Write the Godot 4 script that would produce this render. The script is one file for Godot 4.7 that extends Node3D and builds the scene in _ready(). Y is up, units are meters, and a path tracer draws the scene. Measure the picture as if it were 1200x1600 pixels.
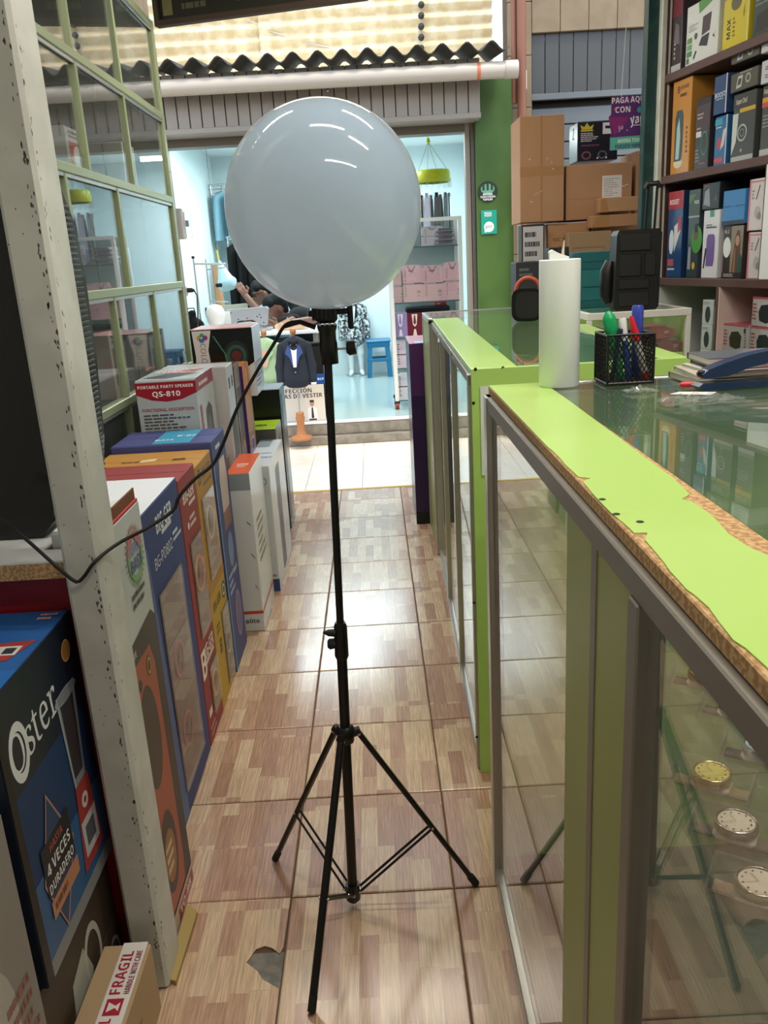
extends Node3D
# A market shop aisle with a globe studio lamp on a tripod, glass showcases, stacked cartons and a tailor's shop across the alley.
# World: x right, y up, -z along the aisle. The camera stands at (0, 1.5, 0).
const FPX := 1300.0
const EYE := Vector3(0, 1.5, 0)
const PITCH := 0.29322
const ROLL := 0.05664
var M := {}
var used := {}
var rng := RandomNumberGenerator.new()

# ---------- pixels to places (a pixel gives a direction; the plane it lies on gives the distance)
func ray(px: float, py: float) -> Vector3:
	var a := px - 600.0
	var b := py - 800.0
	var d := Vector3(a * cos(ROLL) - b * sin(ROLL), -a * sin(ROLL) - b * cos(ROLL), -FPX) / FPX
	return d.rotated(Vector3.RIGHT, -PITCH)
func on_y(px: float, py: float, y: float) -> Vector3:
	var d := ray(px, py)
	return EYE + d * ((y - EYE.y) / d.y)
func on_x(px: float, py: float, x: float) -> Vector3:
	var d := ray(px, py)
	return EYE + d * (x / d.x)
func on_z(px: float, py: float, z: float) -> Vector3:
	var d := ray(px, py)
	return EYE + d * (z / d.z)
func on_plane(px: float, py: float, o: Vector3, n: Vector3) -> Vector3:
	var d := ray(px, py)
	return EYE + d * ((o - EYE).dot(n) / d.dot(n))

# ---------- naming and nodes
func numbered(s: String) -> String:
	var k: int = used.get(s, 0)
	used[s] = k + 1
	return s if k == 0 else "%s_%03d" % [s, k]
func tag(o: Node, label: String, category: String, group := "", kind := "") -> void:
	if label: o.set_meta("label", label)
	if category: o.set_meta("category", category)
	if group: o.set_meta("group", group)
	if kind: o.set_meta("kind", kind)
func thing(called: String, label: String, category: String, at := Vector3.ZERO, yaw := 0.0, group := "") -> Node3D:
	var o := Node3D.new()
	o.name = numbered(called)
	add_child(o)
	o.position = at
	o.rotation.y = yaw
	tag(o, label, category, group)
	return o
func mesh_of(g) -> Mesh:
	if g is SurfaceTool:
		g.generate_normals()
		return g.commit()
	return g
func part(parent: Node, called: String, g, m: Material, label := "") -> MeshInstance3D:
	var o := MeshInstance3D.new()
	o.name = numbered(called) if parent == self else called
	o.mesh = mesh_of(g)
	o.material_override = m
	parent.add_child(o, true)
	if label: o.set_meta("label", label)
	return o
func solo(called: String, label: String, category: String, g, m: Material, group := "") -> MeshInstance3D:
	var o := part(self, called, g, m)
	tag(o, label, category, group)
	return o
func struct(called: String, g = null, m: Material = null) -> Node3D:
	var o: Node3D = Node3D.new()
	if g != null:
		o = MeshInstance3D.new()
		o.mesh = mesh_of(g)
		o.material_override = m
	o.name = called
	add_child(o)
	o.set_meta("kind", "structure")
	return o

# ---------- materials
func mat(key: String, hex: String, rough := 0.6, metal := 0.0, vert := false) -> StandardMaterial3D:
	var m := StandardMaterial3D.new()
	m.resource_name = key
	m.albedo_color = Color.html(hex)
	m.roughness = rough
	m.metallic = metal
	m.vertex_color_use_as_albedo = vert
	M[key] = m
	return m
func noise_tex(freq: float, c0: String, c1: String, size := 256, octaves := 4, lo := 0.3, hi := 0.7) -> NoiseTexture2D:
	var n := FastNoiseLite.new()
	n.noise_type = FastNoiseLite.TYPE_SIMPLEX
	n.frequency = freq
	n.fractal_octaves = octaves
	n.seed = 7
	var g := Gradient.new()
	g.offsets = PackedFloat32Array([lo, hi])
	g.colors = PackedColorArray([Color.html(c0), Color.html(c1)])
	var t := NoiseTexture2D.new()
	t.width = size
	t.height = size
	t.seamless = true
	t.noise = n
	t.color_ramp = g
	return t
func tri_mat(key: String, t: Texture2D, scale: float, rough := 0.7, metal := 0.0) -> StandardMaterial3D:
	var m := mat(key, "ffffff", rough, metal)
	m.albedo_texture = t
	m.uv1_triplanar = true
	m.uv1_world_triplanar = true
	m.uv1_scale = Vector3.ONE * scale
	return m
func glass(key: String, hex: String, alpha: float) -> StandardMaterial3D:
	var m := mat(key, hex, 0.0)
	m.transparency = BaseMaterial3D.TRANSPARENCY_ALPHA
	m.albedo_color.a = alpha
	return m

# ---------- shapes
func S(smooth := false) -> SurfaceTool:
	var st := SurfaceTool.new()
	st.begin(Mesh.PRIMITIVE_TRIANGLES)
	st.set_smooth_group(0 if smooth else -1)
	return st
func lin(hex: String) -> Color:
	return Color.html(hex).srgb_to_linear()
func quad(st: SurfaceTool, a: Vector3, b: Vector3, c: Vector3, d: Vector3, col := Color.WHITE) -> void:
	st.set_color(col)
	for v in [a, c, b, a, d, c]: st.add_vertex(v)
func tri(st: SurfaceTool, a: Vector3, b: Vector3, c: Vector3, col := Color.WHITE) -> void:
	st.set_color(col)
	for v in [a, c, b]: st.add_vertex(v)
const AX := [Vector3.RIGHT, Vector3.UP, Vector3.BACK]
func box(st: SurfaceTool, at: Vector3, size: Vector3, ch := 0.0, cols = null, xf := Transform3D.IDENTITY) -> void:
	# a chamfered box centred at «at»; cols: null, a Color, or six colours for +x -x +y -y +z -z
	st.set_smooth_group(-1)
	var h := size * 0.5
	ch = minf(ch, minf(h.x, minf(h.y, h.z)) * 0.9)
	var cc := []
	for k in 6: cc.append(cols[k] if cols is Array else cols if cols is Color else Color.WHITE)
	var P := func(v: Vector3) -> Vector3: return xf * (at + v)
	for k in 6:
		var ax := k / 2
		var s := 1.0 if k % 2 == 0 else -1.0
		var u := (ax + 1) % 3
		var w := (ax + 2) % 3
		var f := []
		for q in [[-1, -1], [1, -1], [1, 1], [-1, 1]]:
			var v := Vector3.ZERO
			v[ax] = s * h[ax]
			v[u] = q[0] * (h[u] - ch)
			v[w] = q[1] * (h[w] - ch)
			f.append(P.call(v))
		if s > 0: quad(st, f[0], f[1], f[2], f[3], cc[k])
		else: quad(st, f[3], f[2], f[1], f[0], cc[k])
	if ch <= 0.0: return
	for a in 3:
		var u := (a + 1) % 3
		var w := (a + 2) % 3
		for su in [-1.0, 1.0]:
			for sw in [-1.0, 1.0]:
				var e := []
				for q in [[-1, 0], [1, 0], [1, 1], [-1, 1]]:
					var v := Vector3.ZERO
					v[a] = q[0] * (h[a] - ch)
					v[u] = su * (h[u] - (ch if q[1] == 0 else 0.0))
					v[w] = sw * (h[w] - (0.0 if q[1] == 0 else ch))
					e.append(P.call(v))
				var c: Color = cc[u * 2 + (0 if su > 0 else 1)]
				if su * sw > 0: quad(st, e[3], e[2], e[1], e[0], c)
				else: quad(st, e[0], e[1], e[2], e[3], c)
	for sx in [-1.0, 1.0]:
		for sy in [-1.0, 1.0]:
			for sz in [-1.0, 1.0]:
				var a3: Vector3 = P.call(Vector3(sx * h.x, sy * (h.y - ch), sz * (h.z - ch)))
				var b3: Vector3 = P.call(Vector3(sx * (h.x - ch), sy * h.y, sz * (h.z - ch)))
				var c3: Vector3 = P.call(Vector3(sx * (h.x - ch), sy * (h.y - ch), sz * h.z))
				if sx * sy * sz > 0: tri(st, a3, b3, c3, cc[0 if sx > 0 else 1])
				else: tri(st, c3, b3, a3, cc[0 if sx > 0 else 1])
func bx(at: Vector3, size: Vector3, ch := 0.002, cols = null, xf := Transform3D.IDENTITY) -> SurfaceTool:
	var st := S()
	box(st, at, size, ch, cols, xf)
	return st
func span(st: SurfaceTool, a: Vector3, b: Vector3, ch := 0.002, cols = null) -> void:
	box(st, (a + b) * 0.5, (b - a).abs(), ch, cols)
func sp(a: Vector3, b: Vector3, ch := 0.002, cols = null) -> SurfaceTool:
	var st := S()
	span(st, a, b, ch, cols)
	return st
func tube(st: SurfaceTool, pts: Array, r, sides := 8, col := Color.WHITE, caps := true) -> void:
	# a swept round bar; r is a number or one radius for each point
	var n := pts.size()
	var rings := []
	var side := Vector3.ZERO
	for i in n:
		var t: Vector3 = (pts[mini(i + 1, n - 1)] - pts[maxi(i - 1, 0)]).normalized()
		if i == 0:
			side = t.cross(Vector3.UP if absf(t.y) < 0.9 else Vector3.RIGHT).normalized()
		else:
			side = (side - t * side.dot(t)).normalized()
		var up := t.cross(side)
		var ring := []
		var rr: float = r[i] if r is Array else r
		for k in sides:
			var a := TAU * k / sides
			ring.append(pts[i] + (side * cos(a) + up * sin(a)) * rr)
		rings.append(ring)
	st.set_smooth_group(1)
	for i in n - 1:
		for k in sides:
			var j := (k + 1) % sides
			quad(st, rings[i][k], rings[i][j], rings[i + 1][j], rings[i + 1][k], col)
	st.set_smooth_group(-1)
	if caps:
		for k in range(1, sides - 1):
			tri(st, rings[0][0], rings[0][k + 1], rings[0][k], col)
			tri(st, rings[n - 1][0], rings[n - 1][k], rings[n - 1][k + 1], col)
func tb(pts: Array, r, sides := 8, col := Color.WHITE) -> SurfaceTool:
	var st := S()
	tube(st, pts, r, sides, col)
	return st
func lathe(st: SurfaceTool, prof: Array, at := Vector3.ZERO, sides := 20, col := Color.WHITE, xf := Transform3D.IDENTITY) -> void:
	# prof: [radius, height] from bottom to top; sharp where a point is given twice
	for i in prof.size() - 1:
		var p = prof[i]
		var q = prof[i + 1]
		if p[0] == q[0] and p[1] == q[1]: continue
		st.set_smooth_group(2 + i % 2 if false else 2)
		for k in sides:
			var a := TAU * k / sides
			var b := TAU * (k + 1) / sides
			var A := xf * (at + Vector3(cos(a) * p[0], p[1], sin(a) * p[0]))
			var B := xf * (at + Vector3(cos(b) * p[0], p[1], sin(b) * p[0]))
			var Cc := xf * (at + Vector3(cos(b) * q[0], q[1], sin(b) * q[0]))
			var D := xf * (at + Vector3(cos(a) * q[0], q[1], sin(a) * q[0]))
			quad(st, D, Cc, B, A, col)
	st.set_smooth_group(-1)
func lt(prof: Array, at := Vector3.ZERO, sides := 20, col := Color.WHITE, xf := Transform3D.IDENTITY) -> SurfaceTool:
	var st := S()
	lathe(st, prof, at, sides, col, xf)
	return st
func prism(st: SurfaceTool, poly: PackedVector2Array, depth: float, xf: Transform3D, col := Color.WHITE) -> void:
	# an outline in the local xy plane, counter-clockwise, extruded along local +z
	if Geometry2D.is_polygon_clockwise(poly):
		poly = poly.duplicate()
		poly.reverse()
	var idx := Geometry2D.triangulate_polygon(poly)
	st.set_smooth_group(-1)
	for i in range(0, idx.size(), 3):
		var a := poly[idx[i]]
		var b := poly[idx[i + 1]]
		var c := poly[idx[i + 2]]
		if (b - a).cross(c - a) < 0.0:
			var t := b
			b = c
			c = t
		tri(st, xf * Vector3(a.x, a.y, depth), xf * Vector3(b.x, b.y, depth), xf * Vector3(c.x, c.y, depth), col)
		if depth > 0.0:
			tri(st, xf * Vector3(c.x, c.y, 0), xf * Vector3(b.x, b.y, 0), xf * Vector3(a.x, a.y, 0), col)
	if depth > 0.0:
		for i in poly.size():
			var a := poly[i]
			var b := poly[(i + 1) % poly.size()]
			quad(st, xf * Vector3(a.x, a.y, 0), xf * Vector3(b.x, b.y, 0), xf * Vector3(b.x, b.y, depth), xf * Vector3(a.x, a.y, depth), col)
func pr(poly: Array, depth: float, xf := Transform3D.IDENTITY, col := Color.WHITE) -> SurfaceTool:
	var st := S()
	prism(st, PackedVector2Array(poly), depth, xf, col)
	return st
func ball_mesh(st: SurfaceTool, at: Vector3, r: Vector3, seg := 16, rings := 10, col := Color.WHITE) -> void:
	var prof := []
	for i in rings + 1:
		var a := -PI / 2 + PI * i / rings
		prof.append([cos(a), sin(a)])
	lathe(st, prof, Vector3.ZERO, seg, col, Transform3D(Basis.from_scale(r), at))
func frame(o: Vector3, u: Vector3, v: Vector3) -> Transform3D:
	return Transform3D(Basis(u, v, u.cross(v)), o)

# ---------- lettering and flat print
var fonts := {}
var words := {}
func word(s: String, font: String) -> Array:
	var key := font + s
	if words.has(key): return words[key]
	if not fonts.has(font):
		var f := SystemFont.new()
		f.font_names = PackedStringArray(["Droid Serif" if font == "serif" else "Droid Sans"])
		var fv := FontVariation.new()
		fv.base_font = f
		if font == "bold" or font == "slant": f.font_weight = 700
		if font == "slant": fv.variation_transform = Transform2D(Vector2(1, 0), Vector2(0.25, 1), Vector2.ZERO)
		fonts[font] = fv
	var t := TextMesh.new()
	t.font = fonts[font]
	t.font_size = 48
	t.pixel_size = 0.01
	t.depth = 0.0
	t.curve_step = 2.5
	t.text = s
	var a := t.get_mesh_arrays() if t.get_surface_count() else []
	var out := [PackedVector3Array(), 0.5, Vector2.ZERO]
	if a.size():
		var vs: PackedVector3Array = a[Mesh.ARRAY_VERTEX]
		var ix = a[Mesh.ARRAY_INDEX]
		var lo := Vector3(1e9, 1e9, 0)
		var hi := -lo
		var tv := PackedVector3Array()
		for i in (ix.size() if ix != null and ix.size() else vs.size()):
			var v: Vector3 = vs[ix[i]] if ix != null and ix.size() else vs[i]
			tv.append(v)
			lo = lo.min(v)
			hi = hi.max(v)
		out = [tv, maxf(hi.x - lo.x, 0.001), Vector2((lo.x + hi.x) * 0.5, (lo.y + hi.y) * 0.5)]
	words[key] = out
	return out
func text(st: SurfaceTool, s: String, xf: Transform3D, height: float, col: Color, font := "", fit := 0.0) -> void:
	# centred at xf, written along its x, up its y; «height» is that of a capital
	var w := word(s, font)
	var k := height / 0.343
	var kx: float = fit / w[1] if fit > 0.0 else k
	st.set_color(col)
	st.set_smooth_group(-1)
	for v in w[0]:
		st.add_vertex(xf * Vector3((v.x - w[2].x) * kx, (v.y - w[2].y) * k, 0))
func print_on(xf: Transform3D, w: float, h: float, ops: Array) -> SurfaceTool:
	# flat print on a face: xf at its lower left corner, x along, y up, z out; places run 0..1, radii and letter heights are shares of the width
	var st := S()
	var lay := 0.0004
	for op in ops:
		lay += 0.00012
		var P := func(x: float, y: float) -> Vector3: return xf * Vector3(x * w, y * h, lay)
		match op[0]:
			"r":
				quad(st, P.call(op[1], op[2]), P.call(op[3], op[2]), P.call(op[3], op[4]), P.call(op[1], op[4]), lin(op[5]))
			"p":
				var pts := PackedVector2Array()
				for i in range(0, op[1].size(), 2): pts.append(Vector2(op[1][i] * w, op[1][i + 1] * h))
				prism(st, pts, 0.0, xf.translated_local(Vector3(0, 0, lay)), lin(op[2]))
			"c":
				# centre, radius, height over width, colour
				var c: Vector3 = Vector3(op[1] * w, op[2] * h, lay)
				for k in 24:
					var a := TAU * k / 24
					var b := TAU * (k + 1) / 24
					tri(st, xf * c, xf * (c + Vector3(cos(a), sin(a) * op[4], 0) * op[3] * w), xf * (c + Vector3(cos(b), sin(b) * op[4], 0) * op[3] * w), lin(op[5]))
			"o":
				# ring: centre, outer, inner radius, height over width, colour
				var c: Vector3 = Vector3(op[1] * w, op[2] * h, lay)
				for k in 24:
					var a := TAU * k / 24
					var b := TAU * (k + 1) / 24
					var da := Vector3(cos(a), sin(a) * op[5], 0) * w
					var db := Vector3(cos(b), sin(b) * op[5], 0) * w
					quad(st, xf * (c + da * op[4]), xf * (c + da * op[3]), xf * (c + db * op[3]), xf * (c + db * op[4]), lin(op[6]))
			"t":
				# centre, letter height, words, colour, turn in degrees, font, width to fit as a share
				var f := xf.translated_local(Vector3(op[1] * w, op[2] * h, lay))
				if op.size() > 6: f = f.rotated_local(Vector3.BACK, deg_to_rad(op[6]))
				text(st, op[4], f, op[3] * w, lin(op[5]), op[7] if op.size() > 7 else "bold", op[8] * w if op.size() > 8 else 0.0)
			"k":
				# small print too fine to read: left, bottom, right, top, lines, colour
				for i in op[5]:
					var y0: float = lerpf(op[4], op[2], (i + 0.2) / op[5])
					var y1: float = lerpf(op[4], op[2], (i + 0.72) / op[5])
					var x: float = op[1]
					var stop: float = lerpf(op[1], op[3], rng.randf_range(0.55, 1.0))
					while x < stop:
						var x1: float = minf(stop, x + (op[3] - op[1]) * rng.randf_range(0.06, 0.2))
						quad(st, P.call(x, y1), P.call(x1, y1), P.call(x1, y0), P.call(x, y0), lin(op[6]))
						x = x1 + (op[3] - op[1]) * 0.025
	return st
func face(size: Vector3, which: String) -> Array:
	# [frame at the lower left corner, width, height] of a face of a box that stands on its base at the origin
	var w := size.x * 0.5
	var d := size.z * 0.5
	match which:
		"front": return [frame(Vector3(-w, 0, d), Vector3.RIGHT, Vector3.UP), size.x, size.y]
		"right": return [frame(Vector3(w, 0, d), Vector3.FORWARD, Vector3.UP), size.z, size.y]
		"left": return [frame(Vector3(-w, 0, -d), Vector3.BACK, Vector3.UP), size.z, size.y]
		"top": return [frame(Vector3(-w, size.y + 0.0012, d), Vector3.RIGHT, Vector3.FORWARD), size.x, size.z]
	return [frame(Vector3(w, 0, -d), Vector3.LEFT, Vector3.UP), size.x, size.y]
func carton(called: String, label: String, at: Vector3, size: Vector3, yaw: float, cols, prints := {}, m: Material = null, category := "box", group := "", flaps := true) -> Node3D:
	# a cardboard box: body, two top flaps meeting at a seam, and the print of each face that shows
	var t := thing(called, label, category, at, yaw, group)
	var cc = cols
	if cols is String:
		cc = lin(cols)
	else:
		cc = []
		for s in cols: cc.append(lin(s))
	if m == null: m = M.card
	var body := part(t, "carton_body", bx(Vector3(0, size.y * 0.5, 0), size, 0.0025, cc), m)
	var top: Color = cc if cc is Color else cc[2]
	if flaps:
		var along_x := size.x >= size.z
		for s in [-1.0, 1.0]:
			var fs := Vector3(size.x - 0.006, 0.001, size.z * 0.5 - 0.004) if along_x else Vector3(size.x * 0.5 - 0.004, 0.001, size.z - 0.006)
			var fp := Vector3(0, size.y + 0.0005, s * size.z * 0.25) if along_x else Vector3(s * size.x * 0.25, size.y + 0.0005, 0)
			part(t, "flap", bx(fp, fs, 0.0003, top), m)
	for k in prints:
		var f := face(size, k)
		part(body, k + "_print", print_on(f[0], f[1], f[2], prints[k]), M.ink)
	return t
func zbox(x0: float, y0: float, x1: float, y1: float, z: float, depth: float) -> Array:
	# [base centre, size] of a box whose front face at depth z covers the pixel rectangle
	var a := on_z(x0, y1, z)
	var b := on_z(x1, y0, z)
	return [Vector3((a.x + b.x) * 0.5, a.y, z - depth * 0.5), Vector3(b.x - a.x, b.y - a.y, depth)]

# ---------- bodies: tapered capsules joined smoothly and meshed as surface nets
func blob(st: SurfaceTool, prims: Array, cell: float, k := 0.02, squash := Vector3.ONE) -> void:
	# prims: [a, b, radius at a, radius at b]; squash flattens space about the origin
	var lo := Vector3.ONE * 1e9
	var hi := -lo
	for p in prims:
		var r: float = maxf(p[2], p[3]) + cell * 2.0
		lo = lo.min(p[0] - Vector3.ONE * r).min(p[1] - Vector3.ONE * r)
		hi = hi.max(p[0] + Vector3.ONE * r).max(p[1] + Vector3.ONE * r)
	var n := Vector3i(((hi - lo) / cell).ceil()) + Vector3i.ONE
	var nx := n.x
	var nxy := n.x * n.y
	var val := PackedFloat32Array()
	val.resize(nxy * n.z)
	val.fill(10.0)
	for p in prims:
		var a: Vector3 = p[0]
		var b: Vector3 = p[1]
		var ra: float = p[2]
		var rb: float = p[3]
		var ab := b - a
		var L := maxf(ab.length_squared(), 1e-9)
		var m := maxf(ra, rb) + k * 1.5 + cell * 2.0
		var i0 := Vector3i(((a.min(b) - Vector3.ONE * m - lo) / cell).floor()).clamp(Vector3i.ZERO, n - Vector3i.ONE)
		var i1 := Vector3i(((a.max(b) + Vector3.ONE * m - lo) / cell).ceil()).clamp(Vector3i.ZERO, n - Vector3i.ONE)
		for z in range(i0.z, i1.z + 1):
			for y in range(i0.y, i1.y + 1):
				for x in range(i0.x, i1.x + 1):
					var q := lo + Vector3(x, y, z) * cell
					var t := clampf((q - a).dot(ab) / L, 0.0, 1.0)
					var d := q.distance_to(a + ab * t) - lerpf(ra, rb, t)
					var at := x + y * nx + z * nxy
					var o := val[at]
					var h := maxf(k - absf(o - d), 0.0) / k
					val[at] = minf(o, d) - h * h * k * 0.25
	var vert := {}
	var corner := [0, 1, nx, nx + 1, nxy, nxy + 1, nxy + nx, nxy + nx + 1]
	for z in n.z - 1:
		for y in n.y - 1:
			for x in n.x - 1:
				var at := x + y * nx + z * nxy
				var neg := 0
				for c in corner:
					if val[at + c] < 0.0: neg += 1
				if neg == 0 or neg == 8: continue
				var sum := Vector3.ZERO
				var cnt := 0
				for e in [[0, 1], [2, 3], [4, 5], [6, 7], [0, 2], [1, 3], [4, 6], [5, 7], [0, 4], [1, 5], [2, 6], [3, 7]]:
					var va := val[at + corner[e[0]]]
					var vb := val[at + corner[e[1]]]
					if (va < 0.0) == (vb < 0.0): continue
					var t := va / (va - vb)
					var ca := Vector3(e[0] & 1, (e[0] >> 1) & 1, e[0] >> 2)
					var cb := Vector3(e[1] & 1, (e[1] >> 1) & 1, e[1] >> 2)
					sum += ca.lerp(cb, t)
					cnt += 1
				vert[at] = (lo + (Vector3(x, y, z) + sum / cnt) * cell) * squash
	st.set_smooth_group(3)
	for at in vert:
		for ax in 3:
			var s1: int = [1, nx, nxy][ax]
			var u: int = [nx, nxy, 1][ax]
			var w: int = [nxy, 1, nx][ax]
			if (val[at] < 0.0) == (val[at + s1] < 0.0): continue
			if not (vert.has(at - u) and vert.has(at - w) and vert.has(at - u - w)): continue
			if val[at] < 0.0: quad(st, vert[at - u - w], vert[at - w], vert[at], vert[at - u])
			else: quad(st, vert[at - u], vert[at], vert[at - w], vert[at - u - w])
	st.set_smooth_group(-1)
func bl(prims: Array, cell: float, k := 0.02, squash := Vector3.ONE) -> SurfaceTool:
	var st := S()
	blob(st, prims, cell, k, squash)
	return st

# =====================================================================
func _ready() -> void:
	rng.seed = 20240611
	# ---------- camera
	var cam := Camera3D.new()
	cam.name = "camera"
	cam.fov = rad_to_deg(2.0 * atan(800.0 / FPX))
	cam.near = 0.02
	cam.far = 200.0
	cam.transform = Transform3D(Basis(Vector3.RIGHT, -PITCH) * Basis(Vector3.BACK, -ROLL), EYE)
	add_child(cam)
	# ---------- sky over the alley, exposure
	var env := Environment.new()
	env.background_mode = Environment.BG_SKY
	env.tonemap_mode = Environment.TONE_MAPPER_LINEAR
	env.tonemap_exposure = 1.3
	env.sdfgi_enabled = true
	env.ssao_enabled = true
	env.ssil_enabled = true
	var sky := Sky.new()
	var sm := ProceduralSkyMaterial.new()
	sm.sky_top_color = Color(0.86, 0.92, 1.0)
	sm.sky_horizon_color = Color(1.0, 0.98, 0.94)
	sm.ground_horizon_color = Color(0.6, 0.57, 0.52)
	sm.ground_bottom_color = Color(0.4, 0.37, 0.34)
	sm.sky_energy_multiplier = 1.0
	sm.energy_multiplier = 2.1
	sky.sky_material = sm
	env.sky = sky
	var we := WorldEnvironment.new()
	we.name = "world_environment"
	we.environment = env
	add_child(we)
	var sun := DirectionalLight3D.new()
	sun.name = "hazy_sun"
	sun.light_color = Color(1.0, 0.93, 0.8)
	sun.light_energy = 0.55
	sun.light_angular_distance = 12.0
	sun.shadow_enabled = true
	sun.rotation_degrees = Vector3(-62, 24, 0)
	add_child(sun)
	make_materials()
	lamps()
	setting()
	alley()
	print("setting done")
	showcases()
	print("showcases done")
	studio_lamp()
	left_side()
	print("left done")
	counter_things()
	right_shelf()
	print("right done")
	far_cartons()
	tailor_shop()
	people()
	print("all done")

func tube_lamp(label: String, at: Vector3, length: float, energy: float, col: Color, along_x := true) -> void:
	var t := thing("ceiling_lamp", label, "lamp", at, 0.0 if along_x else PI / 2, "tube lamps")
	part(t, "housing", bx(Vector3(0, 0.03, 0), Vector3(length + 0.06, 0.05, 0.12), 0.006), M.white_paint)
	part(t, "lamp_tube", tb([Vector3(-length / 2, -0.015, 0), Vector3(length / 2, -0.015, 0)], 0.014, 10), M.glow)
	for s in [-1.0, 1.0]:
		part(t, "tube_holder", bx(Vector3(s * (length / 2 + 0.012), -0.005, 0), Vector3(0.02, 0.045, 0.035), 0.004), M.white_paint)
	var l := AreaLight3D.new()
	l.name = "tube_light"
	l.area_size = Vector2(length, 0.05)
	l.light_energy = energy
	l.light_color = col
	l.area_range = 30.0
	l.area_attenuation = 2.0
	l.shadow_enabled = true
	l.rotation_degrees = Vector3(-90, 0, 0)
	l.position = Vector3(0, -0.035, 0)
	t.add_child(l)
func lamps() -> void:
	var warm := Color(1.0, 0.96, 0.9)
	var cool := Color(0.9, 0.98, 1.0)
	tube_lamp("white tube lamp on the ceiling over the camera end of the aisle", Vector3(0.75, 2.9, -0.3), 1.2, 1.4, warm)
	tube_lamp("short tube lamp on the ceiling above the row of cartons", Vector3(-0.75, 2.9, -2.3), 0.6, 0.8, warm)
	tube_lamp("short tube lamp on the ceiling between the globe lamp and the showcases", Vector3(0.55, 2.9, -2.25), 0.6, 0.8, warm)
	tube_lamp("short tube lamp on the ceiling above the near showcase end", Vector3(0.85, 2.9, -1.35), 0.6, 0.9, warm)
	tube_lamp("short tube lamp on the ceiling right above the globe lamp", Vector3(0.1, 2.9, -1.5), 0.6, 0.6, warm)
	tube_lamp("white tube lamp on the ceiling near the alley opening", Vector3(-0.1, 2.9, -4.0), 1.2, 1.6, warm)
	tube_lamp("cool tube lamp over the sewing table in the tailor shop", Vector3(-0.7, 2.66, -8.2), 1.2, 3.5, cool)
	tube_lamp("cool tube lamp over the floor at the back of the tailor shop", Vector3(-0.3, 2.66, -9.4), 1.2, 3.5, cool)

func make_materials() -> void:
	mat("card", "ffffff", 0.55, 0.0, true)
	mat("gloss_card", "ffffff", 0.25, 0.0, true)
	mat("ink", "ffffff", 0.4, 0.0, true)
	mat("paint", "ffffff", 0.6, 0.0, true)
	mat("white_paint", "e6e6e0", 0.5)
	var g := mat("glow", "ffffff", 0.5)
	g.emission_enabled = true
	g.emission = Color(1.0, 0.98, 0.94)
	g.emission_energy_multiplier = 7.0
	tri_mat("lime", noise_tex(0.01, "b6dd78", "bce180", 256, 2), 0.6, 0.28)
	tri_mat("olive", noise_tex(0.01, "8d9a55", "929d59", 256, 2), 0.6, 0.4)  # lime laminate as it looks in shade, the shade mixed into its green
	tri_mat("chipboard", noise_tex(0.05, "a88259", "cdac7f", 256, 5, 0.3, 0.7), 8.0, 0.95)
	mat("alu", "b9b8b0", 0.32, 0.75)
	mat("grey_alu", "8b8780", 0.45, 0.55)
	mat("green_alu", "9aa682", 0.4, 0.25)
	mat("steel", "c8c8c6", 0.25, 0.9)
	mat("black", "0c0c0d", 0.42)
	mat("black_gloss", "08080a", 0.18)
	mat("rubber", "121212", 0.7)
	mat("dark_grey", "2b2c2e", 0.5)
	mat("grout", "5b493d", 0.95)
	tri_mat("cement", noise_tex(0.02, "6f6c66", "807c75", 256, 3), 4.0, 0.95)
	tri_mat("kerb", noise_tex(0.02, "7d766c", "8f887d", 256, 5), 1.5, 0.85)
	mat("ceil", "a8a49a", 0.9)
	mat("wall_white", "e7ebea", 0.75)
	mat("shop_wall", "dceaec", 0.7)
	mat("shop_floor", "a9bdbd", 0.14)
	mat("yellow_line", "c9a13a", 0.7)
	tri_mat("column_green", noise_tex(0.01, "41602a", "4e7034", 256, 3), 0.5, 0.5)
	tri_mat("stone", noise_tex(0.02, "85755f", "8c7c67", 256, 3), 0.8, 0.8)
	mat("slat", "9b938a", 0.45, 0.15)
	mat("slat_dark", "6d665f", 0.5, 0.1)
	mat("shutter", "6b7176", 0.4, 0.3)
	mat("shutter_dark", "4d4f50", 0.45, 0.3)
	mat("eave", "4a4744", 0.85)
	tri_mat("cream_sheet", noise_tex(0.02, "d9c59a", "efe2c2", 256, 4), 1.0, 0.55)
	mat("pvc", "c9bfb3", 0.35)
	mat("brown_pipe", "8a5a47", 0.5)
	mat("orange_tape", "d9795a", 0.5)
	glass("pane", "dfeee6", 0.03)
	glass("green_pane", "a8d4be", 0.07)
	glass("film", "f2f6f6", 0.07)
	glass("clear", "f2f6f6", 0.02).metallic_specular = 0.3
	mat("red_panel", "8e0f18", 0.45)
	mat("white_board", "e9edf0", 0.35)
	mat("wood_dark", "5a3f3a", 0.5)
	mat("wood_light", "a56c42", 0.5)
	mat("kraft", "ffffff", 0.8, 0.0, true)
	tri_mat("kraft_plain", noise_tex(0.02, "b0805a", "b88a63", 256, 3), 1.0, 0.85)
	mat("plastic", "ffffff", 0.3, 0.0, true)
	mat("cloth", "ffffff", 0.9, 0.0, true)
	mat("skin", "7f5745", 0.6)
	mat("hair", "060505", 0.9)
	mat("black_cloth", "0a0a0b", 0.95)
	mat("navy_cloth", "1b2230", 0.85)
	mat("mannequin", "e8ecec", 0.35)
	tri_mat("old_paint", noise_tex(0.012, "c3c6bf", "d3d7d0", 256, 4), 1.2, 0.42)
	wood_tile_material()

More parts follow.
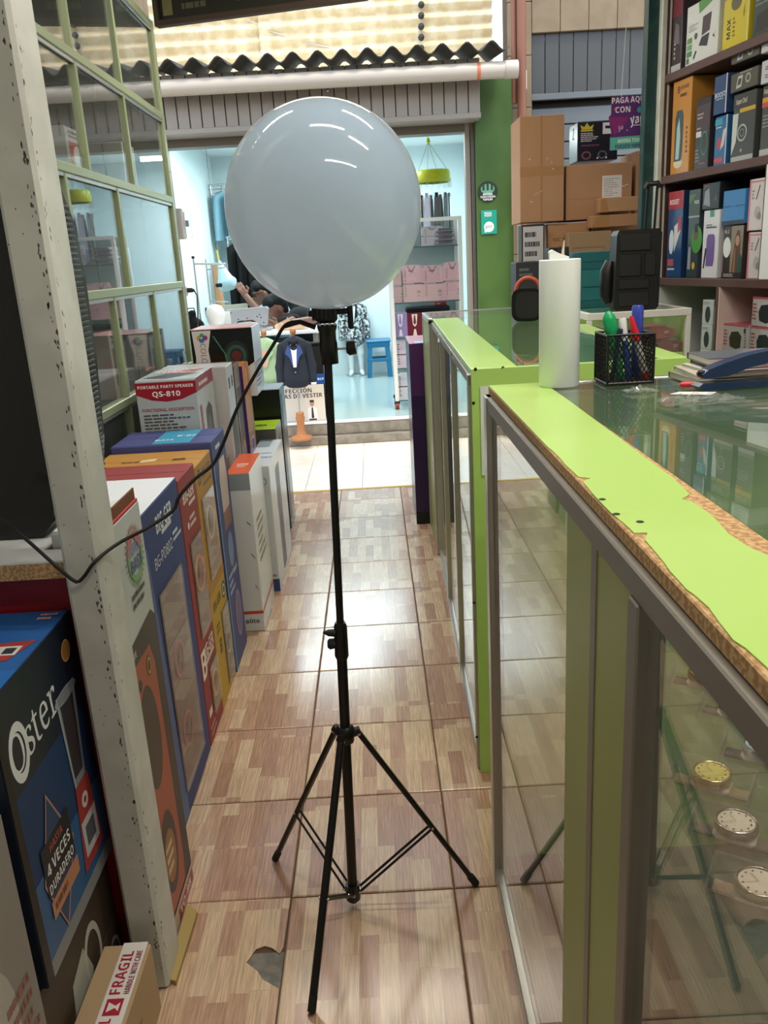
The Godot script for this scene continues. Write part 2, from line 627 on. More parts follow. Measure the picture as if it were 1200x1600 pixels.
func wood_tile_material() -> void:
	# printed parquet on glazed tiles: narrow strips of several tones with fine grain
	var n := 1024
	var im := Image.create_empty(n, n, false, Image.FORMAT_RGB8)
	var tones := ["ad8a72", "ba9a80", "c8ae91", "a27c67", "cdb698", "ab8570", "c4a788", "9c7562", "b7957b", "c0a284", "a6806a", "cab191"]
	var grain := FastNoiseLite.new()
	grain.noise_type = FastNoiseLite.TYPE_SIMPLEX
	grain.frequency = 0.05
	for s in 18:
		var y := -rng.randi_range(0, 250)
		var shift := rng.randi_range(0, 9000)
		while y < n:
			var len := rng.randi_range(150, 430)
			var c := Color.html(tones[rng.randi_range(0, 11)]).lerp(Color.html("b89a80"), 0.3)
			for yy in range(maxi(y, 0), mini(y + len, n)):
				for xx in 57:
					var g := grain.get_noise_2d(xx * 7.0 + shift + s * 991.0, yy * 0.13 + y * 3.0) * 0.16
					var k := 1.0 + g + grain.get_noise_2d(xx * 2.2 + shift * 1.7, yy * 0.05 + y) * 0.12
					if xx < 1 or yy == y: k *= 0.8
					if s * 57 + xx < n: im.set_pixel(s * 57 + xx, yy, Color(c.r * k, c.g * k, c.b * k))
			y += len
	var m := mat("wood_tile", "ffffff", 0.19)
	m.albedo_texture = ImageTexture.create_from_image(im)
	M["wood_tile"] = m
func tile_mesh(sx: float, sz: float, uv: Vector2, flip: float) -> ArrayMesh:
	var st := S()
	box(st, Vector3(0, -0.005, 0), Vector3(sx, 0.01, sz), 0.0)
	var h := Vector2(sx, sz) * 0.5
	var c := 0.003
	st = S()
	var top := [Vector3(-h.x + c, 0, h.y - c), Vector3(h.x - c, 0, h.y - c), Vector3(h.x - c, 0, -h.y + c), Vector3(-h.x + c, 0, -h.y + c)]
	var low := [Vector3(-h.x, -0.002, h.y), Vector3(h.x, -0.002, h.y), Vector3(h.x, -0.002, -h.y), Vector3(-h.x, -0.002, -h.y)]
	var base := [Vector3(-h.x, -0.01, h.y), Vector3(h.x, -0.01, h.y), Vector3(h.x, -0.01, -h.y), Vector3(-h.x, -0.01, -h.y)]
	var put := func(a: Array) -> void:
		for i in [0, 2, 1, 0, 3, 2]:
			var v: Vector3 = a[i]
			st.set_uv(uv + Vector2(v.x * flip, v.z) / 0.81)
			st.add_vertex(v)
	put.call(top)
	for i in 4:
		var j := (i + 1) % 4
		put.call([low[i], low[j], top[j], top[i]])
		put.call([base[i], base[j], low[j], low[i]])
	st.generate_normals()
	return st.commit()

const TX := 0.405
const TZ := 0.397
func setting() -> void:
	# --- floor: printed tiles on screed, one of them chipped
	var fl := struct("floor")
	part(fl, "screed", sp(Vector3(-1.6, -0.12, 2.6), Vector3(2.5, -0.005, -5.545), 0.0), M.grout)
	var variants := []
	for k in 8: variants.append(tile_mesh(TX - 0.004, TZ - 0.004, Vector2(rng.randf(), rng.randf()), 1.0 if k % 2 else -1.0))
	var short := tile_mesh(TX - 0.004, 0.262, Vector2(0.3, 0.1), 1.0)
	for i in range(-3, 6):
		for j in range(-9, 10):
			var x := -0.284 + TX * (i + 0.5)
			var z := -1.707 - TZ * (j + 0.5)
			if i == -1 and j == -1: continue
			var o := MeshInstance3D.new()
			o.name = "tile"
			o.mesh = variants[rng.randi_range(0, 7)]
			if j == 9:
				o.mesh = short
				z = -5.413
			o.material_override = M.wood_tile
			fl.add_child(o, true)
			o.position = Vector3(x, 0, z)
	# the chipped tile: its right edge has a bite out of it down to the cement
	var bite := [Vector2(443, 1480), Vector2(437, 1490), Vector2(425, 1481), Vector2(414, 1478), Vector2(400, 1483), Vector2(388, 1500), Vector2(385, 1504), Vector2(403, 1518), Vector2(410, 1530), Vector2(424, 1538), Vector2(437, 1545)]
	var cx := -0.284 - TX * 0.5
	var cz := -1.707 + TZ * 0.5
	var poly := PackedVector2Array([Vector2(TX / 2 - 0.002, TZ / 2 - 0.002)])
	for p in bite:
		var w := on_y(p.x, p.y, 0.0)
		poly.append(Vector2(minf(w.x - cx, TX / 2 - 0.002), -(w.z - cz)))
	poly.append(Vector2(TX / 2 - 0.002, -TZ / 2 + 0.002))
	poly.append(Vector2(-TX / 2 + 0.002, -TZ / 2 + 0.002))
	poly.append(Vector2(-TX / 2 + 0.002, TZ / 2 - 0.002))
	var st := S()
	var idx := Geometry2D.triangulate_polygon(poly)
	for i in range(0, idx.size(), 3):
		var t3 := [poly[idx[i]], poly[idx[i + 1]], poly[idx[i + 2]]]
		if (t3[1] - t3[0]).cross(t3[2] - t3[0]) > 0.0: t3 = [t3[0], t3[2], t3[1]]
		for v in t3:
			st.set_uv(Vector2(v.x, -v.y) / 0.81 + Vector2(0.61, 0.2))
			st.add_vertex(Vector3(v.x, 0, -v.y))
	for i in poly.size():
		var a := poly[i]
		var b := poly[(i + 1) % poly.size()]
		for v in [Vector3(a.x, 0, -a.y), Vector3(b.x, -0.01, -b.y), Vector3(b.x, 0, -b.y), Vector3(a.x, 0, -a.y), Vector3(a.x, -0.01, -a.y), Vector3(b.x, -0.01, -b.y)]:
			st.set_uv(Vector2(0.1, 0.1))
			st.add_vertex(v)
	var chipped := part(fl, "tile", st, M.wood_tile, "floor tile with a chipped edge")
	chipped.position = Vector3(cx, 0, cz)
	part(fl, "cement_patch", sp(Vector3(cx + 0.03, -0.0049, cz - 0.03), Vector3(cx + TX / 2 - 0.001, -0.003, cz + 0.17), 0.0), M.cement)
	# --- walls and ceiling of the shop
	struct("wall_left", sp(Vector3(-1.6, 0, 2.6), Vector3(-1.45, 3.05, -4.75), 0.0), M.wall_white)
	struct("wall_right", sp(Vector3(2.35, 0, 2.6), Vector3(2.5, 3.05, -4.3), 0.0), M.wall_white)
	struct("wall_back", sp(Vector3(-1.6, 0, 2.6), Vector3(2.5, 3.05, 2.75), 0.0), M.wall_white)
	struct("ceiling", sp(Vector3(-1.6, 3.05, 2.75), Vector3(2.5, 3.15, -5.0), 0.0), M.ceil)
	struct("trim_1", sp(Vector3(-1.6, -0.06, -5.545), Vector3(2.5, 0.002, -5.575), 0.0), M.yellow_line)
	# --- dark framed signboard hanging at the shop's edge
	var sb := thing("hanging_signboard", "dark weathered signboard in a wooden frame hanging under the ceiling edge", "sign", Vector3(-0.5, 2.775, -4.86), -0.25)
	part(sb, "board", bx(Vector3(0, 0.13, 0), Vector3(1.1, 0.26, 0.02), 0.002), mat("sign_dark", "2e2d22", 0.7))
	part(sb, "frame_rail", bx(Vector3(0, -0.012, 0), Vector3(1.16, 0.028, 0.05), 0.003), mat("frame_wood", "4d3f33", 0.8))
	for s in [-1.0, 1.0]: part(sb, "frame_stile", bx(Vector3(s * 0.565, 0.13, 0), Vector3(0.03, 0.27, 0.05), 0.003), M.frame_wood)
	part(sb, "lettering", print_on(frame(Vector3(-0.55, 0.0, 0.011), Vector3.RIGHT, Vector3.UP), 1.1, 0.26, [["r", 0.02, 0.08, 0.07, 0.95, "8f8a5c"], ["k", 0.12, 0.1, 0.34, 0.5, 2, "6d6a52"], ["k", 0.4, 0.1, 0.62, 0.6, 2, "5a5745"], ["k", 0.68, 0.2, 0.95, 0.7, 2, "6d6a52"]]), M.ink)
	# --- the white painted steel pillar on the left
	var pl := struct("pillar_left")
	part(pl, "post", sp(Vector3(-0.598, 0, -1.45), Vector3(-0.528, 3.05, -1.56), 0.007), M.old_paint)
	# flaked paint: dark rust showing in small ragged patches, most along the corner
	var fk := S()
	for i in 330:
		var y := rng.randf_range(0.05, 2.1)
		var side := rng.randf() < 0.35
		var edge := rng.randf() < 0.72
		var u := rng.randf_range(0.0, 0.012) if edge else rng.randf_range(0.0, 0.066)
		var size := rng.randf_range(0.0012, 0.0034) if edge else rng.randf_range(0.0008, 0.002)
		var c := Vector3(-0.5279, y, -1.458 - u) if side else Vector3(-0.536 - u * 0.86, y, -1.4499)
		var ax := Vector3(0, 0, -1) if side else Vector3.RIGHT
		var col := lin("3a322c").lerp(lin("77706a"), rng.randf() * 0.6)
		var ring := []
		for k in 6:
			var an := TAU * k / 6
			var r := size * rng.randf_range(0.4, 1.3)
			ring.append(c + ax * cos(an) * r * 0.7 + Vector3.UP * sin(an) * r * (2.0 if edge else 1.2))
		for k in 6: tri(fk, c, ring[k], ring[(k + 1) % 6], col)
	var fl2 := part(pl, "flaked_paint", fk, M.paint)
	fl2.set_meta("kind", "stuff")
	# --- dark green steel post on the right with its pale edge
	var gp := struct("pillar_right")
	var g0 := on_z(1008, 150, -4.2)
	var g1 := on_z(1030, 150, -4.2)
	part(gp, "post", sp(Vector3(g0.x, 0, -4.2), Vector3(g1.x - 0.012, 3.05, -4.26), 0.004), tri_mat("green_steel", noise_tex(0.02, "12383a", "1c4a45", 256, 4), 1.5, 0.4))
	part(gp, "edge_strip", sp(Vector3(g1.x - 0.012, 0, -4.16), Vector3(g1.x + 0.035, 3.05, -4.26), 0.004), M.old_paint)

func corrugated(x0: float, x1: float, pitch: float, amp: float, len: float, step := 8) -> SurfaceTool:
	# a wavy sheet: waves across x, running back along -z for «len», 6 mm thick
	var st := S()
	var n := int((x1 - x0) / pitch * step)
	var top := []
	for i in n + 1:
		var x := x0 + (x1 - x0) * i / n
		top.append(Vector3(x, amp * sin(TAU * (x - x0) / pitch), 0))
	st.set_smooth_group(1)
	var b := Vector3(0, 0, -len)
	var dn := Vector3(0, -0.007, 0)
	for i in n:
		quad(st, top[i], top[i + 1], top[i + 1] + b, top[i] + b)
		quad(st, top[i] + dn + b, top[i + 1] + dn + b, top[i + 1] + dn, top[i] + dn)
	st.set_smooth_group(-1)
	for i in n:
		quad(st, top[i] + dn, top[i + 1] + dn, top[i + 1], top[i])
	return st

func alley() -> void:
	# --- pale paving of the alley
	var pv := struct("alley_floor")
	part(pv, "screed", sp(Vector3(-4.0, -0.12, -5.575), Vector3(4.5, -0.006, -7.3), 0.0), mat("pale_grout", "a59a8c", 0.9))
	var tm := mesh_of(bx(Vector3(0, -0.005, 0), Vector3(0.397, 0.01, 0.755), 0.0015))
	tri_mat("pale_tile", noise_tex(0.02, "ebdfce", "f1e8da", 256, 4), 1.0, 0.3)
	for i in range(-9, 11):
		for j in 2:
			var o := MeshInstance3D.new()
			o.name = "tile"
			o.mesh = tm
			o.material_override = M.pale_tile
			pv.add_child(o, true)
			o.position = Vector3(-0.14 + 0.4 * i + 0.2, 0, -5.575 - 0.38 - 0.76 * j)
	# --- kerb and step of the tailor shop
	var kb := struct("step")
	part(kb, "lower_kerb", sp(Vector3(-2.0, 0, -7.06), Vector3(0.9, 0.075, -7.4), 0.008), M.kerb)
	part(kb, "upper_kerb", sp(Vector3(-2.0, 0.075, -7.13), Vector3(0.9, 0.176, -7.4), 0.008), M.kerb)
	part(kb, "edging", sp(Vector3(-2.0, 0.176, -7.125), Vector3(0.9, 0.192, -7.2), 0.003), M.wall_white)
	# --- tailor shop shell
	struct("shop_floor", sp(Vector3(-1.9, 0.05, -7.2), Vector3(1.3, 0.19, -10.4), 0.0), M.shop_floor)
	struct("wall_shop_left", sp(Vector3(-1.9, 0.19, -7.2), Vector3(-1.75, 2.75, -10.4), 0.0), M.shop_wall)
	struct("wall_shop_back", sp(Vector3(-1.9, 0.19, -10.25), Vector3(1.3, 2.75, -10.4), 0.0), M.shop_wall)
	struct("wall_shop_right", sp(Vector3(1.15, 0.19, -7.3), Vector3(1.3, 2.75, -10.4), 0.0), M.shop_wall)
	struct("ceiling_shop", sp(Vector3(-1.9, 2.72, -7.15), Vector3(1.3, 2.85, -10.4), 0.0), M.wall_white)
	# --- door frame, header and slatted fascia
	var df := struct("door_1")
	part(df, "jamb", sp(Vector3(0.80, 0.19, -7.1), Vector3(0.84, 2.5, -7.2), 0.003), M.slat)
	part(df, "jamb", sp(Vector3(0.845, 0.0, -7.08), Vector3(0.872, 2.5, -7.2), 0.003), M.slat_dark)
	part(df, "jamb", sp(Vector3(-1.62, 0.0, -7.1), Vector3(-1.545, 2.5, -7.2), 0.003), M.slat_dark)
	part(df, "header", sp(Vector3(-1.62, 2.43, -7.1), Vector3(0.872, 2.52, -7.25), 0.003), M.slat_dark)
	var fa := struct("fascia")
	part(fa, "bottom_rail", sp(Vector3(-1.75, 2.49, -6.86), Vector3(0.90, 2.53, -7.1), 0.004), M.slat)
	part(fa, "backing", sp(Vector3(-1.75, 2.53, -6.9), Vector3(0.9, 2.9, -7.1), 0.0), M.slat_dark)
	var nsl := 29
	for i in nsl:
		var w := 2.65 / nsl
		var x := -1.75 + w * i
		part(fa, "slat", sp(Vector3(x + 0.004, 2.53, -6.875), Vector3(x + w - 0.004, 2.9, -6.902), 0.002), M.slat)
	part(fa, "bolt", lt([[0.0, -0.004], [0.012, -0.004], [0.012, 0.004], [0.0, 0.008]], Vector3.ZERO, 10, Color.WHITE, Transform3D(Basis(Vector3.RIGHT, PI / 2), on_z(512, 141, -6.86))), M.steel)
	# --- gutter pipe, eave sheet, cream sheet beyond
	var gu := thing("gutter_pipe", "beige plastic gutter pipe with an orange tape band under the wavy eave", "pipe", Vector3(0, 2.78, -6.72))
	part(gu, "pipe", tb([Vector3(-2.0, 0.005, 0), Vector3(1.15, 0, 0)], 0.057, 20), M.pvc)
	part(gu, "end_cap", tb([Vector3(1.06, 0, 0), Vector3(1.155, 0, 0)], 0.062, 20), M.pvc)
	for x in [-1.5, -0.6, 0.3]: part(gu, "bracket", sp(Vector3(x - 0.012, 0.04, 0.03), Vector3(x + 0.012, 0.062, -0.19), 0.002), M.dark_grey)
	part(gu, "tape_band", tb([Vector3(0.855, 0, 0), Vector3(0.88, 0, 0)], 0.0585, 20), M.orange_tape)
	var ev := part(self, "eave_sheet", corrugated(-1.58, 1.08, 0.178, 0.032, 0.9), M.eave)
	ev.name = "eave_sheet"
	tag(ev, "dark wavy roofing sheet with a ragged eave above the gutter pipe", "roof sheet")
	ev.transform = Transform3D(Basis(Vector3.RIGHT, 0.12), Vector3(0, 2.925, -6.62))
	var cr := corrugated(-2.6, -0.2, 0.118, 0.022, 2.7, 10)
	var cs := part(self, "cream_sheet", cr, M.cream_sheet)
	tag(cs, "sunlit cream corrugated sheet wall above the tailor shop roof, joined at a bolted seam", "sheet wall")
	# waves stacked upwards, the sheet standing upright behind the roof
	cs.transform = Transform3D(Basis(Vector3(0, 1, 0), Vector3(0, 0, 1), Vector3(1, 0, 0)), Vector3(0.75, 5.4, -8.85))
	var cs2 := part(self, "cream_sheet", corrugated(-2.6, -0.2, 0.118, 0.022, 2.2, 10), M.cream_sheet)
	tag(cs2, "sunlit cream corrugated sheet at the white gap beside the brown downpipes", "sheet wall")
	cs2.transform = Transform3D(Basis(Vector3(0, 1, 0), Vector3(0, 0, 1), Vector3(1, 0, 0)), Vector3(1.28, 5.4, -8.82))
	cs.position.x = 0.48
	var wr := thing("slack_wire", "thin pale wire sagging across the cream corrugated sheet", "wire")
	var wp := []
	for p in [[385, 30], [420, 48], [470, 65], [540, 80], [640, 95]]: wp.append(on_z(p[0], p[1], -8.82))
	part(wr, "strand", tb(wp, 0.006, 6), M.pvc)
	for i in 6:
		var bo := on_z(658, 8 + i * 17.0, -8.78)
		part(cs, "bolt", lt([[0.0, 0.0], [0.03, 0.0], [0.03, 0.02], [0.0, 0.03]], Vector3.ZERO, 8, Color.WHITE, cs.transform.affine_inverse() * Transform3D(Basis(Vector3.RIGHT, PI / 2), bo)), M.dark_grey)
	# --- green column with stickers, downpipes
	var gc := struct("column_green", sp(Vector3(0.874, 0, -7.02), Vector3(1.165, 2.9, -7.4), 0.006), M.column_green)
	var s1 := on_z(762, 299, -7.01)
	var stk := thing("round_sticker", "round dark sticker with white lettering on the green column", "sticker", s1)
	part(stk, "sticker_print", print_on(frame(Vector3(-0.075, -0.075, 0), Vector3.RIGHT, Vector3.UP), 0.15, 0.15, [["c", 0.5, 0.5, 0.5, 1.0, "223a34"], ["c", 0.5, 0.62, 0.36, 0.7, "6fae8f"], ["r", 0.22, 0.55, 0.34, 0.85, "33413c"], ["r", 0.44, 0.55, 0.56, 0.88, "33413c"], ["r", 0.66, 0.55, 0.78, 0.85, "33413c"], ["t", 0.5, 0.36, 0.11, "AHORA", "ffffff"], ["t", 0.5, 0.23, 0.09, "TODOS PUEDEN", "ffffff", 0, "bold", 0.8], ["t", 0.5, 0.1, 0.1, "YAPEAR", "ffffff"]]), M.ink)
	part(stk, "sticker_back", lt([[0.0, -0.0006], [0.077, -0.0006], [0.077, 0.0002], [0.0, 0.0002]], Vector3.ZERO, 24, Color.WHITE, Transform3D(Basis(Vector3.RIGHT, PI / 2), Vector3.ZERO)), M.dark_grey)
	var s2 := on_z(764, 347, -7.01)
	var stk2 := thing("square_sticker", "teal square payment sticker with a white bubble on the green column", "sticker", s2)
	part(stk2, "sticker_sheet", bx(Vector3(0, 0, 0), Vector3(0.125, 0.18, 0.0012), 0.0), mat("teal_sheet", "1fa58f", 0.4))
	part(stk2, "sticker_print", print_on(frame(Vector3(-0.0625, -0.09, 0.0004), Vector3.RIGHT, Vector3.UP), 0.125, 0.18, [["t", 0.45, 0.88, 0.13, "PAGA", "ffffff"], ["t", 0.45, 0.77, 0.13, "AQUI", "ffffff"], ["c", 0.5, 0.3, 0.32, 1.0, "ffffff"], ["p", [0.22, 0.06, 0.4, 0.1, 0.22, 0.3], "ffffff"], ["t", 0.5, 0.3, 0.2, "plin", "3a4644", 0, ""]]), M.ink)
	var pp := thing("downpipes", "brown downpipe with pale conduits running down beside the green column", "pipe", Vector3(1.215, 0, -6.98))
	part(pp, "downpipe", tb([Vector3(0.015, 0.0, 0), Vector3(0.015, 4.4, 0)], 0.034, 12), M.brown_pipe)
	part(pp, "downpipe", tb([Vector3(-0.032, 2.6, -0.05), Vector3(-0.032, 4.4, -0.05)], 0.024, 12), M.brown_pipe)
	part(pp, "conduit", tb([Vector3(-0.02, 0.0, 0.05), Vector3(-0.02, 2.05, 0.05)], 0.014, 8), M.pvc)
	part(pp, "conduit", tb([Vector3(0.018, 0.0, 0.055), Vector3(0.018, 2.2, 0.055)], 0.014, 8), M.pvc)
	# --- stone clad front with the closed roller shutter
	var sw := struct("wall_stone")
	part(sw, "core", sp(Vector3(1.17, 0, -7.3), Vector3(1.37, 4.6, -7.5), 0.0), M.grout)
	part(sw, "core", sp(Vector3(1.37, 3.14, -7.3), Vector3(4.5, 4.6, -7.5), 0.0), M.grout)
	for i in 12:
		part(sw, "stone_panel", sp(Vector3(1.172, i * 0.372 + 0.002, -7.26), Vector3(1.358, i * 0.372 + 0.37, -7.3), 0.003), M.stone)
	for i in 14:
		for j in 2:
			part(sw, "stone_panel", sp(Vector3(1.362 + i * 0.222, 3.13 + j * 0.72, -7.26), Vector3(1.58 + i * 0.222, 3.847 + j * 0.72, -7.3), 0.003), M.stone)
	var sh := struct("shutter")
	for i in 19:
		part(sh, "header_slat", sp(Vector3(1.362 + i * 0.112, 2.70, -7.3), Vector3(1.47 + i * 0.112, 3.13, -7.325), 0.003), M.shutter_dark)
	part(sh, "header_lip", sp(Vector3(1.362, 2.655, -7.28), Vector3(3.5, 2.70, -7.34), 0.003), M.shutter)
	part(sh, "gap_back", sp(Vector3(1.362, 0.0, -7.42), Vector3(3.5, 3.1, -7.44), 0.0), M.black)
	for i in 20:
		part(sh, "shutter_slat", sp(Vector3(1.362, 2.60 - i * 0.13 - 0.122, -7.33), Vector3(3.5, 2.60 - i * 0.13, -7.35), 0.006), M.shutter)
	struct("wall_far_right", sp(Vector3(3.5, 0, -7.3), Vector3(4.5, 3.14, -7.5), 0.0), M.stone)
	struct("wall_far_left", sp(Vector3(-4.0, 0, -7.2), Vector3(-1.62, 4.0, -7.4), 0.0), M.stone)

func rebase(t: Node3D, p: Vector3) -> Node3D:
	# parts were built in world places: move the thing's origin to its base
	t.position = p
	for c in t.get_children(): c.position -= p
	return t
func pane(t: Node3D, a: Vector3, b: Vector3, called := "glass_pane", m := "pane") -> void:
	part(t, called, sp(a, b, 0.0), M[m])

# ---------- glass showcases on the right of the aisle
func showcases() -> void:
	# === the near showcase with the worn lime top
	var t := thing("glass_showcase", "near glass showcase with a worn lime top edge showing chipboard", "showcase")
	var x0 := 0.235
	var zf := -1.755
	var zn := 0.35
	part(t, "top_board", sp(Vector3(x0, 1.218, zn), Vector3(0.352, 1.2345, zf), 0.0015), M.chipboard)
	# the lime laminate with its broken edges
	var chips := [[75, 80], [110, 118], [150, 158], [172, 182], [215, 226], [245, 262], [270, 276], [300, 312], [322, 325], [350, 352], [372, 380], [400, 405], [428, 432], [478, 437], [446, 452], [470, 480], [490, 505], [520, 540], [560, 578], [610, 618], [655, 660], [708, 660], [700, 690], [735, 730], [778, 782], [800, 815], [840, 858], [868, 890], [900, 912], [960, 965], [1000, 1022], [1060, 1098], [1110, 1130], [1200, 1212]]
	var lam := PackedVector2Array([Vector2(x0 + 0.001, zf + 0.001)])
	for c in chips:
		var w := on_y(740.0 + c[0] / 2.609, 580.0 + c[1] / 2.609, 1.2355)
		lam.append(Vector2(maxf(w.x, x0 + 0.001), w.z))
	lam.append(Vector2(0.253, -0.3))
	lam.append(Vector2(0.247, -0.1))
	lam.append(Vector2(0.25, zn))
	lam.append(Vector2(0.347, zn))
	lam.append(Vector2(0.335, -0.4))
	for c in [[1200, 752], [1130, 722], [1080, 690], [1040, 664], [1010, 630], [975, 592], [935, 562], [890, 533], [848, 522], [880, 502], [850, 470], [810, 432], [770, 405]]:
		var w := on_y(740.0 + c[0] / 2.609, 580.0 + c[1] / 2.609, 1.2355)
		lam.append(Vector2(minf(w.x, 0.3495), w.z))
	lam.append(Vector2(0.3505, -1.5))
	lam.append(Vector2(0.3505, zf + 0.001))
	for i in lam.size(): lam[i].y = -lam[i].y
	part(t, "laminate", pr(Array(lam), 0.0014, Transform3D(Basis(Vector3.RIGHT, -PI / 2), Vector3(0, 1.2345, 0))), M.lime, "lime laminate with broken edges")
	for p in [[1048, 843], [1026, 820], [1085, 855]]:
		var h := on_y(p[0] - 85.0, p[1] - 40.0, 1.2362)
		part(t, "screw_hole", lt([[0.0, 0.0], [0.004, 0.0], [0.003, 0.0004], [0.0, 0.0004]], h, 10), M.rubber)
	pane(t, Vector3(0.353, 1.226, zn), Vector3(0.94, 1.234, zf + 0.02), "glass_top", "green_pane")
	part(t, "end_trim", sp(Vector3(0.352, 1.22, zf), Vector3(0.95, 1.2365, zf + 0.018), 0.002), M.alu)
	part(t, "top_rail", sp(Vector3(0.226, 1.188, zn), Vector3(0.25, 1.2175, zf), 0.002), M.grey_alu)
	part(t, "bottom_rail", sp(Vector3(0.226, 0.0, zn), Vector3(0.25, 0.045, zf), 0.002), M.alu)
	part(t, "post", sp(Vector3(0.224, 0.0, zf), Vector3(0.252, 1.2175, zf + 0.042), 0.002), M.alu)
	part(t, "post", sp(Vector3(0.224, 0.045, -0.722), Vector3(0.252, 1.188, -0.692), 0.002), M.grey_alu)
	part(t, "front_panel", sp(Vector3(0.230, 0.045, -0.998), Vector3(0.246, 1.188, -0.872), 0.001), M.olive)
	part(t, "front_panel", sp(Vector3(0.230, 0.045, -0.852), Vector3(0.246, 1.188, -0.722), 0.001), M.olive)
	part(t, "joint_strip", sp(Vector3(0.2285, 0.045, -0.873), Vector3(0.246, 1.188, -0.851), 0.001), M.grey_alu)
	pane(t, Vector3(0.235, 0.045, zf + 0.042), Vector3(0.239, 1.188, -0.998))
	pane(t, Vector3(0.235, 0.045, -0.692), Vector3(0.239, 1.188, zn))
	part(t, "end_panel", sp(Vector3(0.252, 0.0, zf), Vector3(0.95, 1.2175, zf + 0.016), 0.001), M.lime)
	part(t, "back_panel", sp(Vector3(0.934, 0.0, zn), Vector3(0.95, 1.2175, zf + 0.016), 0.001), mat("shaded_back", "5d6b3a", 0.6))  # plain back panel, its green darkened to hold the shade inside the case
	part(t, "floor_panel", sp(Vector3(0.25, 0.045, zn), Vector3(0.934, 0.06, zf + 0.016), 0.001), mat("shaded_floor", "363b2b", 0.7))  # plain floor panel, coloured dark for the shade inside the case
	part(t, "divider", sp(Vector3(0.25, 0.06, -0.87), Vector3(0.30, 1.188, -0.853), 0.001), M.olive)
	part(t, "shelf", sp(Vector3(0.275, 0.782, zn), Vector3(0.934, 0.79, zf + 0.016), 0.0), M.green_pane)
	rebase(t, Vector3(0.59, 0, -0.7))
	watches()
	# === the second showcase, its lime end panel screwed on
	var yaw := -atan2(0.04, 1.93)
	t = thing("glass_showcase", "lime topped glass showcase with a screwed lime end panel", "showcase", Vector3(0.248, 0, -2.2), yaw)
	var L := 1.92
	part(t, "top_board", sp(Vector3(0, 1.2, 0), Vector3(0.122, 1.217, -L), 0.0015), M.lime)
	part(t, "top_board", sp(Vector3(0.50, 1.2, 0), Vector3(0.565, 1.217, -1.16), 0.0015), M.lime)
	pane(t, Vector3(0.123, 1.206, -0.018), Vector3(0.50, 1.214, -L), "glass_top", "green_pane")
	part(t, "end_panel", sp(Vector3(0, 0, 0.018), Vector3(0.57, 1.2165, 0), 0.001), M.lime)
	for p in [[743, 577], [786, 575], [740, 630], [741, 942], [745, 1152], [1025, 562]]:
		var w := on_z(p[0], p[1], -2.18)
		part(t, "screw", lt([[0.0, 0.0], [0.0045, 0.0], [0.004, 0.0012], [0.0, 0.0012]], Vector3.ZERO, 10, Color.WHITE, t.transform.affine_inverse() * Transform3D(Basis(Vector3.RIGHT, PI / 2), Vector3(w.x, w.y, -2.1815))), M.rubber)
	part(t, "top_rail", sp(Vector3(-0.006, 1.172, 0), Vector3(0.016, 1.1995, -L), 0.002), M.grey_alu)
	part(t, "bottom_rail", sp(Vector3(-0.006, 0, 0), Vector3(0.016, 0.04, -L), 0.002), M.alu)
	for z in [-0.002, -0.62, -1.25, -L + 0.03]:
		part(t, "post", sp(Vector3(-0.008, 0.0, z), Vector3(0.018, 1.2, z - 0.032), 0.002), M.alu)
	for i in 3:
		pane(t, Vector3(0.002, 0.04, [-0.034, -0.652, -1.282][i]), Vector3(0.006, 1.172, [-0.62, -1.25, -L + 0.03][i]))
	part(t, "floor_panel", sp(Vector3(0.018, 0.04, 0), Vector3(0.55, 0.056, -L), 0.001), M.lime)
	part(t, "back_panel", sp(Vector3(0.55, 0.0, 0), Vector3(0.566, 1.2, -L), 0.001), M.lime)
	part(t, "shelf", sp(Vector3(0.03, 0.768, -0.02), Vector3(0.55, 0.775, -L + 0.02), 0.0), M.green_pane)
	var note := thing("paper_notice", "white paper notice with a blue disc on the lime end panel", "notice", Vector3(0.31, 0.93, -2.178))
	part(note, "sheet", bx(Vector3(0.03, 0.12, 0), Vector3(0.14, 0.24, 0.001), 0.0), M.white_board)
	part(note, "sheet_print", print_on(frame(Vector3(-0.04, 0, 0.0006), Vector3.RIGHT, Vector3.UP), 0.14, 0.24, [["c", 0.28, 0.5, 0.22, 1.3, "3a66b0"], ["k", 0.55, 0.3, 0.9, 0.8, 6, "8a8f96"]]), M.ink)
	# === the corner showcase with the olive side
	t = thing("glass_showcase", "corner glass showcase with an olive side panel and pale aluminium frame", "showcase")
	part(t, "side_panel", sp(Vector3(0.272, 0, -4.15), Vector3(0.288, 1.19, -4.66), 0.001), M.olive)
	part(t, "post", sp(Vector3(0.268, 0, -4.13), Vector3(0.30, 1.21, -4.165), 0.002), M.alu)
	part(t, "post", sp(Vector3(0.268, 0, -4.635), Vector3(0.30, 1.21, -4.67), 0.002), M.alu)
	part(t, "top_rim", sp(Vector3(0.268, 1.19, -4.648), Vector3(1.25, 1.2175, -4.67), 0.002), M.alu)
	part(t, "top_rim", sp(Vector3(0.268, 1.19, -4.13), Vector3(0.29, 1.2175, -4.67), 0.002), M.alu)
	pane(t, Vector3(0.29, 1.206, -4.14), Vector3(1.25, 1.214, -4.648), "glass_top", "green_pane")
	pane(t, Vector3(0.30, 0.04, -4.14), Vector3(1.25, 1.19, -4.144))
	part(t, "back_panel", sp(Vector3(0.29, 0, -4.65), Vector3(1.25, 1.19, -4.666), 0.001), M.lime)
	part(t, "end_panel", sp(Vector3(1.234, 0, -4.14), Vector3(1.25, 1.19, -4.65), 0.001), M.lime)
	part(t, "floor_panel", sp(Vector3(0.29, 0.03, -4.14), Vector3(1.234, 0.05, -4.65), 0.001), M.lime)
	part(t, "shelf", sp(Vector3(0.29, 0.7, -4.16), Vector3(1.234, 0.715, -4.64), 0.001), M.lime)
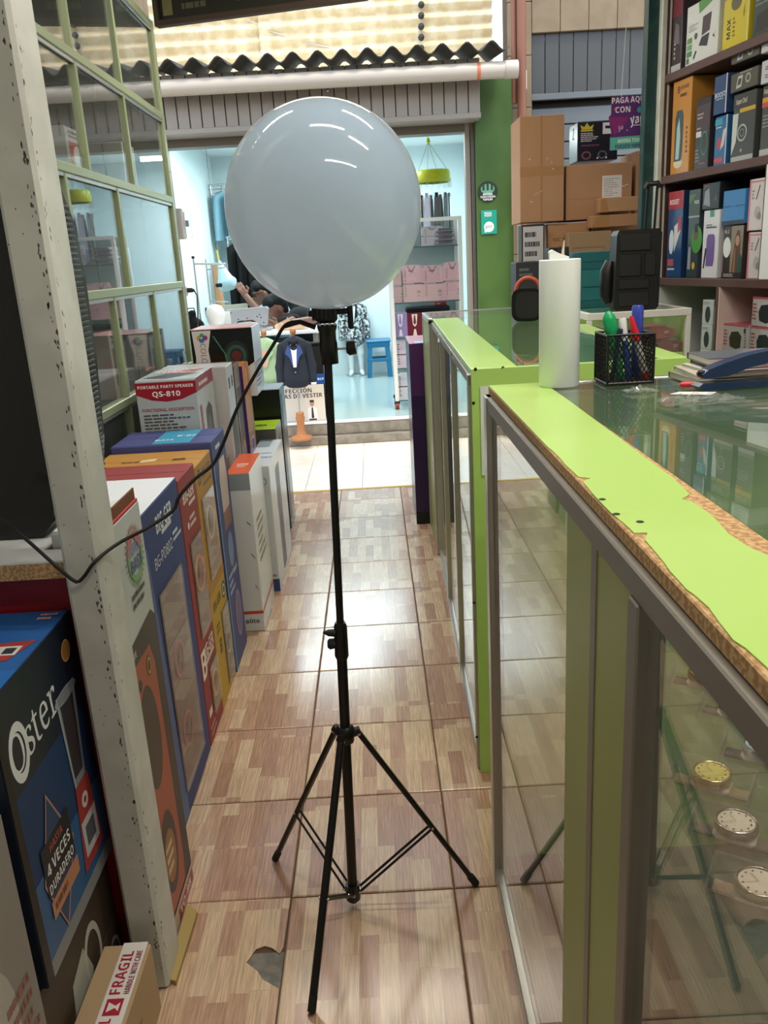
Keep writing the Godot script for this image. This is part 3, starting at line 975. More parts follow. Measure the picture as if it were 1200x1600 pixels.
	rebase(t, Vector3(0.75, 0, -4.4))
	# === the white framed showcase under the trolley speaker
	t = thing("glass_showcase", "white framed showcase with lime inside holding rolled wallets", "showcase")
	var a := on_y(906, 490, 1.255)
	var b := on_y(1084, 481, 1.255)
	var z0 := -3.37
	var xa := 0.85
	var xb := b.x
	part(t, "top_rail", sp(Vector3(xa, 1.226, z0), Vector3(xb, 1.254, z0 - 0.02), 0.002), M.white_paint)
	part(t, "top_rail", sp(Vector3(xb - 0.02, 1.226, z0 - 0.0202), Vector3(xb, 1.254, z0 - 0.42), 0.002), M.white_paint)
	part(t, "top_rail", sp(Vector3(xa, 1.226, z0 - 0.0202), Vector3(xa + 0.02, 1.254, z0 - 0.42), 0.002), M.white_paint)
	for x in [xa, xb - 0.02]:
		part(t, "post", sp(Vector3(x, 0, z0), Vector3(x + 0.02, 1.2258, z0 - 0.0198), 0.002), M.white_paint)
	pane(t, Vector3(xa + 0.02, 1.24, z0 - 0.02), Vector3(xb - 0.02, 1.246, z0 - 0.42), "glass_top", "green_pane")
	pane(t, Vector3(xa + 0.02, 0.1, z0 - 0.008), Vector3(xb - 0.02, 1.226, z0 - 0.012))
	part(t, "back_panel", sp(Vector3(xa, 0, z0 - 0.4205), Vector3(xb, 1.24, z0 - 0.436), 0.001), M.lime)
	part(t, "end_panel", sp(Vector3(xb - 0.016, 0, z0 - 0.0205), Vector3(xb - 0.0005, 1.2255, z0 - 0.4195), 0.001), M.lime)
	part(t, "shelf", sp(Vector3(xa + 0.001, 1.065, z0 - 0.02), Vector3(xb - 0.02, 1.08, z0 - 0.42), 0.001), M.lime)
	part(t, "floor_panel", sp(Vector3(xa, 0.08, z0 - 0.02), Vector3(xb - 0.02, 0.1, z0 - 0.42), 0.001), M.lime)
	rebase(t, Vector3((xa + xb) / 2, 0, z0 - 0.2))
	# rolled wallets and folded cloths inside it
	var wal := [[0.94, 0.0, "5c4f48", "grey brown rolled wallet on the stack inside the white framed showcase"], [1.083, 0.0, "8a4038", "red brown rolled wallet inside the white framed showcase"], [1.0, 0.056, "6f625c", "taupe folded cloth lying on the rolled wallets"], [1.19, 0.0, "7d4640", "maroon rolled wallet with shiny clasps inside the white framed showcase"], [1.15, 0.056, "a0503e", "rust red striped pouch lying on top of the folded cloth"]]
	for q in wal:
		var wt := thing("rolled_wallet", q[3], "wallet", Vector3(q[0], 1.08 + q[1], z0 - 0.12))
		var ps := PackedVector2Array()
		for k in 20:
			var an := TAU * k / 20
			ps.append(Vector2(cos(an) * 0.07, 0.024 + sin(an) * 0.024))
		part(wt, "roll", pr(Array(ps), 0.16, Transform3D(Basis.IDENTITY, Vector3(0, 0, -0.08)), lin(q[2])), M.plastic)
		part(wt, "fold", bx(Vector3(-0.015, 0.05, 0), Vector3(0.1, 0.008, 0.15), 0.003, lin(q[2]).lightened(0.1)), M.plastic)
		part(wt, "clasp", bx(Vector3(0.03, 0.025, 0.082), Vector3(0.02, 0.014, 0.004), 0.001), M.steel)

func watch(label: String, at: Vector3, yaw: float, dial: String, metal: String, strap: String, r := 0.024) -> void:
	var t := thing("wrist_watch", label, "watch", at, yaw, "watches on the showcase shelf")
	part(t, "strap", sp(Vector3(-0.011, 0.0, -0.048), Vector3(0.011, 0.005, 0.048), 0.002, lin(strap)), M.plastic)
	part(t, "cushion", bx(Vector3(0, 0.009, 0), Vector3(0.036, 0.012, 0.05), 0.005, lin("d9d6c8")), M.cloth)
	part(t, "watch_case", lt([[r * 0.8, 0.014], [r, 0.017], [r, 0.024], [r * 0.93, 0.028], [r * 0.85, 0.028], [r * 0.83, 0.0255], [0.0, 0.0255]], Vector3.ZERO, 24, lin(metal)), M.metal_paint)
	var f := frame(Vector3(-r * 0.83, 0.0256, r * 0.83), Vector3.RIGHT, Vector3.FORWARD)
	var ops := [["c", 0.5, 0.5, 0.5, 1.0, dial]]
	for k in 12:
		var a := TAU * k / 12
		ops.append(["c", 0.5 + cos(a) * 0.4, 0.5 + sin(a) * 0.4, 0.03, 1.0, "33322c"])
	ops.append(["p", [0.49, 0.5, 0.51, 0.5, 0.7, 0.72, 0.69, 0.73], "222222"])
	ops.append(["p", [0.49, 0.5, 0.51, 0.49, 0.3, 0.78, 0.29, 0.77], "222222"])
	part(t, "dial", print_on(f, r * 1.66, r * 1.66, ops), M.ink)
	part(t, "crown", tb([Vector3(r, 0.021, 0), Vector3(r + 0.005, 0.021, 0)], 0.003, 8, lin(metal)), M.metal_paint)
func watches() -> void:
	mat("metal_paint", "ffffff", 0.22, 0.9, true)
	var y := 0.79
	var list := [[1100, 1056, "olive dialled wrist watch in a dark case beside the silver one", "8e8a5e", "5a4a38", "2a2320"], [1150, 1102, "bright silver wrist watch with a white dial on the lime shelf", "dfe6e2", "c9cccb", "2b3a33"], [1190, 1170, "chunky chrome wrist watch with a pale blue dial", "bcd2d4", "d8dcde", "394246"], [1112, 1212, "gold wrist watch with a yellow dial in a clear tray", "cfc76a", "c8b878", "8f8a6a"], [1150, 1290, "steel wrist watch with a cream dial next to the gold one", "d5d2bc", "bcbcb6", "6d6a5c"], [1185, 1385, "pale wrist watch with a beige strap at the front glass", "dcd5c2", "b5b1a4", "93846c"]]
	var k := 0
	for w in list:
		var p := on_y(w[0], w[1], y + 0.02)
		p.y = y
		watch(w[2], p, 1.0, w[3], w[4], w[5], 0.026)
		var tr := thing("watch_tray", "clear plastic tray under the " + w[2].get_slice(" wrist watch", 0) + " watch", "tray", p, 1.0, "clear watch trays")
		for s in [[Vector3(-0.034, 0.012, 0), Vector3(0.002, 0.024, 0.1)], [Vector3(0.034, 0.012, 0), Vector3(0.002, 0.024, 0.1)], [Vector3(0, 0.012, 0.051), Vector3(0.07, 0.024, 0.002)], [Vector3(0, 0.012, -0.051), Vector3(0.07, 0.024, 0.002)]]:
			part(tr, "tray_side", bx(s[0], s[1], 0.0), M.film)
		k += 1

# ---------- the globe lamp on its tripod, with its cable
func studio_lamp() -> void:
	var t := thing("globe_studio_lamp", "white globe studio lamp on a black tripod standing in the tiled aisle", "lamp")
	var foot := Vector3(-0.128, 0.02, -1.667)
	var top := Vector3(-0.094, 1.315, -1.667)
	var at := func(y: float) -> Vector3: return foot.lerp(top, (y - foot.y) / (top.y - foot.y))
	part(t, "lower_pole", tb([at.call(0.02), at.call(0.70)], 0.0115, 14), M.black)
	part(t, "upper_pole", tb([at.call(0.66), at.call(1.33)], 0.0082, 14), M.black)
	# clamp collar with its wing knob
	var c := part(t, "pole_clamp", tb([at.call(0.665), at.call(0.672), at.call(0.742), at.call(0.752)], [0.0125, 0.0155, 0.0145, 0.0115], 16), M.black)
	var cp: Vector3 = at.call(0.715)
	part(c, "clamp_knob", tb([cp + Vector3(-0.012, -0.012, 0.0), cp + Vector3(-0.026, -0.012, 0.004), cp + Vector3(-0.03, -0.012, 0.004)], [0.011, 0.012, 0.008], 10), M.rubber)
	part(c, "wing_lever", tb([cp + Vector3(-0.012, 0.014, 0.004), cp + Vector3(-0.026, 0.016, 0.006), cp + Vector3(-0.038, 0.018, 0.006)], [0.009, 0.008, 0.002], 8), M.rubber)
	# legs, hinge crown, spreader struts
	var crown: Vector3 = at.call(0.475)
	part(t, "leg_crown", tb([crown + Vector3(0, -0.022, 0), crown + Vector3(0, -0.018, 0), crown + Vector3(0, 0.016, 0), crown + Vector3(0, 0.022, 0)], [0.014, 0.019, 0.021, 0.014], 12), M.black)
	var hub: Vector3 = at.call(0.045)
	part(t, "spreader_hub", tb([hub + Vector3(0, -0.03, 0), hub + Vector3(0, -0.022, 0), hub + Vector3(0, 0.02, 0)], [0.011, 0.018, 0.017], 12), M.black)
	var feet := [on_y(430, 1342, 0.006), on_y(744, 1381, 0.006), on_y(487, 1580, 0.006)]
	for f in feet:
		var d: Vector3 = Vector3(f.x - crown.x, 0, f.z - crown.z).normalized()
		var a := crown + d * 0.03 + Vector3(0, 0.0, 0)
		var side := d.cross(Vector3.UP)
		var ln: Vector3 = f - a
		var nrm := ln.normalized().cross(side)
		var leg := part(t, "leg", bx(Vector3.ZERO, Vector3(0.0165, ln.length(), 0.0115), 0.003, null, Transform3D(Basis(side, -ln.normalized(), nrm), a + ln * 0.5)), M.black)
		part(leg, "rubber_foot", tb([f - ln.normalized() * 0.03, f], 0.0095, 10), M.rubber)
		part(t, "hinge_lug", tb([crown + d * 0.012, a + d * 0.004 + Vector3(0, 0.006, 0)], 0.0105, 8), M.black)
		part(leg, "hinge_rivet", tb([a + side * 0.0095, a - side * 0.0095], 0.004, 8), M.steel)
		var mid: Vector3 = a + ln * 0.60
		for s in [-1.0, 1.0]:
			part(t, "strut", tb([mid + side * 0.0085 * s, hub + d * 0.016 + side * 0.0085 * s], 0.0032, 6), M.black)
		part(leg, "strut_rivet", tb([mid + side * 0.011, mid - side * 0.011], 0.0035, 8), M.steel)
		part(t, "hub_rivet", tb([hub + d * 0.018 + side * 0.0115, hub + d * 0.018 - side * 0.0115], 0.0042, 8), M.steel)
	# lamp head: socket block, tilt joint, reflector cup, knobs
	var hp := Vector3(-0.091, 1.31, -1.667)
	part(t, "spigot_socket", lt([[0.0, 0.0], [0.018, 0.0], [0.018, 0.04], [0.0165, 0.045], [0.0165, 0.062], [0.0195, 0.07], [0.0195, 0.076], [0.0, 0.076]], hp, 18), M.black)
	part(t, "tilt_block", bx(hp + Vector3(0.001, 0.097, 0), Vector3(0.041, 0.036, 0.036), 0.006), M.black)
	for k in 5:
		part(t, "block_rib", bx(hp + Vector3(-0.016 + k * 0.0085, 0.1, 0.0185), Vector3(0.0035, 0.024, 0.003), 0.001), M.dark_grey)
	for k in 4:
		part(t, "chrome_pin", tb([hp + Vector3(-0.0125 + k * 0.0095, 0.0775, 0.012), hp + Vector3(-0.0125 + k * 0.0095, 0.0775, 0.0195)], 0.0026, 8), M.steel)
	part(t, "lamp_neck", lt([[0.0185, 0.112], [0.019, 0.13], [0.023, 0.142], [0.0265, 0.15], [0.028, 0.157]], hp + Vector3(0.002, 0, 0), 24), mat("neck_plastic", "6f757b", 0.4))
	for s in [-1.0, 1.0]:
		part(t, "neck_clip", tb([hp + Vector3(0.002 + s * 0.02, 0.105, 0.004), hp + Vector3(0.002 + s * 0.021, 0.125, 0.006), hp + Vector3(0.002 + s * 0.026, 0.145, 0.006), hp + Vector3(0.002 + s * 0.031, 0.157, 0.004)], 0.0022, 8), M.black)
	part(t, "tilt_bolt", tb([hp + Vector3(-0.034, 0.098, 0.0), hp + Vector3(0.044, 0.1, 0.0)], 0.006, 10), M.black)
	part(t, "bolt_nut", tb([hp + Vector3(-0.036, 0.098, 0.0), hp + Vector3(-0.028, 0.098, 0.0)], 0.0052, 6), M.steel)
	part(t, "bolt_washer", tb([hp + Vector3(-0.027, 0.098, 0.0), hp + Vector3(-0.02, 0.098, 0.0)], 0.014, 14), M.black)
	part(t, "tilt_handle", bx(hp + Vector3(0.047, 0.1, 0.0), Vector3(0.011, 0.07, 0.016), 0.003), M.black)
	part(t, "lock_screw", tb([hp + Vector3(0.015, 0.028, 0.0), hp + Vector3(0.04, 0.028, 0.0)], 0.0024, 8), M.steel)
	part(t, "lock_knob", tb([hp + Vector3(0.035, 0.028, 0), hp + Vector3(0.039, 0.028, 0), hp + Vector3(0.053, 0.03, 0)], [0.009, 0.0145, 0.0145], 14), M.black)
	var gm := mat("globe_plastic", "a9c2dc", 0.06)
	gm.clearcoat_enabled = true
	gm.clearcoat = 1.0
	gm.clearcoat_roughness = 0.02
	gm.backlight_enabled = true
	gm.backlight = Color(0.95, 0.98, 1.0)
	var gs := S()
	ball_mesh(gs, Vector3.ZERO, Vector3.ONE, 72, 44)
	var gl := part(t, "globe", gs, gm, "milky white plastic globe")
	gl.position = Vector3(-0.081, 1.602, -1.667)
	gl.scale = Vector3(0.184, 0.187, 0.184)
	rebase(t, Vector3(-0.128, 0, -1.667))
	# cable: from the left, over the pillar's face, slack across to the lamp head
	var pts := []
	for p in [[-30, 800, -1.5], [5, 815, -1.49], [40, 842, -1.46], [85, 882, -1.435], [112, 905, -1.435], [122, 909, -1.435], [132, 900, -1.437], [150, 876, -1.44], [185, 849, -1.5], [230, 825, -1.53], [270, 798, -1.56], [280, 776, -1.57], [305, 748, -1.59], [333, 725, -1.61], [350, 690, -1.62], [372, 635, -1.63], [400, 583, -1.64], [428, 537, -1.645], [446, 508, -1.65], [470, 503, -1.65], [493, 512, -1.652]]:
		pts.append(on_z(p[0], p[1], p[2]))
	var cv := Curve3D.new()
	for i in pts.size():
		var d: Vector3 = (pts[mini(i + 1, pts.size() - 1)] - pts[maxi(i - 1, 0)]) * 0.17
		cv.add_point(pts[i], -d, d)
	var fine := []
	for i in 121: fine.append(cv.sample_baked(cv.get_baked_length() * i / 120.0, true))
	var cb := thing("power_cable", "black power cable slung from the white pillar to the globe lamp's head", "cable")
	part(cb, "cord", tb(fine, 0.0034, 8), M.rubber)
	part(cb, "cord_sleeve", tb([fine[112], fine[116], fine[120]], 0.0046, 8), M.rubber)

# ---------- everything along the left of the aisle
func left_side() -> void:
	wall_cabinet()
	# === red shelf unit with its white board, and the black loudspeaker on it
	var t := thing("red_shelf_unit", "dark red shelf unit with a white topped chipboard shelf behind the pillar", "shelf")
	part(t, "front_panel", sp(Vector3(-1.4, 0, -1.532), Vector3(-0.605, 0.955, -1.546), 0.001), M.red_panel)
	part(t, "side_panel", sp(Vector3(-0.69, 0, -1.546), Vector3(-0.675, 0.955, -1.95), 0.001), M.red_panel)
	var out := [Vector2(-1.4, 1.49), Vector2(-0.602, 1.49), Vector2(-0.602, 1.558), Vector2(-0.672, 1.558), Vector2(-0.672, 1.965), Vector2(-1.4, 1.965)]
	part(t, "shelf_board", pr(out, 0.032, Transform3D(Basis(Vector3.RIGHT, -PI / 2), Vector3(0, 0.955, 0))), M.chipboard, "raw chipboard edge")
	part(t, "white_top", pr(out, 0.004, Transform3D(Basis(Vector3.RIGHT, -PI / 2), Vector3(0, 0.987, 0))), M.white_board)
	rebase(t, Vector3(-1.0, 0, -1.7))
	t = thing("loudspeaker", "tall black loudspeaker with slotted side standing on the white shelf board", "speaker")
	var prof := [[-0.70, 1.722], [-0.672, 1.70], [-0.652, 1.62], [-0.645, 1.5], [-0.648, 1.32], [-0.657, 1.14], [-0.676, 1.025], [-0.705, 0.9925]]
	var ol := PackedVector2Array()
	for p in prof: ol.append(Vector2(p[0], p[1]))
	for i in prof.size(): ol.append(Vector2(-1.76 - prof[prof.size() - 1 - i][0], prof[prof.size() - 1 - i][1]))
	part(t, "cabinet", pr(Array(ol), 0.335, Transform3D(Basis.IDENTITY, Vector3(0, 0, -1.97))), M.black_gloss)
	var ribs := S()
	for i in 50:
		var y := 1.05 + i * 0.0122
		var x := -0.645 - 0.02 * pow(absf(y - 1.42) / 0.4, 2.0)
		box(ribs, Vector3(x, y, -1.83), Vector3(0.008, 0.006, 0.22), 0.001)
	part(t, "side_grille", ribs, mat("grille", "2a2d2e", 0.4)).set_meta("kind", "stuff")
	var fr := S()
	for i in 12: box(fr, Vector3(-0.9, 1.42 + i * 0.021, -1.648), Vector3(0.36, 0.008, 0.01), 0.002)
	part(t, "front_louvre", fr, M.dark_grey).set_meta("kind", "stuff")
	part(t, "woofer", lt([[0.15, 0.0], [0.15, 0.008], [0.13, 0.01], [0.05, -0.01], [0.0, 0.004]], Vector3.ZERO, 28, Color.WHITE, Transform3D(Basis(Vector3.RIGHT, PI / 2), Vector3(-0.9, 1.2, -1.65))), M.black)
	rebase(t, Vector3(-0.88, 0.991, -1.8))
	# === kitchen appliance cartons before the red unit
	carton("kettle_carton", "brown carton with a glass kettle picture and gold edge under the blue blender carton", Vector3(-0.80, 0, -1.33), Vector3(0.31, 0.313, 0.38), 0.0, "4c4236", {
		"right": [["r", 0.0, 0.0, 1.0, 0.5, "55493b"], ["p", [0.28, 0.2, 0.5, 0.08, 0.6, 0.5, 0.52, 0.74, 0.34, 0.66], "b9bcb4"], ["p", [0.38, 0.22, 0.48, 0.16, 0.52, 0.36, 0.42, 0.42], "a8705a"], ["o", 0.63, 0.56, 0.12, 0.09, 1.6, "c9c9c0"], ["c", 0.9, 0.22, 0.07, 1.5, "3c4c5c"], ["o", 0.9, 0.22, 0.085, 0.07, 1.5, "b9bcc0"], ["r", 0.0, 0.0, 0.02, 1.0, "c2a560"], ["k", 0.66, 0.1, 0.84, 0.3, 5, "9a958c"]]})
	carton("blender_carton", "blue blender carton stacked on the brown kettle carton", Vector3(-0.80, 0.3155, -1.342), Vector3(0.34, 0.56, 0.366), 0.0, ["1f3f6a", "1f3f6a", "2560a6", "1f3f6a", "132034", "1f3f6a"], {
		"right": [["r", 0.0, 0.0, 1.0, 0.06, "8b8f96"], ["r", 0.0, 0.06, 1.0, 0.34, "2b6195"], ["r", 0.0, 0.66, 1.0, 1.0, "1b2634"], ["p", [0.0, 0.0, 0.07, 0.0, 0.05, 1.0, 0.0, 1.0], "10161f"], ["t", 0.36, 0.79, 0.19, "Oster", "e8eef2", 5, "serif", 0.56], ["o", 0.17, 0.775, 0.1, 0.068, 1.5, "e8eef2"],
			["c", 0.85, 0.89, 0.06, 1.0, "c08a4c"], ["o", 0.85, 0.89, 0.06, 0.05, 1.0, "e0b070"], ["p", [0.66, 0.42, 0.82, 0.42, 0.88, 0.78, 0.62, 0.78], "8a939c"], ["p", [0.68, 0.45, 0.8, 0.45, 0.84, 0.74, 0.66, 0.74], "3f3a3c"], ["o", 0.75, 0.76, 0.15, 0.13, 0.25, "a9b4bd"], ["p", [0.62, 0.78, 0.64, 0.78, 0.68, 0.42, 0.66, 0.42], "a9b4bd"], ["p", [0.6, 0.1, 0.9, 0.1, 0.84, 0.42, 0.66, 0.42], "a8423c"], ["r", 0.65, 0.14, 0.86, 0.28, "c9ccce"], ["r", 0.69, 0.17, 0.82, 0.25, "5a6068"], ["o", 0.75, 0.34, 0.045, 0.02, 1.0, "d8d8d8"],
			["p", [0.3, 0.06, 0.54, 0.3, 0.32, 0.56, 0.14, 0.3], "b98a7c"], ["p", [0.3, 0.075, 0.525, 0.3, 0.32, 0.545, 0.155, 0.3], "26466c"], ["p", [0.16, 0.24, 0.52, 0.24, 0.52, 0.42, 0.16, 0.42], "141b26"], ["t", 0.34, 0.385, 0.04, "HASTA", "b8504a", 0, "bold"], ["t", 0.34, 0.33, 0.062, "4 VECES", "f2f4f5", 0, "bold", 0.3], ["t", 0.34, 0.265, 0.052, "DURADERO", "f2f4f5", 0, "bold", 0.32], ["r", 0.17, 0.16, 0.53, 0.225, "c58a68"], ["k", 0.2, 0.17, 0.5, 0.215, 1, "7a4a38"]],
		"top": [["r", 0.0, 0.0, 1.0, 0.3, "2c6fbd"], ["p", [0.72, 0.42, 0.9, 0.4, 0.97, 0.62, 0.76, 0.6], "a8433f"], ["r", 0.8, 0.46, 0.92, 0.56, "d9d9d6"], ["r", 0.84, 0.475, 0.9, 0.54, "3a3f45"], ["p", [0.5, 0.5, 0.72, 0.44, 0.74, 0.6, 0.52, 0.68], "7fb4dc"], ["k", 0.75, 0.1, 0.95, 0.18, 1, "e6edf2"], ["k", 0.86, 0.86, 0.98, 0.96, 2, "e6b0a8"]]})
	carton("appliance_carton", "pinkish white appliance carton standing in front of the blue blender carton", Vector3(-0.80, 0, -0.95), Vector3(0.34, 0.70, 0.36), 0.0, "948f8b", {
		"right": [["c", 0.35, 0.72, 0.3, 1.3, "7a4a42"], ["c", 0.5, 0.55, 0.3, 1.4, "b5b3ad"], ["c", 0.78, 0.3, 0.1, 1.5, "4d5866"], ["o", 0.78, 0.3, 0.12, 0.1, 1.5, "c8c8c6"], ["c", 0.66, 0.12, 0.1, 1.5, "8f6a60"], ["o", 0.66, 0.12, 0.12, 0.1, 1.5, "c8b8b0"], ["k", 0.7, 0.42, 0.95, 0.6, 4, "94625c"]]})
	t = thing("black_lid", "small black appliance lid lying on the blue blender carton", "bowl", Vector3(-0.87, 0.8775, -1.33))  # a black appliance lid with a grip, lying loose on the carton
	part(t, "cap", lt([[0.0, 0.0], [0.05, 0.0], [0.055, 0.006], [0.05, 0.022], [0.03, 0.028], [0.0, 0.028]], Vector3.ZERO, 24), M.black)
	part(t, "grip", lt([[0.016, 0.027], [0.018, 0.042], [0.0, 0.046]], Vector3.ZERO, 16), M.black)
	t = carton("fragile_carton", "kraft carton sealed with white FRAGIL tape on the floor before the pillar", Vector3(-0.583, 0, -1.28), Vector3(0.098, 0.17, 0.25), 0.0, "b59a78", {"right": [["k", 0.1, 0.3, 0.6, 0.6, 3, "7d6548"]]}, M.kraft)
	part(t, "tape", bx(Vector3(0.018, 0.1725, 0.0), Vector3(0.05, 0.0012, 0.252), 0.0), mat("white_tape", "e4e2e0", 0.25))
	part(t, "tape_print", print_on(frame(Vector3(0.043, 0.1731, 0.125), Vector3.FORWARD, Vector3.LEFT), 0.25, 0.05, [["t", 0.70, 0.66, 0.085, "FRAGIL", "b0283c", 0, "bold", 0.42], ["r", 0.3, 0.2, 0.45, 0.85, "b0283c"], ["p", [0.335, 0.3, 0.415, 0.3, 0.385, 0.45, 0.42, 0.75, 0.33, 0.75, 0.365, 0.45], "e4e2e0"], ["t", 0.70, 0.2, 0.045, "HANDLE WITH CARE", "8e3040", 0, "bold", 0.42], ["t", 0.12, 0.66, 0.085, "FRAGIL", "b0283c", 0, "bold", 0.3]]), M.ink)
	t = thing("card_strip", "torn tan cardboard strip lying on the floor beside the tall speaker carton", "cardboard")
	var sq := PackedVector2Array()
	for p in [[293, 1420], [309, 1430], [304, 1448], [276, 1540], [262, 1536], [270, 1500]]:
		var w := on_y(p[0], p[1], 0.0)
		sq.append(Vector2(w.x, -w.z))
	part(t, "strip", pr(Array(sq), 0.012, Transform3D(Basis(Vector3.RIGHT, -PI / 2), Vector3(0, 0.001, 0))), mat("tan_card", "a8925a", 0.85))
	rebase(t, on_y(288, 1480, 0.0))
	# === the row of loudspeaker cartons
	tall_cartons()

func tall_cartons() -> void:
	var t := carton("speaker_carton", "white speaker carton with a spiky badge and an orange speaker picture behind the pillar", Vector3(-0.6025, 0, -1.68), Vector3(0.115, 1.02, 0.222), 0.0, "ccd3d3", {
		"right": [["p", [0.0, 0.0, 1.0, 0.0, 1.0, 0.73, 0.86, 0.755, 0.0, 0.735], "2f2a28"], ["p", [0.0, 0.06, 0.7, 0.06, 0.76, 0.12, 0.76, 0.64, 0.66, 0.69, 0.0, 0.69], "a8523a"], ["c", 0.32, 0.5, 0.3, 1.9, "3a3230"], ["c", 0.34, 0.2, 0.28, 1.7, "3a3230"], ["c", 0.34, 0.19, 0.2, 1.5, "9a6a3c"], ["k", 0.2, 0.15, 0.5, 0.23, 3, "d8c8a8"], ["c", 0.55, 0.65, 0.08, 1.3, "2c2622"], ["o", 0.55, 0.65, 0.07, 0.045, 1.3, "b09440"], ["c", 0.2, 0.64, 0.06, 1.0, "3a3230"], ["r", 0.0, 0.0, 1.0, 0.055, "c0a8a4"], ["r", 0.3, 0.008, 0.98, 0.04, "a03038"], ["t", 0.62, 0.024, 0.085, "TO-88", "f0e8e4", 0, "bold", 0.5],
			["t", 0.12, 0.715, 0.06, "BLUE", "c8c8c8"],
			["o", 0.62, 0.9, 0.25, 0.19, 1.0, "7fae7a"], ["p", [0.38, 0.92, 0.46, 0.945, 0.62, 0.955, 0.78, 0.945, 0.87, 0.92, 0.8, 0.91, 0.62, 0.942, 0.44, 0.91], "c9747c"], ["t", 0.62, 0.918, 0.11, "SUPER", "7a8ab8", 0, "bold", 0.36], ["t", 0.62, 0.885, 0.13, "BASS", "34548f", 0, "bold", 0.38], ["k", 0.34, 0.795, 0.8, 0.835, 2, "3a3c3e"]]}, null, "box", "speaker cartons in the row", false)
	# its spiky badge rim and the open brown flap on top
	var sp2 := S()
	for k in 30:
		var a := TAU * k / 30
		var c := Vector3(0.0587, 0.9 * 1.02, 0.111 - 0.62 * 0.222)
		var d := Vector3(0, sin(a), -cos(a))
		var e := Vector3(0, cos(a), sin(a)) * 0.004
		tri(sp2, c + d * 0.058 + e, c + d * 0.058 - e, c + d * 0.073, lin("7fae7a").lerp(lin("c9747c"), 0.5 + 0.5 * sin(a)))
	part(t, "badge_rays", sp2, M.ink)
	part(t, "open_flap", bx(Vector3(0.05, 1.035, 0), Vector3(0.004, 0.03, 0.215), 0.001, lin("7d5238")), M.kraft, "brown cardboard flap")
	part(t, "red_edge", bx(Vector3(0.0545, 1.022, 0), Vector3(0.004, 0.008, 0.215), 0.001, lin("c04048")), M.card)
	part(t, "inner_top", bx(Vector3(-0.005, 1.0215, 0), Vector3(0.1, 0.003, 0.21), 0.001, lin("eef2f4")), M.card)
	var g := "speaker cartons in the row"
	t = carton("speaker_carton", "tall blue speaker carton with a clear window and pale open top", Vector3(-0.79, 0, -2.185), Vector3(0.36, 0.92, 0.425), 0.0, ["2b3f7c", "2b3f7c", "e3ebf5", "2b3f7c", "2b3f7c", "2b3f7c"], {
		"right": [["p", [0.0, 0.0, 0.22, 0.0, 0.1, 0.9, 0.0, 0.9], "345c9c"], ["t", 0.56, 0.93, 0.11, "BIG-GER", "e8edf2", 0, "bold", 0.42], ["r", 0.46, 0.888, 0.72, 0.903, "c9d3e0"], ["t", 0.45, 0.83, 0.075, "BG-PD802", "dfe6ee", 0, "", 0.46], ["k", 0.72, 0.82, 0.96, 0.86, 2, "dfe6ee"]]}, null, "box", g)
	blister(t, Vector3(0.36, 0.92, 0.425), 0.2, 0.08, 0.8, 0.74, "3a302a", [[0.46, 0.48, 0.13, "8a4a56"], [0.44, 0.24, 0.13, "8a4a56"]])
	t = carton("speaker_carton", "dark red speaker carton between the blue and orange ones", Vector3(-0.79, 0, -2.525), Vector3(0.36, 0.905, 0.235), 0.0, "93353a", {
		"right": [["t", 0.5, 0.925, 0.17, "BIG-GER", "f0e6e2", 0, "bold", 0.66], ["r", 0.45, 0.88, 0.85, 0.893, "e0d0cc"], ["c", 0.3, 0.82, 0.05, 1.0, "f0e6e2"], ["k", 0.4, 0.8, 0.9, 0.85, 2, "e0d0cc"], ["t", 0.56, 0.335, 0.2, "BIG-GER", "f0e6e2", 0, "bold", 0.66], ["r", 0.3, 0.29, 0.85, 0.305, "e0d0cc"], ["t", 0.17, 0.31, 0.4, "B", "f0e6e2"], ["r", 0.1, 0.1, 0.3, 0.13, "e8d8d0"], ["k", 0.1, 0.02, 0.5, 0.07, 2, "c8908c"]],
		"top": [["t", 0.6, 0.1, 0.06, "BIG-GER", "f4e0e0"]]}, null, "box", g)
	blister(t, Vector3(0.36, 0.905, 0.235), 0.22, 0.4, 0.9, 0.76, "3e3228", [[0.56, 0.62, 0.26, "c07a48"]])
	blister(t, Vector3(0.36, 0.905, 0.235), 0.4, 0.07, 0.95, 0.26, "443a30", [[0.68, 0.17, 0.2, "c07a48"]])
	t = carton("speaker_carton", "yellow speaker carton at floor level carrying the orange one", Vector3(-0.79, 0, -2.785), Vector3(0.36, 0.425, 0.275), 0.0, "c29a2c", {
		"right": [["t", 0.36, 0.88, 0.12, "BIG-GER", "2e2818", 0, "bold", 0.5], ["c", 0.83, 0.87, 0.12, 1.0, "23262c"], ["o", 0.83, 0.87, 0.08, 0.05, 1.0, "d8d8d8"], ["t", 0.3, 0.5, 0.2, "B", "2e2818"], ["k", 0.15, 0.62, 0.5, 0.72, 2, "5a4a20"]]}, null, "box", g)
	blister(t, Vector3(0.36, 0.425, 0.275), 0.5, 0.06, 0.95, 0.74, "4c4438", [[0.72, 0.4, 0.16, "8a8078"]])
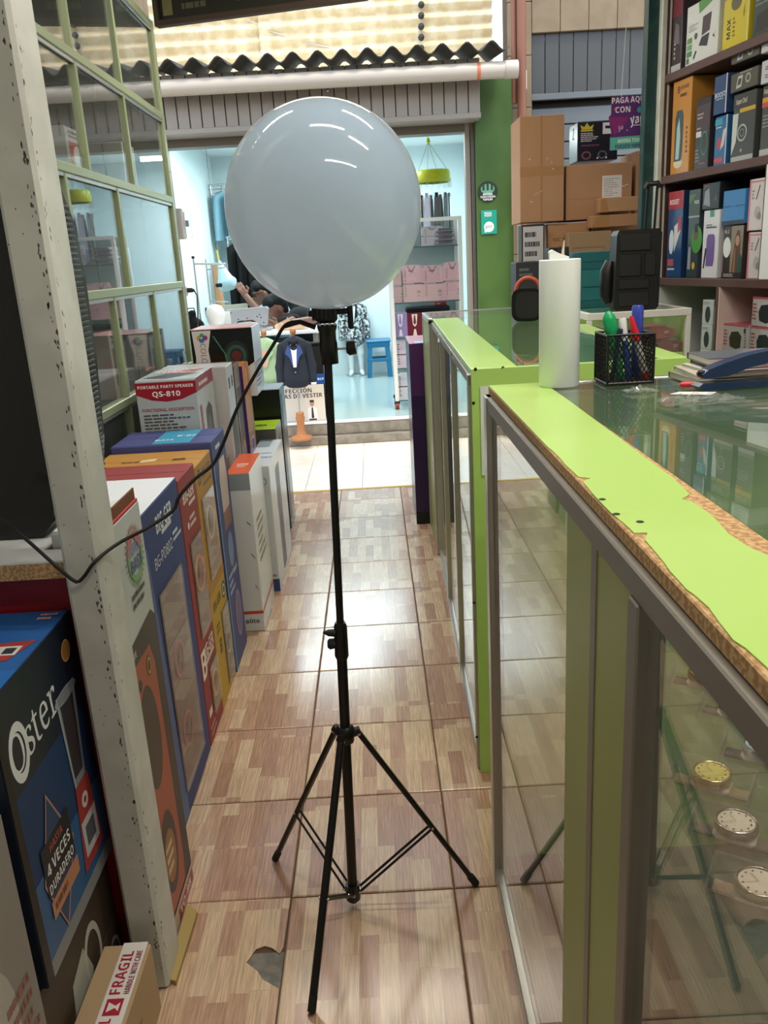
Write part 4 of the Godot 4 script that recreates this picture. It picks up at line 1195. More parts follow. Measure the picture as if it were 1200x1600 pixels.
	t = carton("speaker_carton", "orange speaker carton stacked on the yellow one", Vector3(-0.79, 0.4275, -2.785), Vector3(0.36, 0.46, 0.275), 0.0, "b98838", {
		"right": [["t", 0.2, 0.9, 0.2, "B", "2e2412"], ["t", 0.62, 0.9, 0.12, "BIG-GER", "2e2412", 0, "bold", 0.5], ["r", 0.4, 0.8, 0.9, 0.825, "4a3818"], ["r", 0.0, 0.0, 1.0, 0.06, "b07a30"]],
		"top": [["t", 0.78, 0.5, 0.12, "B", "3a2a12", 90], ["t", 0.36, 0.45, 0.06, "BIG-GER", "4a3818", 0, "bold", 0.22], ["p", [0.42, 0.4, 0.56, 0.46, 0.56, 0.6, 0.42, 0.54], "e4d0a8"]]}, null, "box", g)
	blister(t, Vector3(0.36, 0.46, 0.275), 0.16, 0.1, 0.86, 0.74, "6c5836", [[0.5, 0.5, 0.22, "b0a080"]])
	t = carton("speaker_carton", "violet blue speaker carton with a pale rounded window and cyan top band", Vector3(-0.785, 0, -3.065), Vector3(0.36, 0.912, 0.27), 0.0, "434c86", {
		"right": [["p", [0.0, 0.0, 0.06, 0.0, 0.06, 0.9, 0.0, 0.9], "4f9cc8"], ["p", [0.3, 0.62, 0.8, 0.62, 0.86, 0.8, 0.78, 0.9, 0.4, 0.9, 0.3, 0.82], "c9b4ac"], ["r", 0.3, 0.6, 0.84, 0.68, "8a5a50"], ["c", 0.55, 0.5, 0.2, 1.3, "6e86b0"], ["c", 0.6, 0.2, 0.24, 1.5, "6a5f92"], ["o", 0.6, 0.2, 0.24, 0.2, 1.5, "8f7aa8"], ["k", 0.15, 0.32, 0.6, 0.42, 3, "9fb4d8"], ["t", 0.7, 0.4, 0.08, "BASS", "dfe6ee"], ["k", 0.25, 0.945, 0.75, 0.975, 1, "dfe6ee"]],
		"top": [["r", 0.4, 0.05, 0.78, 0.95, "3aa0c8"], ["t", 0.49, 0.3, 0.06, "BASS", "e8f2f8"], ["t", 0.68, 0.55, 0.07, "B-02", "e8f2f8"]]}, null, "box", g)
	# === the low white cartons standing out into the aisle
	t = carton("appliance_carton", "slim white appliance carton with an orange top", Vector3(-0.59, 0, -3.49), Vector3(0.098, 0.7, 0.38), 0.0, ["d0d2d4", "d0d2d4", "d65a2c", "d0d2d4", "d0d2d4", "d0d2d4"], {
		"front": [["r", 0.0, 0.9, 1.0, 1.0, "8a9298"], ["r", 0.0, 0.115, 1.0, 0.135, "c84a30"], ["t", 0.5, 0.07, 0.2, "olito", "3a3a3c", 0, "bold"], ["p", [0.7, 0.7, 0.85, 0.68, 0.85, 0.69, 0.7, 0.71], "6a6e72"], ["p", [0.75, 0.5, 0.9, 0.47, 0.9, 0.48, 0.75, 0.51], "6a6e72"], ["p", [0.78, 0.3, 0.9, 0.27, 0.9, 0.28, 0.78, 0.31], "6a6e72"]],
		"top": [["t", 0.5, 0.45, 0.3, "olito", "f6e4da", 0, "bold", 0.5], ["k", 0.3, 0.3, 0.75, 0.38, 2, "f0c8b4"]],
		"right": [["k", 0.2, 0.4, 0.8, 0.7, 6, "9a948a"], ["r", 0.0, 0.115, 1.0, 0.135, "c84a30"]]}, M.gloss_card)
	t = carton("appliance_carton", "white appliance carton with line drawings and a dark blue foot", Vector3(-0.577, 0, -4.05), Vector3(0.114, 0.622, 0.6), 0.0, "c8ccd0", {
		"front": [["r", 0.0, 0.0, 1.0, 0.1, "33487c"], ["o", 0.7, 0.88, 0.16, 0.13, 1.0, "6a7078"], ["p", [0.5, 0.6, 0.62, 0.62, 0.62, 0.64, 0.5, 0.62], "6a7078"], ["p", [0.6, 0.4, 0.72, 0.42, 0.72, 0.44, 0.6, 0.42], "6a7078"], ["r", 0.1, 0.12, 0.9, 0.14, "8a9098"], ["o", 0.62, 0.3, 0.12, 0.09, 1.0, "6a7078"], ["t", 0.5, 0.05, 0.22, "T", "e4e8ee"]],
		"top": [["t", 0.55, 0.3, 0.2, "TURBO", "343a60", 0, "bold", 0.8], ["t", 0.5, 0.45, 0.2, "POWER", "343a60", 0, "bold", 0.7], ["r", 0.0, 0.7, 0.6, 1.0, "555a60"]],
		"right": [["r", 0.35, 0.05, 0.6, 0.9, "6a6a78"]]}, M.gloss_card)  # grey band paints a shiny reflection onto the carton's side
	carton("speaker_carton", "low carton with a bright green B top behind the white line drawing carton", Vector3(-0.655, 0, -4.535), Vector3(0.2, 0.672, 0.27), 0.0, ["50524e", "50524e", "a9c62c", "50524e", "50524e", "50524e"], {"top": [["t", 0.55, 0.4, 0.3, "B", "2c3010", 90]], "right": [["r", 0.5, 0.1, 0.9, 0.9, "3a3a42"]]}, M.gloss_card)
	carton("games_carton", "black carton with green lettering and a grey top at the end of the row", Vector3(-0.655, 0, -4.86), Vector3(0.2, 0.835, 0.26), 0.0, ["15181a", "15181a", "8f979a", "15181a", "15181a", "15181a"], {"front": [["t", 0.3, 0.72, 0.13, "O", "2f9a80"], ["t", 0.3, 0.56, 0.13, "V", "2f9a80"], ["t", 0.3, 0.4, 0.13, "L", "2f9a80"], ["r", 0.45, 0.73, 0.8, 0.735, "2a5a50"], ["r", 0.45, 0.57, 0.8, 0.575, "2a5a50"]], "right": [["r", 0.1, 0.05, 0.4, 0.95, "20242c"]]}, M.gloss_card)
	# === cartons against the cabinet behind them
	carton("plain_carton", "plain brown carton carrying the portable party speaker carton", Vector3(-0.82, 0, -3.42), Vector3(0.3, 0.72, 0.36), 0.0, "9a7450", {}, M.kraft)
	carton("party_speaker_carton", "grey carton with a red header for a portable party speaker", Vector3(-0.817, 0.7225, -3.41), Vector3(0.235, 0.382, 0.35), 0.0, "b2b8bb", {
		"front": [["p", [0.0, 0.98, 0.0, 0.86, 0.25, 0.8, 0.5, 0.78, 0.75, 0.8, 1.0, 0.86, 1.0, 0.98], "9a1c2c"], ["t", 0.5, 0.935, 0.05, "PORTABLE PARTY SPEAKER", "eae4e4", 0, "bold", 0.92], ["t", 0.5, 0.855, 0.085, "QS-810", "f4eeee", 0, "bold", 0.46], ["t", 0.5, 0.7, 0.05, "FUNCTIONAL DESCRIPTION", "9a3a48", 0, "bold", 0.86], ["k", 0.08, 0.16, 0.85, 0.66, 15, "5a5c60"], ["p", [0.6, 0.2, 0.98, 0.42, 0.98, 0.1], "cdd3d6"], ["r", 0.1, 0.08, 0.35, 0.12, "2e3034"]],
		"top": [["p", [0.05, 0.2, 0.5, 0.1, 0.9, 0.5, 0.4, 0.6], "3c4044"], ["p", [0.3, 0.6, 0.7, 0.5, 0.9, 0.9, 0.4, 0.95], "a85050"], ["k", 0.1, 0.6, 0.9, 0.95, 4, "e8e8e8"]],
		"right": [["r", 0.0, 0.86, 1.0, 1.0, "8e3440"], ["k", 0.15, 0.88, 0.85, 0.95, 1, "d8c8c8"], ["p", [0.35, 0.2, 0.75, 0.2, 0.75, 0.6, 0.6, 0.68, 0.4, 0.62], "4c4a50"], ["c", 0.55, 0.4, 0.12, 1.3, "6a6870"], ["r", 0.1, 0.3, 0.2, 0.7, "a85058"]]}, M.gloss_card)
	carton("speaker_carton", "tall white speaker carton with black symbols behind the party speaker carton", Vector3(-0.79, 0, -3.7), Vector3(0.29, 1.10, 0.17), 0.0, "b9b9bb", {"right": [["t", 0.3, 0.93, 0.28, "B", "33343a"], ["t", 0.75, 0.93, 0.28, "B", "33343a"], ["r", 0.1, 0.3, 0.9, 0.8, "2c2c30"], ["c", 0.5, 0.55, 0.3, 1.6, "45454c"]]}, M.gloss_card)
	carton("speaker_carton", "tall brown speaker carton beside the orange and violet one", Vector3(-0.79, 0, -3.88), Vector3(0.295, 1.085, 0.16), 0.0, "6a4a30", {"right": [["r", 0.15, 0.35, 0.85, 0.9, "3a2e26"], ["c", 0.5, 0.6, 0.3, 1.6, "a8704a"], ["c", 0.5, 0.6, 0.16, 1.6, "2a2420"]]}, M.gloss_card)
	var grad := []
	for k in 14:
		var c := Color.html("d08a2c").lerp(Color.html("4a2f78"), k / 13.0)
		grad.append(["r", 0.0, 1.0 - (k + 1) / 16.0, 1.0, 1.0 - k / 16.0, c.to_html(false)])
	carton("speaker_carton", "tall carton fading in print from orange to violet with an outlined badge", Vector3(-0.785, 0, -4.075), Vector3(0.305, 1.06, 0.2), 0.0, ["4a2f78", "4a2f78", "c07a3c", "4a2f78", "4a2f78", "4a2f78"], {"right": grad + [["o", 0.5, 0.93, 0.3, 0.24, 1.3, "d0602c"], ["r", 0.3, 0.5, 0.75, 0.66, "d8d0e8"], ["r", 0.36, 0.507, 0.69, 0.653, "4a2f78"], ["r", 0.48, 0.52, 0.56, 0.6, "d8d0e8"]]}, M.gloss_card)
	carton("plain_carton", "plain brown carton under the rainbow cloud games carton", Vector3(-0.80, 0, -4.29), Vector3(0.28, 0.88, 0.185), 0.0, "8d6a48", {}, M.kraft)
	carton("games_carton", "black and white carton with a rainbow cloud mark and salmon top", Vector3(-0.755, 0.8825, -4.35), Vector3(0.305, 0.34, 0.3), 0.0, ["c6c9cf", "15171c", "cf8f88", "15171c", "15171c", "15171c"], {
		"front": [["p", [0.0, 0.12, 0.36, 0.12, 0.3, 0.4, 0.27, 0.7, 0.34, 0.98, 0.03, 0.98, 0.06, 0.6], "d6d9de"], ["r", 0.0, 0.1, 0.5, 0.16, "3a8ac8"], ["c", 0.14, 0.88, 0.04, 1.0, "c8a83a"], ["c", 0.19, 0.91, 0.04, 1.0, "3aa078"], ["c", 0.24, 0.88, 0.04, 1.0, "9a3a80"], ["c", 0.18, 0.85, 0.045, 1.0, "3a78b8"], ["c", 0.18, 0.88, 0.015, 1.0, "e8e8e8"], ["t", 0.19, 0.52, 0.09, "COLORFUL", "6a6e78", -90, "", 0.62],
			["c", 0.72, 0.62, 0.2, 1.1, "1c2a34"], ["o", 0.72, 0.6, 0.16, 0.11, 1.1, "2c5a48"], ["c", 0.72, 0.6, 0.08, 1.1, "5a2a30"], ["p", [0.36, 0.9, 0.38, 0.9, 0.56, 0.62, 0.58, 0.3, 0.56, 0.3, 0.54, 0.62], "3a8a70"], ["p", [0.5, 0.0, 1.0, 0.0, 1.0, 0.5, 0.62, 0.28], "cfd2d8"], ["r", 0.6, 0.06, 0.85, 0.14, "8a8e94"], ["p", [0.9, 0.22, 0.95, 0.24, 0.95, 0.26, 0.9, 0.24], "3a3c40"]],
		"right": [["k", 0.1, 0.1, 0.9, 0.5, 6, "8a8e94"]]}, M.gloss_card)

func blister(t: Node3D, size: Vector3, u0: float, v0: float, u1: float, v1: float, hex: String, rings: Array) -> void:
	# a clear window in the carton's aisle face with the speaker's grille and drivers behind it
	var f := face(size, "right")
	var xf: Transform3D = f[0]
	var w: float = f[1]
	var h: float = f[2]
	var c := Vector3((u0 + u1) * 0.5 * w, (v0 + v1) * 0.5 * h, 0)
	var s := Vector3((u1 - u0) * w, (v1 - v0) * h, 0)
	var sf := part(t, "speaker_face", bx(c + Vector3(0, 0, 0.0012), Vector3(s.x, s.y, 0.0012), 0.0004, lin(hex), xf), M.gloss_card)
	for r in rings:
		var rc := Vector3(r[0] * w, r[1] * h, 0.0018)
		var turn := xf * Transform3D(Basis(Vector3.RIGHT, PI / 2), rc)
		var k: float = r[2] * w
		part(sf, "driver_ring", lt([[k * 0.76, 0.0], [k * 0.8, 0.003], [k, 0.003], [k * 1.02, 0.0]], Vector3.ZERO, 24, lin(r[3]), turn), M.gloss_card)
		part(sf, "driver_cone", lt([[k * 0.76, 0.001], [k * 0.3, 0.0006], [k * 0.28, 0.002], [0.0, 0.003]], Vector3.ZERO, 20, lin("3c342e"), turn), M.gloss_card)
	part(t, "clear_window", bx(c + Vector3(0, 0, 0.0062), Vector3(s.x, s.y, 0.0006), 0.0, null, xf), M.clear)

# ---------- the green framed glass wall cabinet
func wall_cabinet() -> void:
	var t := thing("glass_cabinet", "green framed glass wall cabinet with sliding panes along the left wall", "cabinet")
	var zs := -1.98
	var ze := -4.57
	var X := -1.0
	var rows := [0.62, 1.017, 1.437, 1.855, 2.25, 2.66]
	var cuts := [[-2.75, -3.36, -3.96], [-2.75, -3.35, -3.96], [-2.4, -3.0, -3.6], [-2.67, -3.28, -3.885], [-2.67, -3.275, -3.885]]
	for i in rows.size():
		part(t, "rail", sp(Vector3(X - 0.03, rows[i] - 0.016, zs), Vector3(X + 0.008, rows[i] + 0.016, ze), 0.003), M.green_alu)
		part(t, "rail_track", sp(Vector3(X - 0.005, rows[i] - 0.03, zs), Vector3(X + 0.002, rows[i] - 0.016, ze), 0.001), M.alu)
	part(t, "end_stile", sp(Vector3(X - 0.03, 0.6, ze), Vector3(X + 0.006, 2.68, ze - 0.04), 0.003), M.green_alu)
	for y in [1.28, 1.62, 1.99, 2.4, 1.15]:
		part(t, "screw", lt([[0.0, 0.0], [0.004, 0.0], [0.0, 0.0015]], Vector3.ZERO, 8, Color.WHITE, Transform3D(Basis(Vector3.BACK, -PI / 2), Vector3(X + 0.006, y, ze - 0.02))), M.rubber)
	for r in 5:
		var edges: Array = [zs] + cuts[r] + [ze]
		for k in edges.size() - 1:
			if k > 0: part(t, "stile", sp(Vector3(X - 0.026, rows[r] + 0.016, edges[k] + 0.012), Vector3(X + 0.004, rows[r + 1] - 0.016, edges[k] - 0.012), 0.002), M.green_alu)
			pane(t, Vector3(X - 0.012, rows[r] + 0.016, edges[k]), Vector3(X - 0.008, rows[r + 1] - 0.016, edges[k + 1]))
		# dark edge of the overlapping sliding glass
		for k in edges.size() - 1:
			var z: float = lerpf(edges[k], edges[k + 1], 0.42)
			part(t, "pane_edge", sp(Vector3(X - 0.018, rows[r] + 0.016, z), Vector3(X - 0.013, rows[r + 1] - 0.016, z - 0.005), 0.0), mat("pane_edge", "20302c", 0.2))
	for y in [0.6, 1.0, 1.42, 1.838, 2.233, 2.65]:
		part(t, "shelf", sp(Vector3(-1.44, y - 0.012, zs), Vector3(X - 0.03, y, ze - 0.03), 0.001), M.shaded_shelf if M.has("shaded_shelf") else mat("shaded_shelf", "45453f", 0.6))  # boards coloured dark to put the cabinet's dim inside into the material
	part(t, "back_panel", sp(Vector3(-1.445, 0.6, zs), Vector3(-1.435, 2.66, ze - 0.03), 0.0), mat("cab_back", "35383a", 0.7))  # back darkened likewise, the shade behind the glass set into its colour
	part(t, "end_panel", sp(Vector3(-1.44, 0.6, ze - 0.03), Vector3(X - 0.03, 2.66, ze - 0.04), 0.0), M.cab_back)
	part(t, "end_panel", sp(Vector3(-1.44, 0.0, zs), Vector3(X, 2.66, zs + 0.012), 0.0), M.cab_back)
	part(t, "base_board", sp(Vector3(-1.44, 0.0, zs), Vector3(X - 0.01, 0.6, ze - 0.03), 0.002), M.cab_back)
	rebase(t, Vector3(-1.2, 0, -3.3))
	# goods inside
	var goods := [
		[2.233, -3.08, 0.2, 0.26, "e6e2e0", "b04038", "white carton with a red figure on the cabinet's top shelf"],
		[2.233, -3.55, 0.18, 0.2, "3a3c40", "9aa0a4", "dark accessory carton on the cabinet's top shelf"],
		[1.838, -3.0, 0.16, 0.3, "cfd2d0", "5a5450", "pale carton with a brown picture beside the glass stile"],
		[1.838, -3.45, 0.22, 0.2, "b8bcbc", "a83c38", "grey carton with a red stripe behind the cabinet glass"],
		[1.838, -4.2, 0.2, 0.24, "c8ccca", "4a6a8a", "pale carton with a blue picture at the cabinet's far end"],
		[1.42, -3.2, 0.2, 0.22, "d6c8b0", "c8b43c", "cream carton with a yellow header in the cabinet's middle row"],
		[1.42, -3.9, 0.18, 0.2, "8a9aa8", "44505c", "blue grey carton in the cabinet's middle row"],
		[1.0, -3.05, 0.22, 0.3, "8f9cb8", "5a4a6a", "lilac blue carton in the cabinet's low row"],
		[1.0, -3.6, 0.2, 0.28, "c6b8b4", "6a4a44", "pinkish carton in the cabinet's low row"],
		[1.0, -4.25, 0.24, 0.2, "a8aeb0", "28304a", "grey carton with a navy label in the cabinet's low row"]]
	for q in goods:
		carton("accessory_carton", q[6], Vector3(-1.2, q[0], q[1]), Vector3(0.22, q[3], q[2]), 0.0, q[4], {"right": [["r", 0.12, 0.2, 0.88, 0.75, q[5]], ["k", 0.15, 0.8, 0.85, 0.95, 2, "3a3c3e"], ["c", 0.5, 0.48, 0.2, 1.0, "d8d8d4"]]}, M.gloss_card, "box", "", false)

# ---------- things on the showcase tops
func counter_things() -> void:
	var y := 1.2362
	# bag roll
	var t := thing("bag_roll", "white roll of plastic bags standing on the lime worktop", "bag roll", Vector3(0.3725, y, -1.70))
	part(t, "roll", lt([[0.0, 0.0], [0.039, 0.0], [0.0405, 0.002], [0.0405, 0.245], [0.0395, 0.2475], [0.014, 0.2475], [0.013, 0.243], [0.0, 0.243]], Vector3.ZERO, 40), mat("roll_film", "eef4f2", 0.3))
	var tail := pr([Vector2(-0.024, 0.0), Vector2(0.012, -0.004), Vector2(0.018, 0.004), Vector2(-0.006, 0.012), Vector2(-0.02, 0.019), Vector2(-0.026, 0.015)], 0.006, Transform3D(Basis(Vector3.UP, 0.3), Vector3(0.0, 0.247, 0.0)))
	part(t, "bag_tail", tail, M.roll_film)
	part(t, "core_stick", tb([Vector3(0.006, 0.23, -0.004), Vector3(0.007, 0.262, -0.004), Vector3(0.009, 0.282, -0.003)], [0.003, 0.0028, 0.001], 8), mat("ivory", "d8cdb8", 0.6))
	# pen cup
	var c := Vector3(0.505, y, -1.703)
	t = thing("pen_cup", "square black wire mesh pen cup on the glass top", "pen cup", c)
	var w := 0.046
	var hgt := 0.098
	for k in 4:
		var bs := Basis(Vector3.UP, PI / 2 * k)
		var st := S()
		for i in range(-10, 11):
			for s in [-1.0, 1.0]:
				# slanted wires clipped to the panel
				var x0 := i * 0.0092
				var p0 := Vector2(x0, 0.0)
				var p1 := Vector2(x0 + s * hgt * 0.62, hgt)
				var seg := Geometry2D.intersect_polyline_with_polygon(PackedVector2Array([p0, p1]), PackedVector2Array([Vector2(-w, 0), Vector2(w, 0), Vector2(w, hgt), Vector2(-w, hgt)]))
				for sg in seg:
					tube(st, [bs * Vector3(sg[0].x, sg[0].y, w), bs * Vector3(sg[1].x, sg[1].y, w)], 0.0011, 4)
		part(t, "mesh_panel", st, M.black)
		part(t, "rim_bar", tb([bs * Vector3(-w, hgt, w), bs * Vector3(w, hgt, w)], 0.0026, 6), M.black)
		part(t, "corner_bar", tb([bs * Vector3(w, 0, w), bs * Vector3(w, hgt, w)], 0.0024, 6), M.black)
	part(t, "cup_floor", bx(Vector3(0, 0.003, 0), Vector3(w * 2 + 0.004, 0.006, w * 2 + 0.004), 0.002), M.black)
	var pens := [
		["green_marker", "green marker with a fat rounded cap in the mesh pen cup", Vector3(-0.012, 0.008, 0.02), Vector3(-0.035, 0.142, 0.0), 0.0095, "1e8f55", "13a060", 0.055],
		["white_pen", "white capped pen with a blue barrel in the mesh pen cup", Vector3(0.002, 0.008, 0.03), Vector3(-0.009, 0.128, 0.012), 0.007, "2a4f9a", "dfe6e8", 0.045],
		["red_marker", "red whiteboard marker with a printed silver barrel in the mesh pen cup", Vector3(0.036, 0.008, 0.034), Vector3(0.006, 0.132, 0.02), 0.0078, "c8c8c4", "d0242c", 0.05],
		["blue_marker", "blue marker with a square topped cap in the mesh pen cup", Vector3(0.024, 0.008, 0.0), Vector3(0.029, 0.15, -0.012), 0.0105, "2c3f94", "3a4bb0", 0.06],
		["navy_pen", "short navy ball pen leaning in the mesh pen cup", Vector3(-0.034, 0.008, 0.034), Vector3(-0.014, 0.108, 0.02), 0.005, "232c50", "1d2544", 0.02]]
	for p in pens:
		var pt := thing(p[0], p[1], "pen" if "pen" in p[0] else "marker", c + p[2], 0.0, "pens in the mesh cup")
		var ax: Vector3 = p[3] - p[2]
		var r: float = p[4]
		var cl: float = p[7]
		var d := ax.normalized()
		var e := ax - d * cl
		part(pt, "barrel", tb([Vector3.ZERO, d * 0.004, e], [r * 0.7, r * 0.9, r * 0.9], 14, lin(p[5])), M.plastic)
		var tip := ax - d * 0.004
		if p[0] == "red_marker":
			part(pt, "cap", tb([e, e + d * 0.012, tip, ax], [r * 1.05, r * 1.05, r * 0.55, r * 0.4], 14, lin(p[6])), M.plastic)
			part(pt, "end_plug", tb([d * -0.002, d * 0.014], r * 0.95, 14, lin("b02830")), M.plastic)
		elif p[0] == "green_marker":
			part(pt, "cap", tb([e, e + d * 0.01, tip - d * 0.014, tip - d * 0.005, ax], [r * 1.1, r * 1.3, r * 1.45, r * 1.2, r * 0.5], 16, lin(p[6])), M.plastic)
		else:
			part(pt, "cap", tb([e, e + d * 0.003, tip, ax], [r * 1.0, r * 1.1, r * 1.1, r * 0.9], 14, lin(p[6])), M.plastic)
		if p[0] == "blue_marker":
			part(pt, "cap_letter", print_on(frame(e - d * 0.02 + Vector3(-0.006, 0, r * 0.95), Vector3.RIGHT, d), 0.012, 0.02, [["o", 0.5, 0.5, 0.4, 0.28, 1.0, "e8ecf2"]]), M.ink)
	# booklets, stapler, pen, wrapping
	var stack := [
		["booklet", "grey green booklet at the bottom of the pile on the glass top", "8d927c", Vector3(0.73, 0, -1.66), Vector3(0.24, 0.012, 0.15), 0.05],
		["booklet", "pale booklet with curled pages in the middle of the pile", "c9c3b2", Vector3(0.735, 0.0125, -1.662), Vector3(0.235, 0.008, 0.145), -0.06],
		["booklet", "white booklet with a torn corner under the pink one", "dcdcd8", Vector3(0.745, 0.021, -1.66), Vector3(0.215, 0.006, 0.145), 0.08],
		["booklet", "pink covered booklet in a clear bag near the top of the pile", "a8587c", Vector3(0.755, 0.0275, -1.665), Vector3(0.2, 0.007, 0.14), 0.02],
		["booklet", "dark grey wrapped packet lying on top of the pile", "5c6068", Vector3(0.745, 0.035, -1.675), Vector3(0.2, 0.013, 0.12), -0.03]]
	for q in stack:
		var bt := thing(q[0], q[1], "booklet", Vector3(q[3].x, y + q[3].y, q[3].z), q[5], "booklets in the pile")
		part(bt, "pages", bx(Vector3(0, q[4].y * 0.5, 0), Vector3(q[4].x - 0.004, q[4].y - 0.0016, q[4].z - 0.004), 0.0005, lin("d4d0c2")), M.card)
		part(bt, "cover", bx(Vector3(0, q[4].y - 0.0004, 0), Vector3(q[4].x, 0.0008, q[4].z), 0.0002, lin(q[2])), M.gloss_card)
		part(bt, "back_cover", bx(Vector3(0, 0.0004, 0), Vector3(q[4].x, 0.0008, q[4].z), 0.0002, lin(q[2])), M.gloss_card)
		part(bt, "spine", bx(Vector3(0, q[4].y * 0.5, -q[4].z * 0.5), Vector3(q[4].x, q[4].y, 0.0012), 0.0003, lin(q[2])), M.gloss_card)
	var ps := on_y(1075, 610, y)
	t = thing("stapler", "navy blue stapler lying by the booklets on the glass top", "stapler", Vector3(ps.x + 0.02, y, ps.z), 0.10)
	var navy := mat("stapler_navy", "1c3558", 0.22)
	part(t, "base", pr([Vector2(0.0, 0.0), Vector2(0.2, 0.0), Vector2(0.2, 0.008), Vector2(0.1, 0.011), Vector2(0.0, 0.014), Vector2(-0.008, 0.008)], 0.034, Transform3D(Basis.IDENTITY, Vector3(0, 0, -0.017))), navy)
	part(t, "arm", pr([Vector2(0.004, 0.022), Vector2(0.05, 0.024), Vector2(0.09, 0.037), Vector2(0.14, 0.045), Vector2(0.2, 0.05), Vector2(0.2, 0.072), Vector2(0.15, 0.069), Vector2(0.09, 0.061), Vector2(0.04, 0.048), Vector2(0.01, 0.038), Vector2(0.0, 0.03)], 0.03, Transform3D(Basis.IDENTITY, Vector3(0, 0, -0.015))), navy)
	part(t, "magazine", bx(Vector3(0.1, 0.0235, 0), Vector3(0.19, 0.007, 0.016), 0.001), mat("magazine", "a89a96", 0.3, 0.7))
	part(t, "nose", bx(Vector3(0.004, 0.03, 0), Vector3(0.008, 0.012, 0.02), 0.002), M.black)
	var pr_ := on_y(1062, 606, y)
	t = thing("red_pen", "red capped pen lying under the stapler's nose", "pen", Vector3(pr_.x, y + 0.0056, pr_.z), -0.06)
	part(t, "cap", tb([Vector3(0, 0, 0), Vector3(0.004, 0, 0), Vector3(0.042, 0, 0)], [0.003, 0.0055, 0.0055], 12), mat("pen_red", "d8303c", 0.35))
	part(t, "barrel", tb([Vector3(0.042, 0, 0), Vector3(0.13, 0, 0)], 0.0045, 12), M.white_board)
	var pw := on_y(1050, 616, y)
	t = thing("paper_slip", "small white paper slip under the red pen", "paper", pw + Vector3(0.03, 0.0, 0))
	part(t, "slip", pr([Vector2(-0.035, 0.0), Vector2(0.03, -0.03), Vector2(0.05, -0.005), Vector2(-0.01, 0.02)], 0.0006, Transform3D(Basis(Vector3.RIGHT, -PI / 2), Vector3.ZERO)), M.white_board)
	for q in [[1000, 612, 0.03, 0.02, "small crumple of clear plastic film before the pen cup"], [1100, 628, 0.075, 0.04, "large crumpled clear plastic bag lying in front of the stapler"]]:
		var fp := on_y(q[0], q[1], y)
		var st := S()
		var n := FastNoiseLite.new()
		n.frequency = 0.6
		n.seed = 3
		var P := func(i: int, j: int) -> Vector3:
			var u := i / 12.0 - 0.5
			var v := j / 12.0 - 0.5
			var hh: float = absf(n.get_noise_2d(i * 1.7 + q[0], j * 1.7)) * (0.05 if q[2] > 0.05 else 0.03) * clampf(1.0 - 1.6 * maxf(absf(u), absf(v)), 0.0, 1.0)
			return Vector3(u * 2 * q[2] + n.get_noise_2d(j * 1.3, i * 1.1 + 40) * 0.012, 0.001 + hh, v * 2 * q[3] + n.get_noise_2d(i * 1.3 + 9, j) * 0.01)
		for i in 12:
			for j in 12: quad(st, P.call(i, j + 1), P.call(i + 1, j + 1), P.call(i + 1, j), P.call(i, j))
		t = thing("plastic_film", q[4], "plastic film", fp)
		part(t, "film", st, M.film)

# ---------- the boarded shelf on the right wall
const SO := Vector3(1.385, 0, -4.15)
func shelf_at(px: float, py: float) -> Vector2:
	var a := deg_to_rad(10.0)
	var w := on_plane(px, py, SO, Vector3(-cos(a), 0, sin(a)))
	return Vector2((w - SO).dot(Vector3(sin(a), 0, cos(a))), w.y)
func shelf_box(called: String, label: String, rect: Array, base: float, cols, ops: Array, depth := 0.16, top_cols = null) -> void:
	var lo := shelf_at(rect[0], rect[3])
	var hi := shelf_at(rect[2], rect[1])
	var b := lo.y if base < 0.0 else base
	var size := Vector3(hi.x - lo.x - 0.003, maxf(hi.y - b, 0.03), depth)
	var a := deg_to_rad(10.0)
	var n := Vector3(-cos(a), 0, sin(a))
	var p := SO + Vector3(sin(a), 0, cos(a)) * (lo.x + hi.x) * 0.5 - n * (depth * 0.5 + 0.02)
	carton(called, label, Vector3(p.x, b, p.z), size, -deg_to_rad(80.0), cols, {"front": ops}, M.gloss_card, "box", "", false)
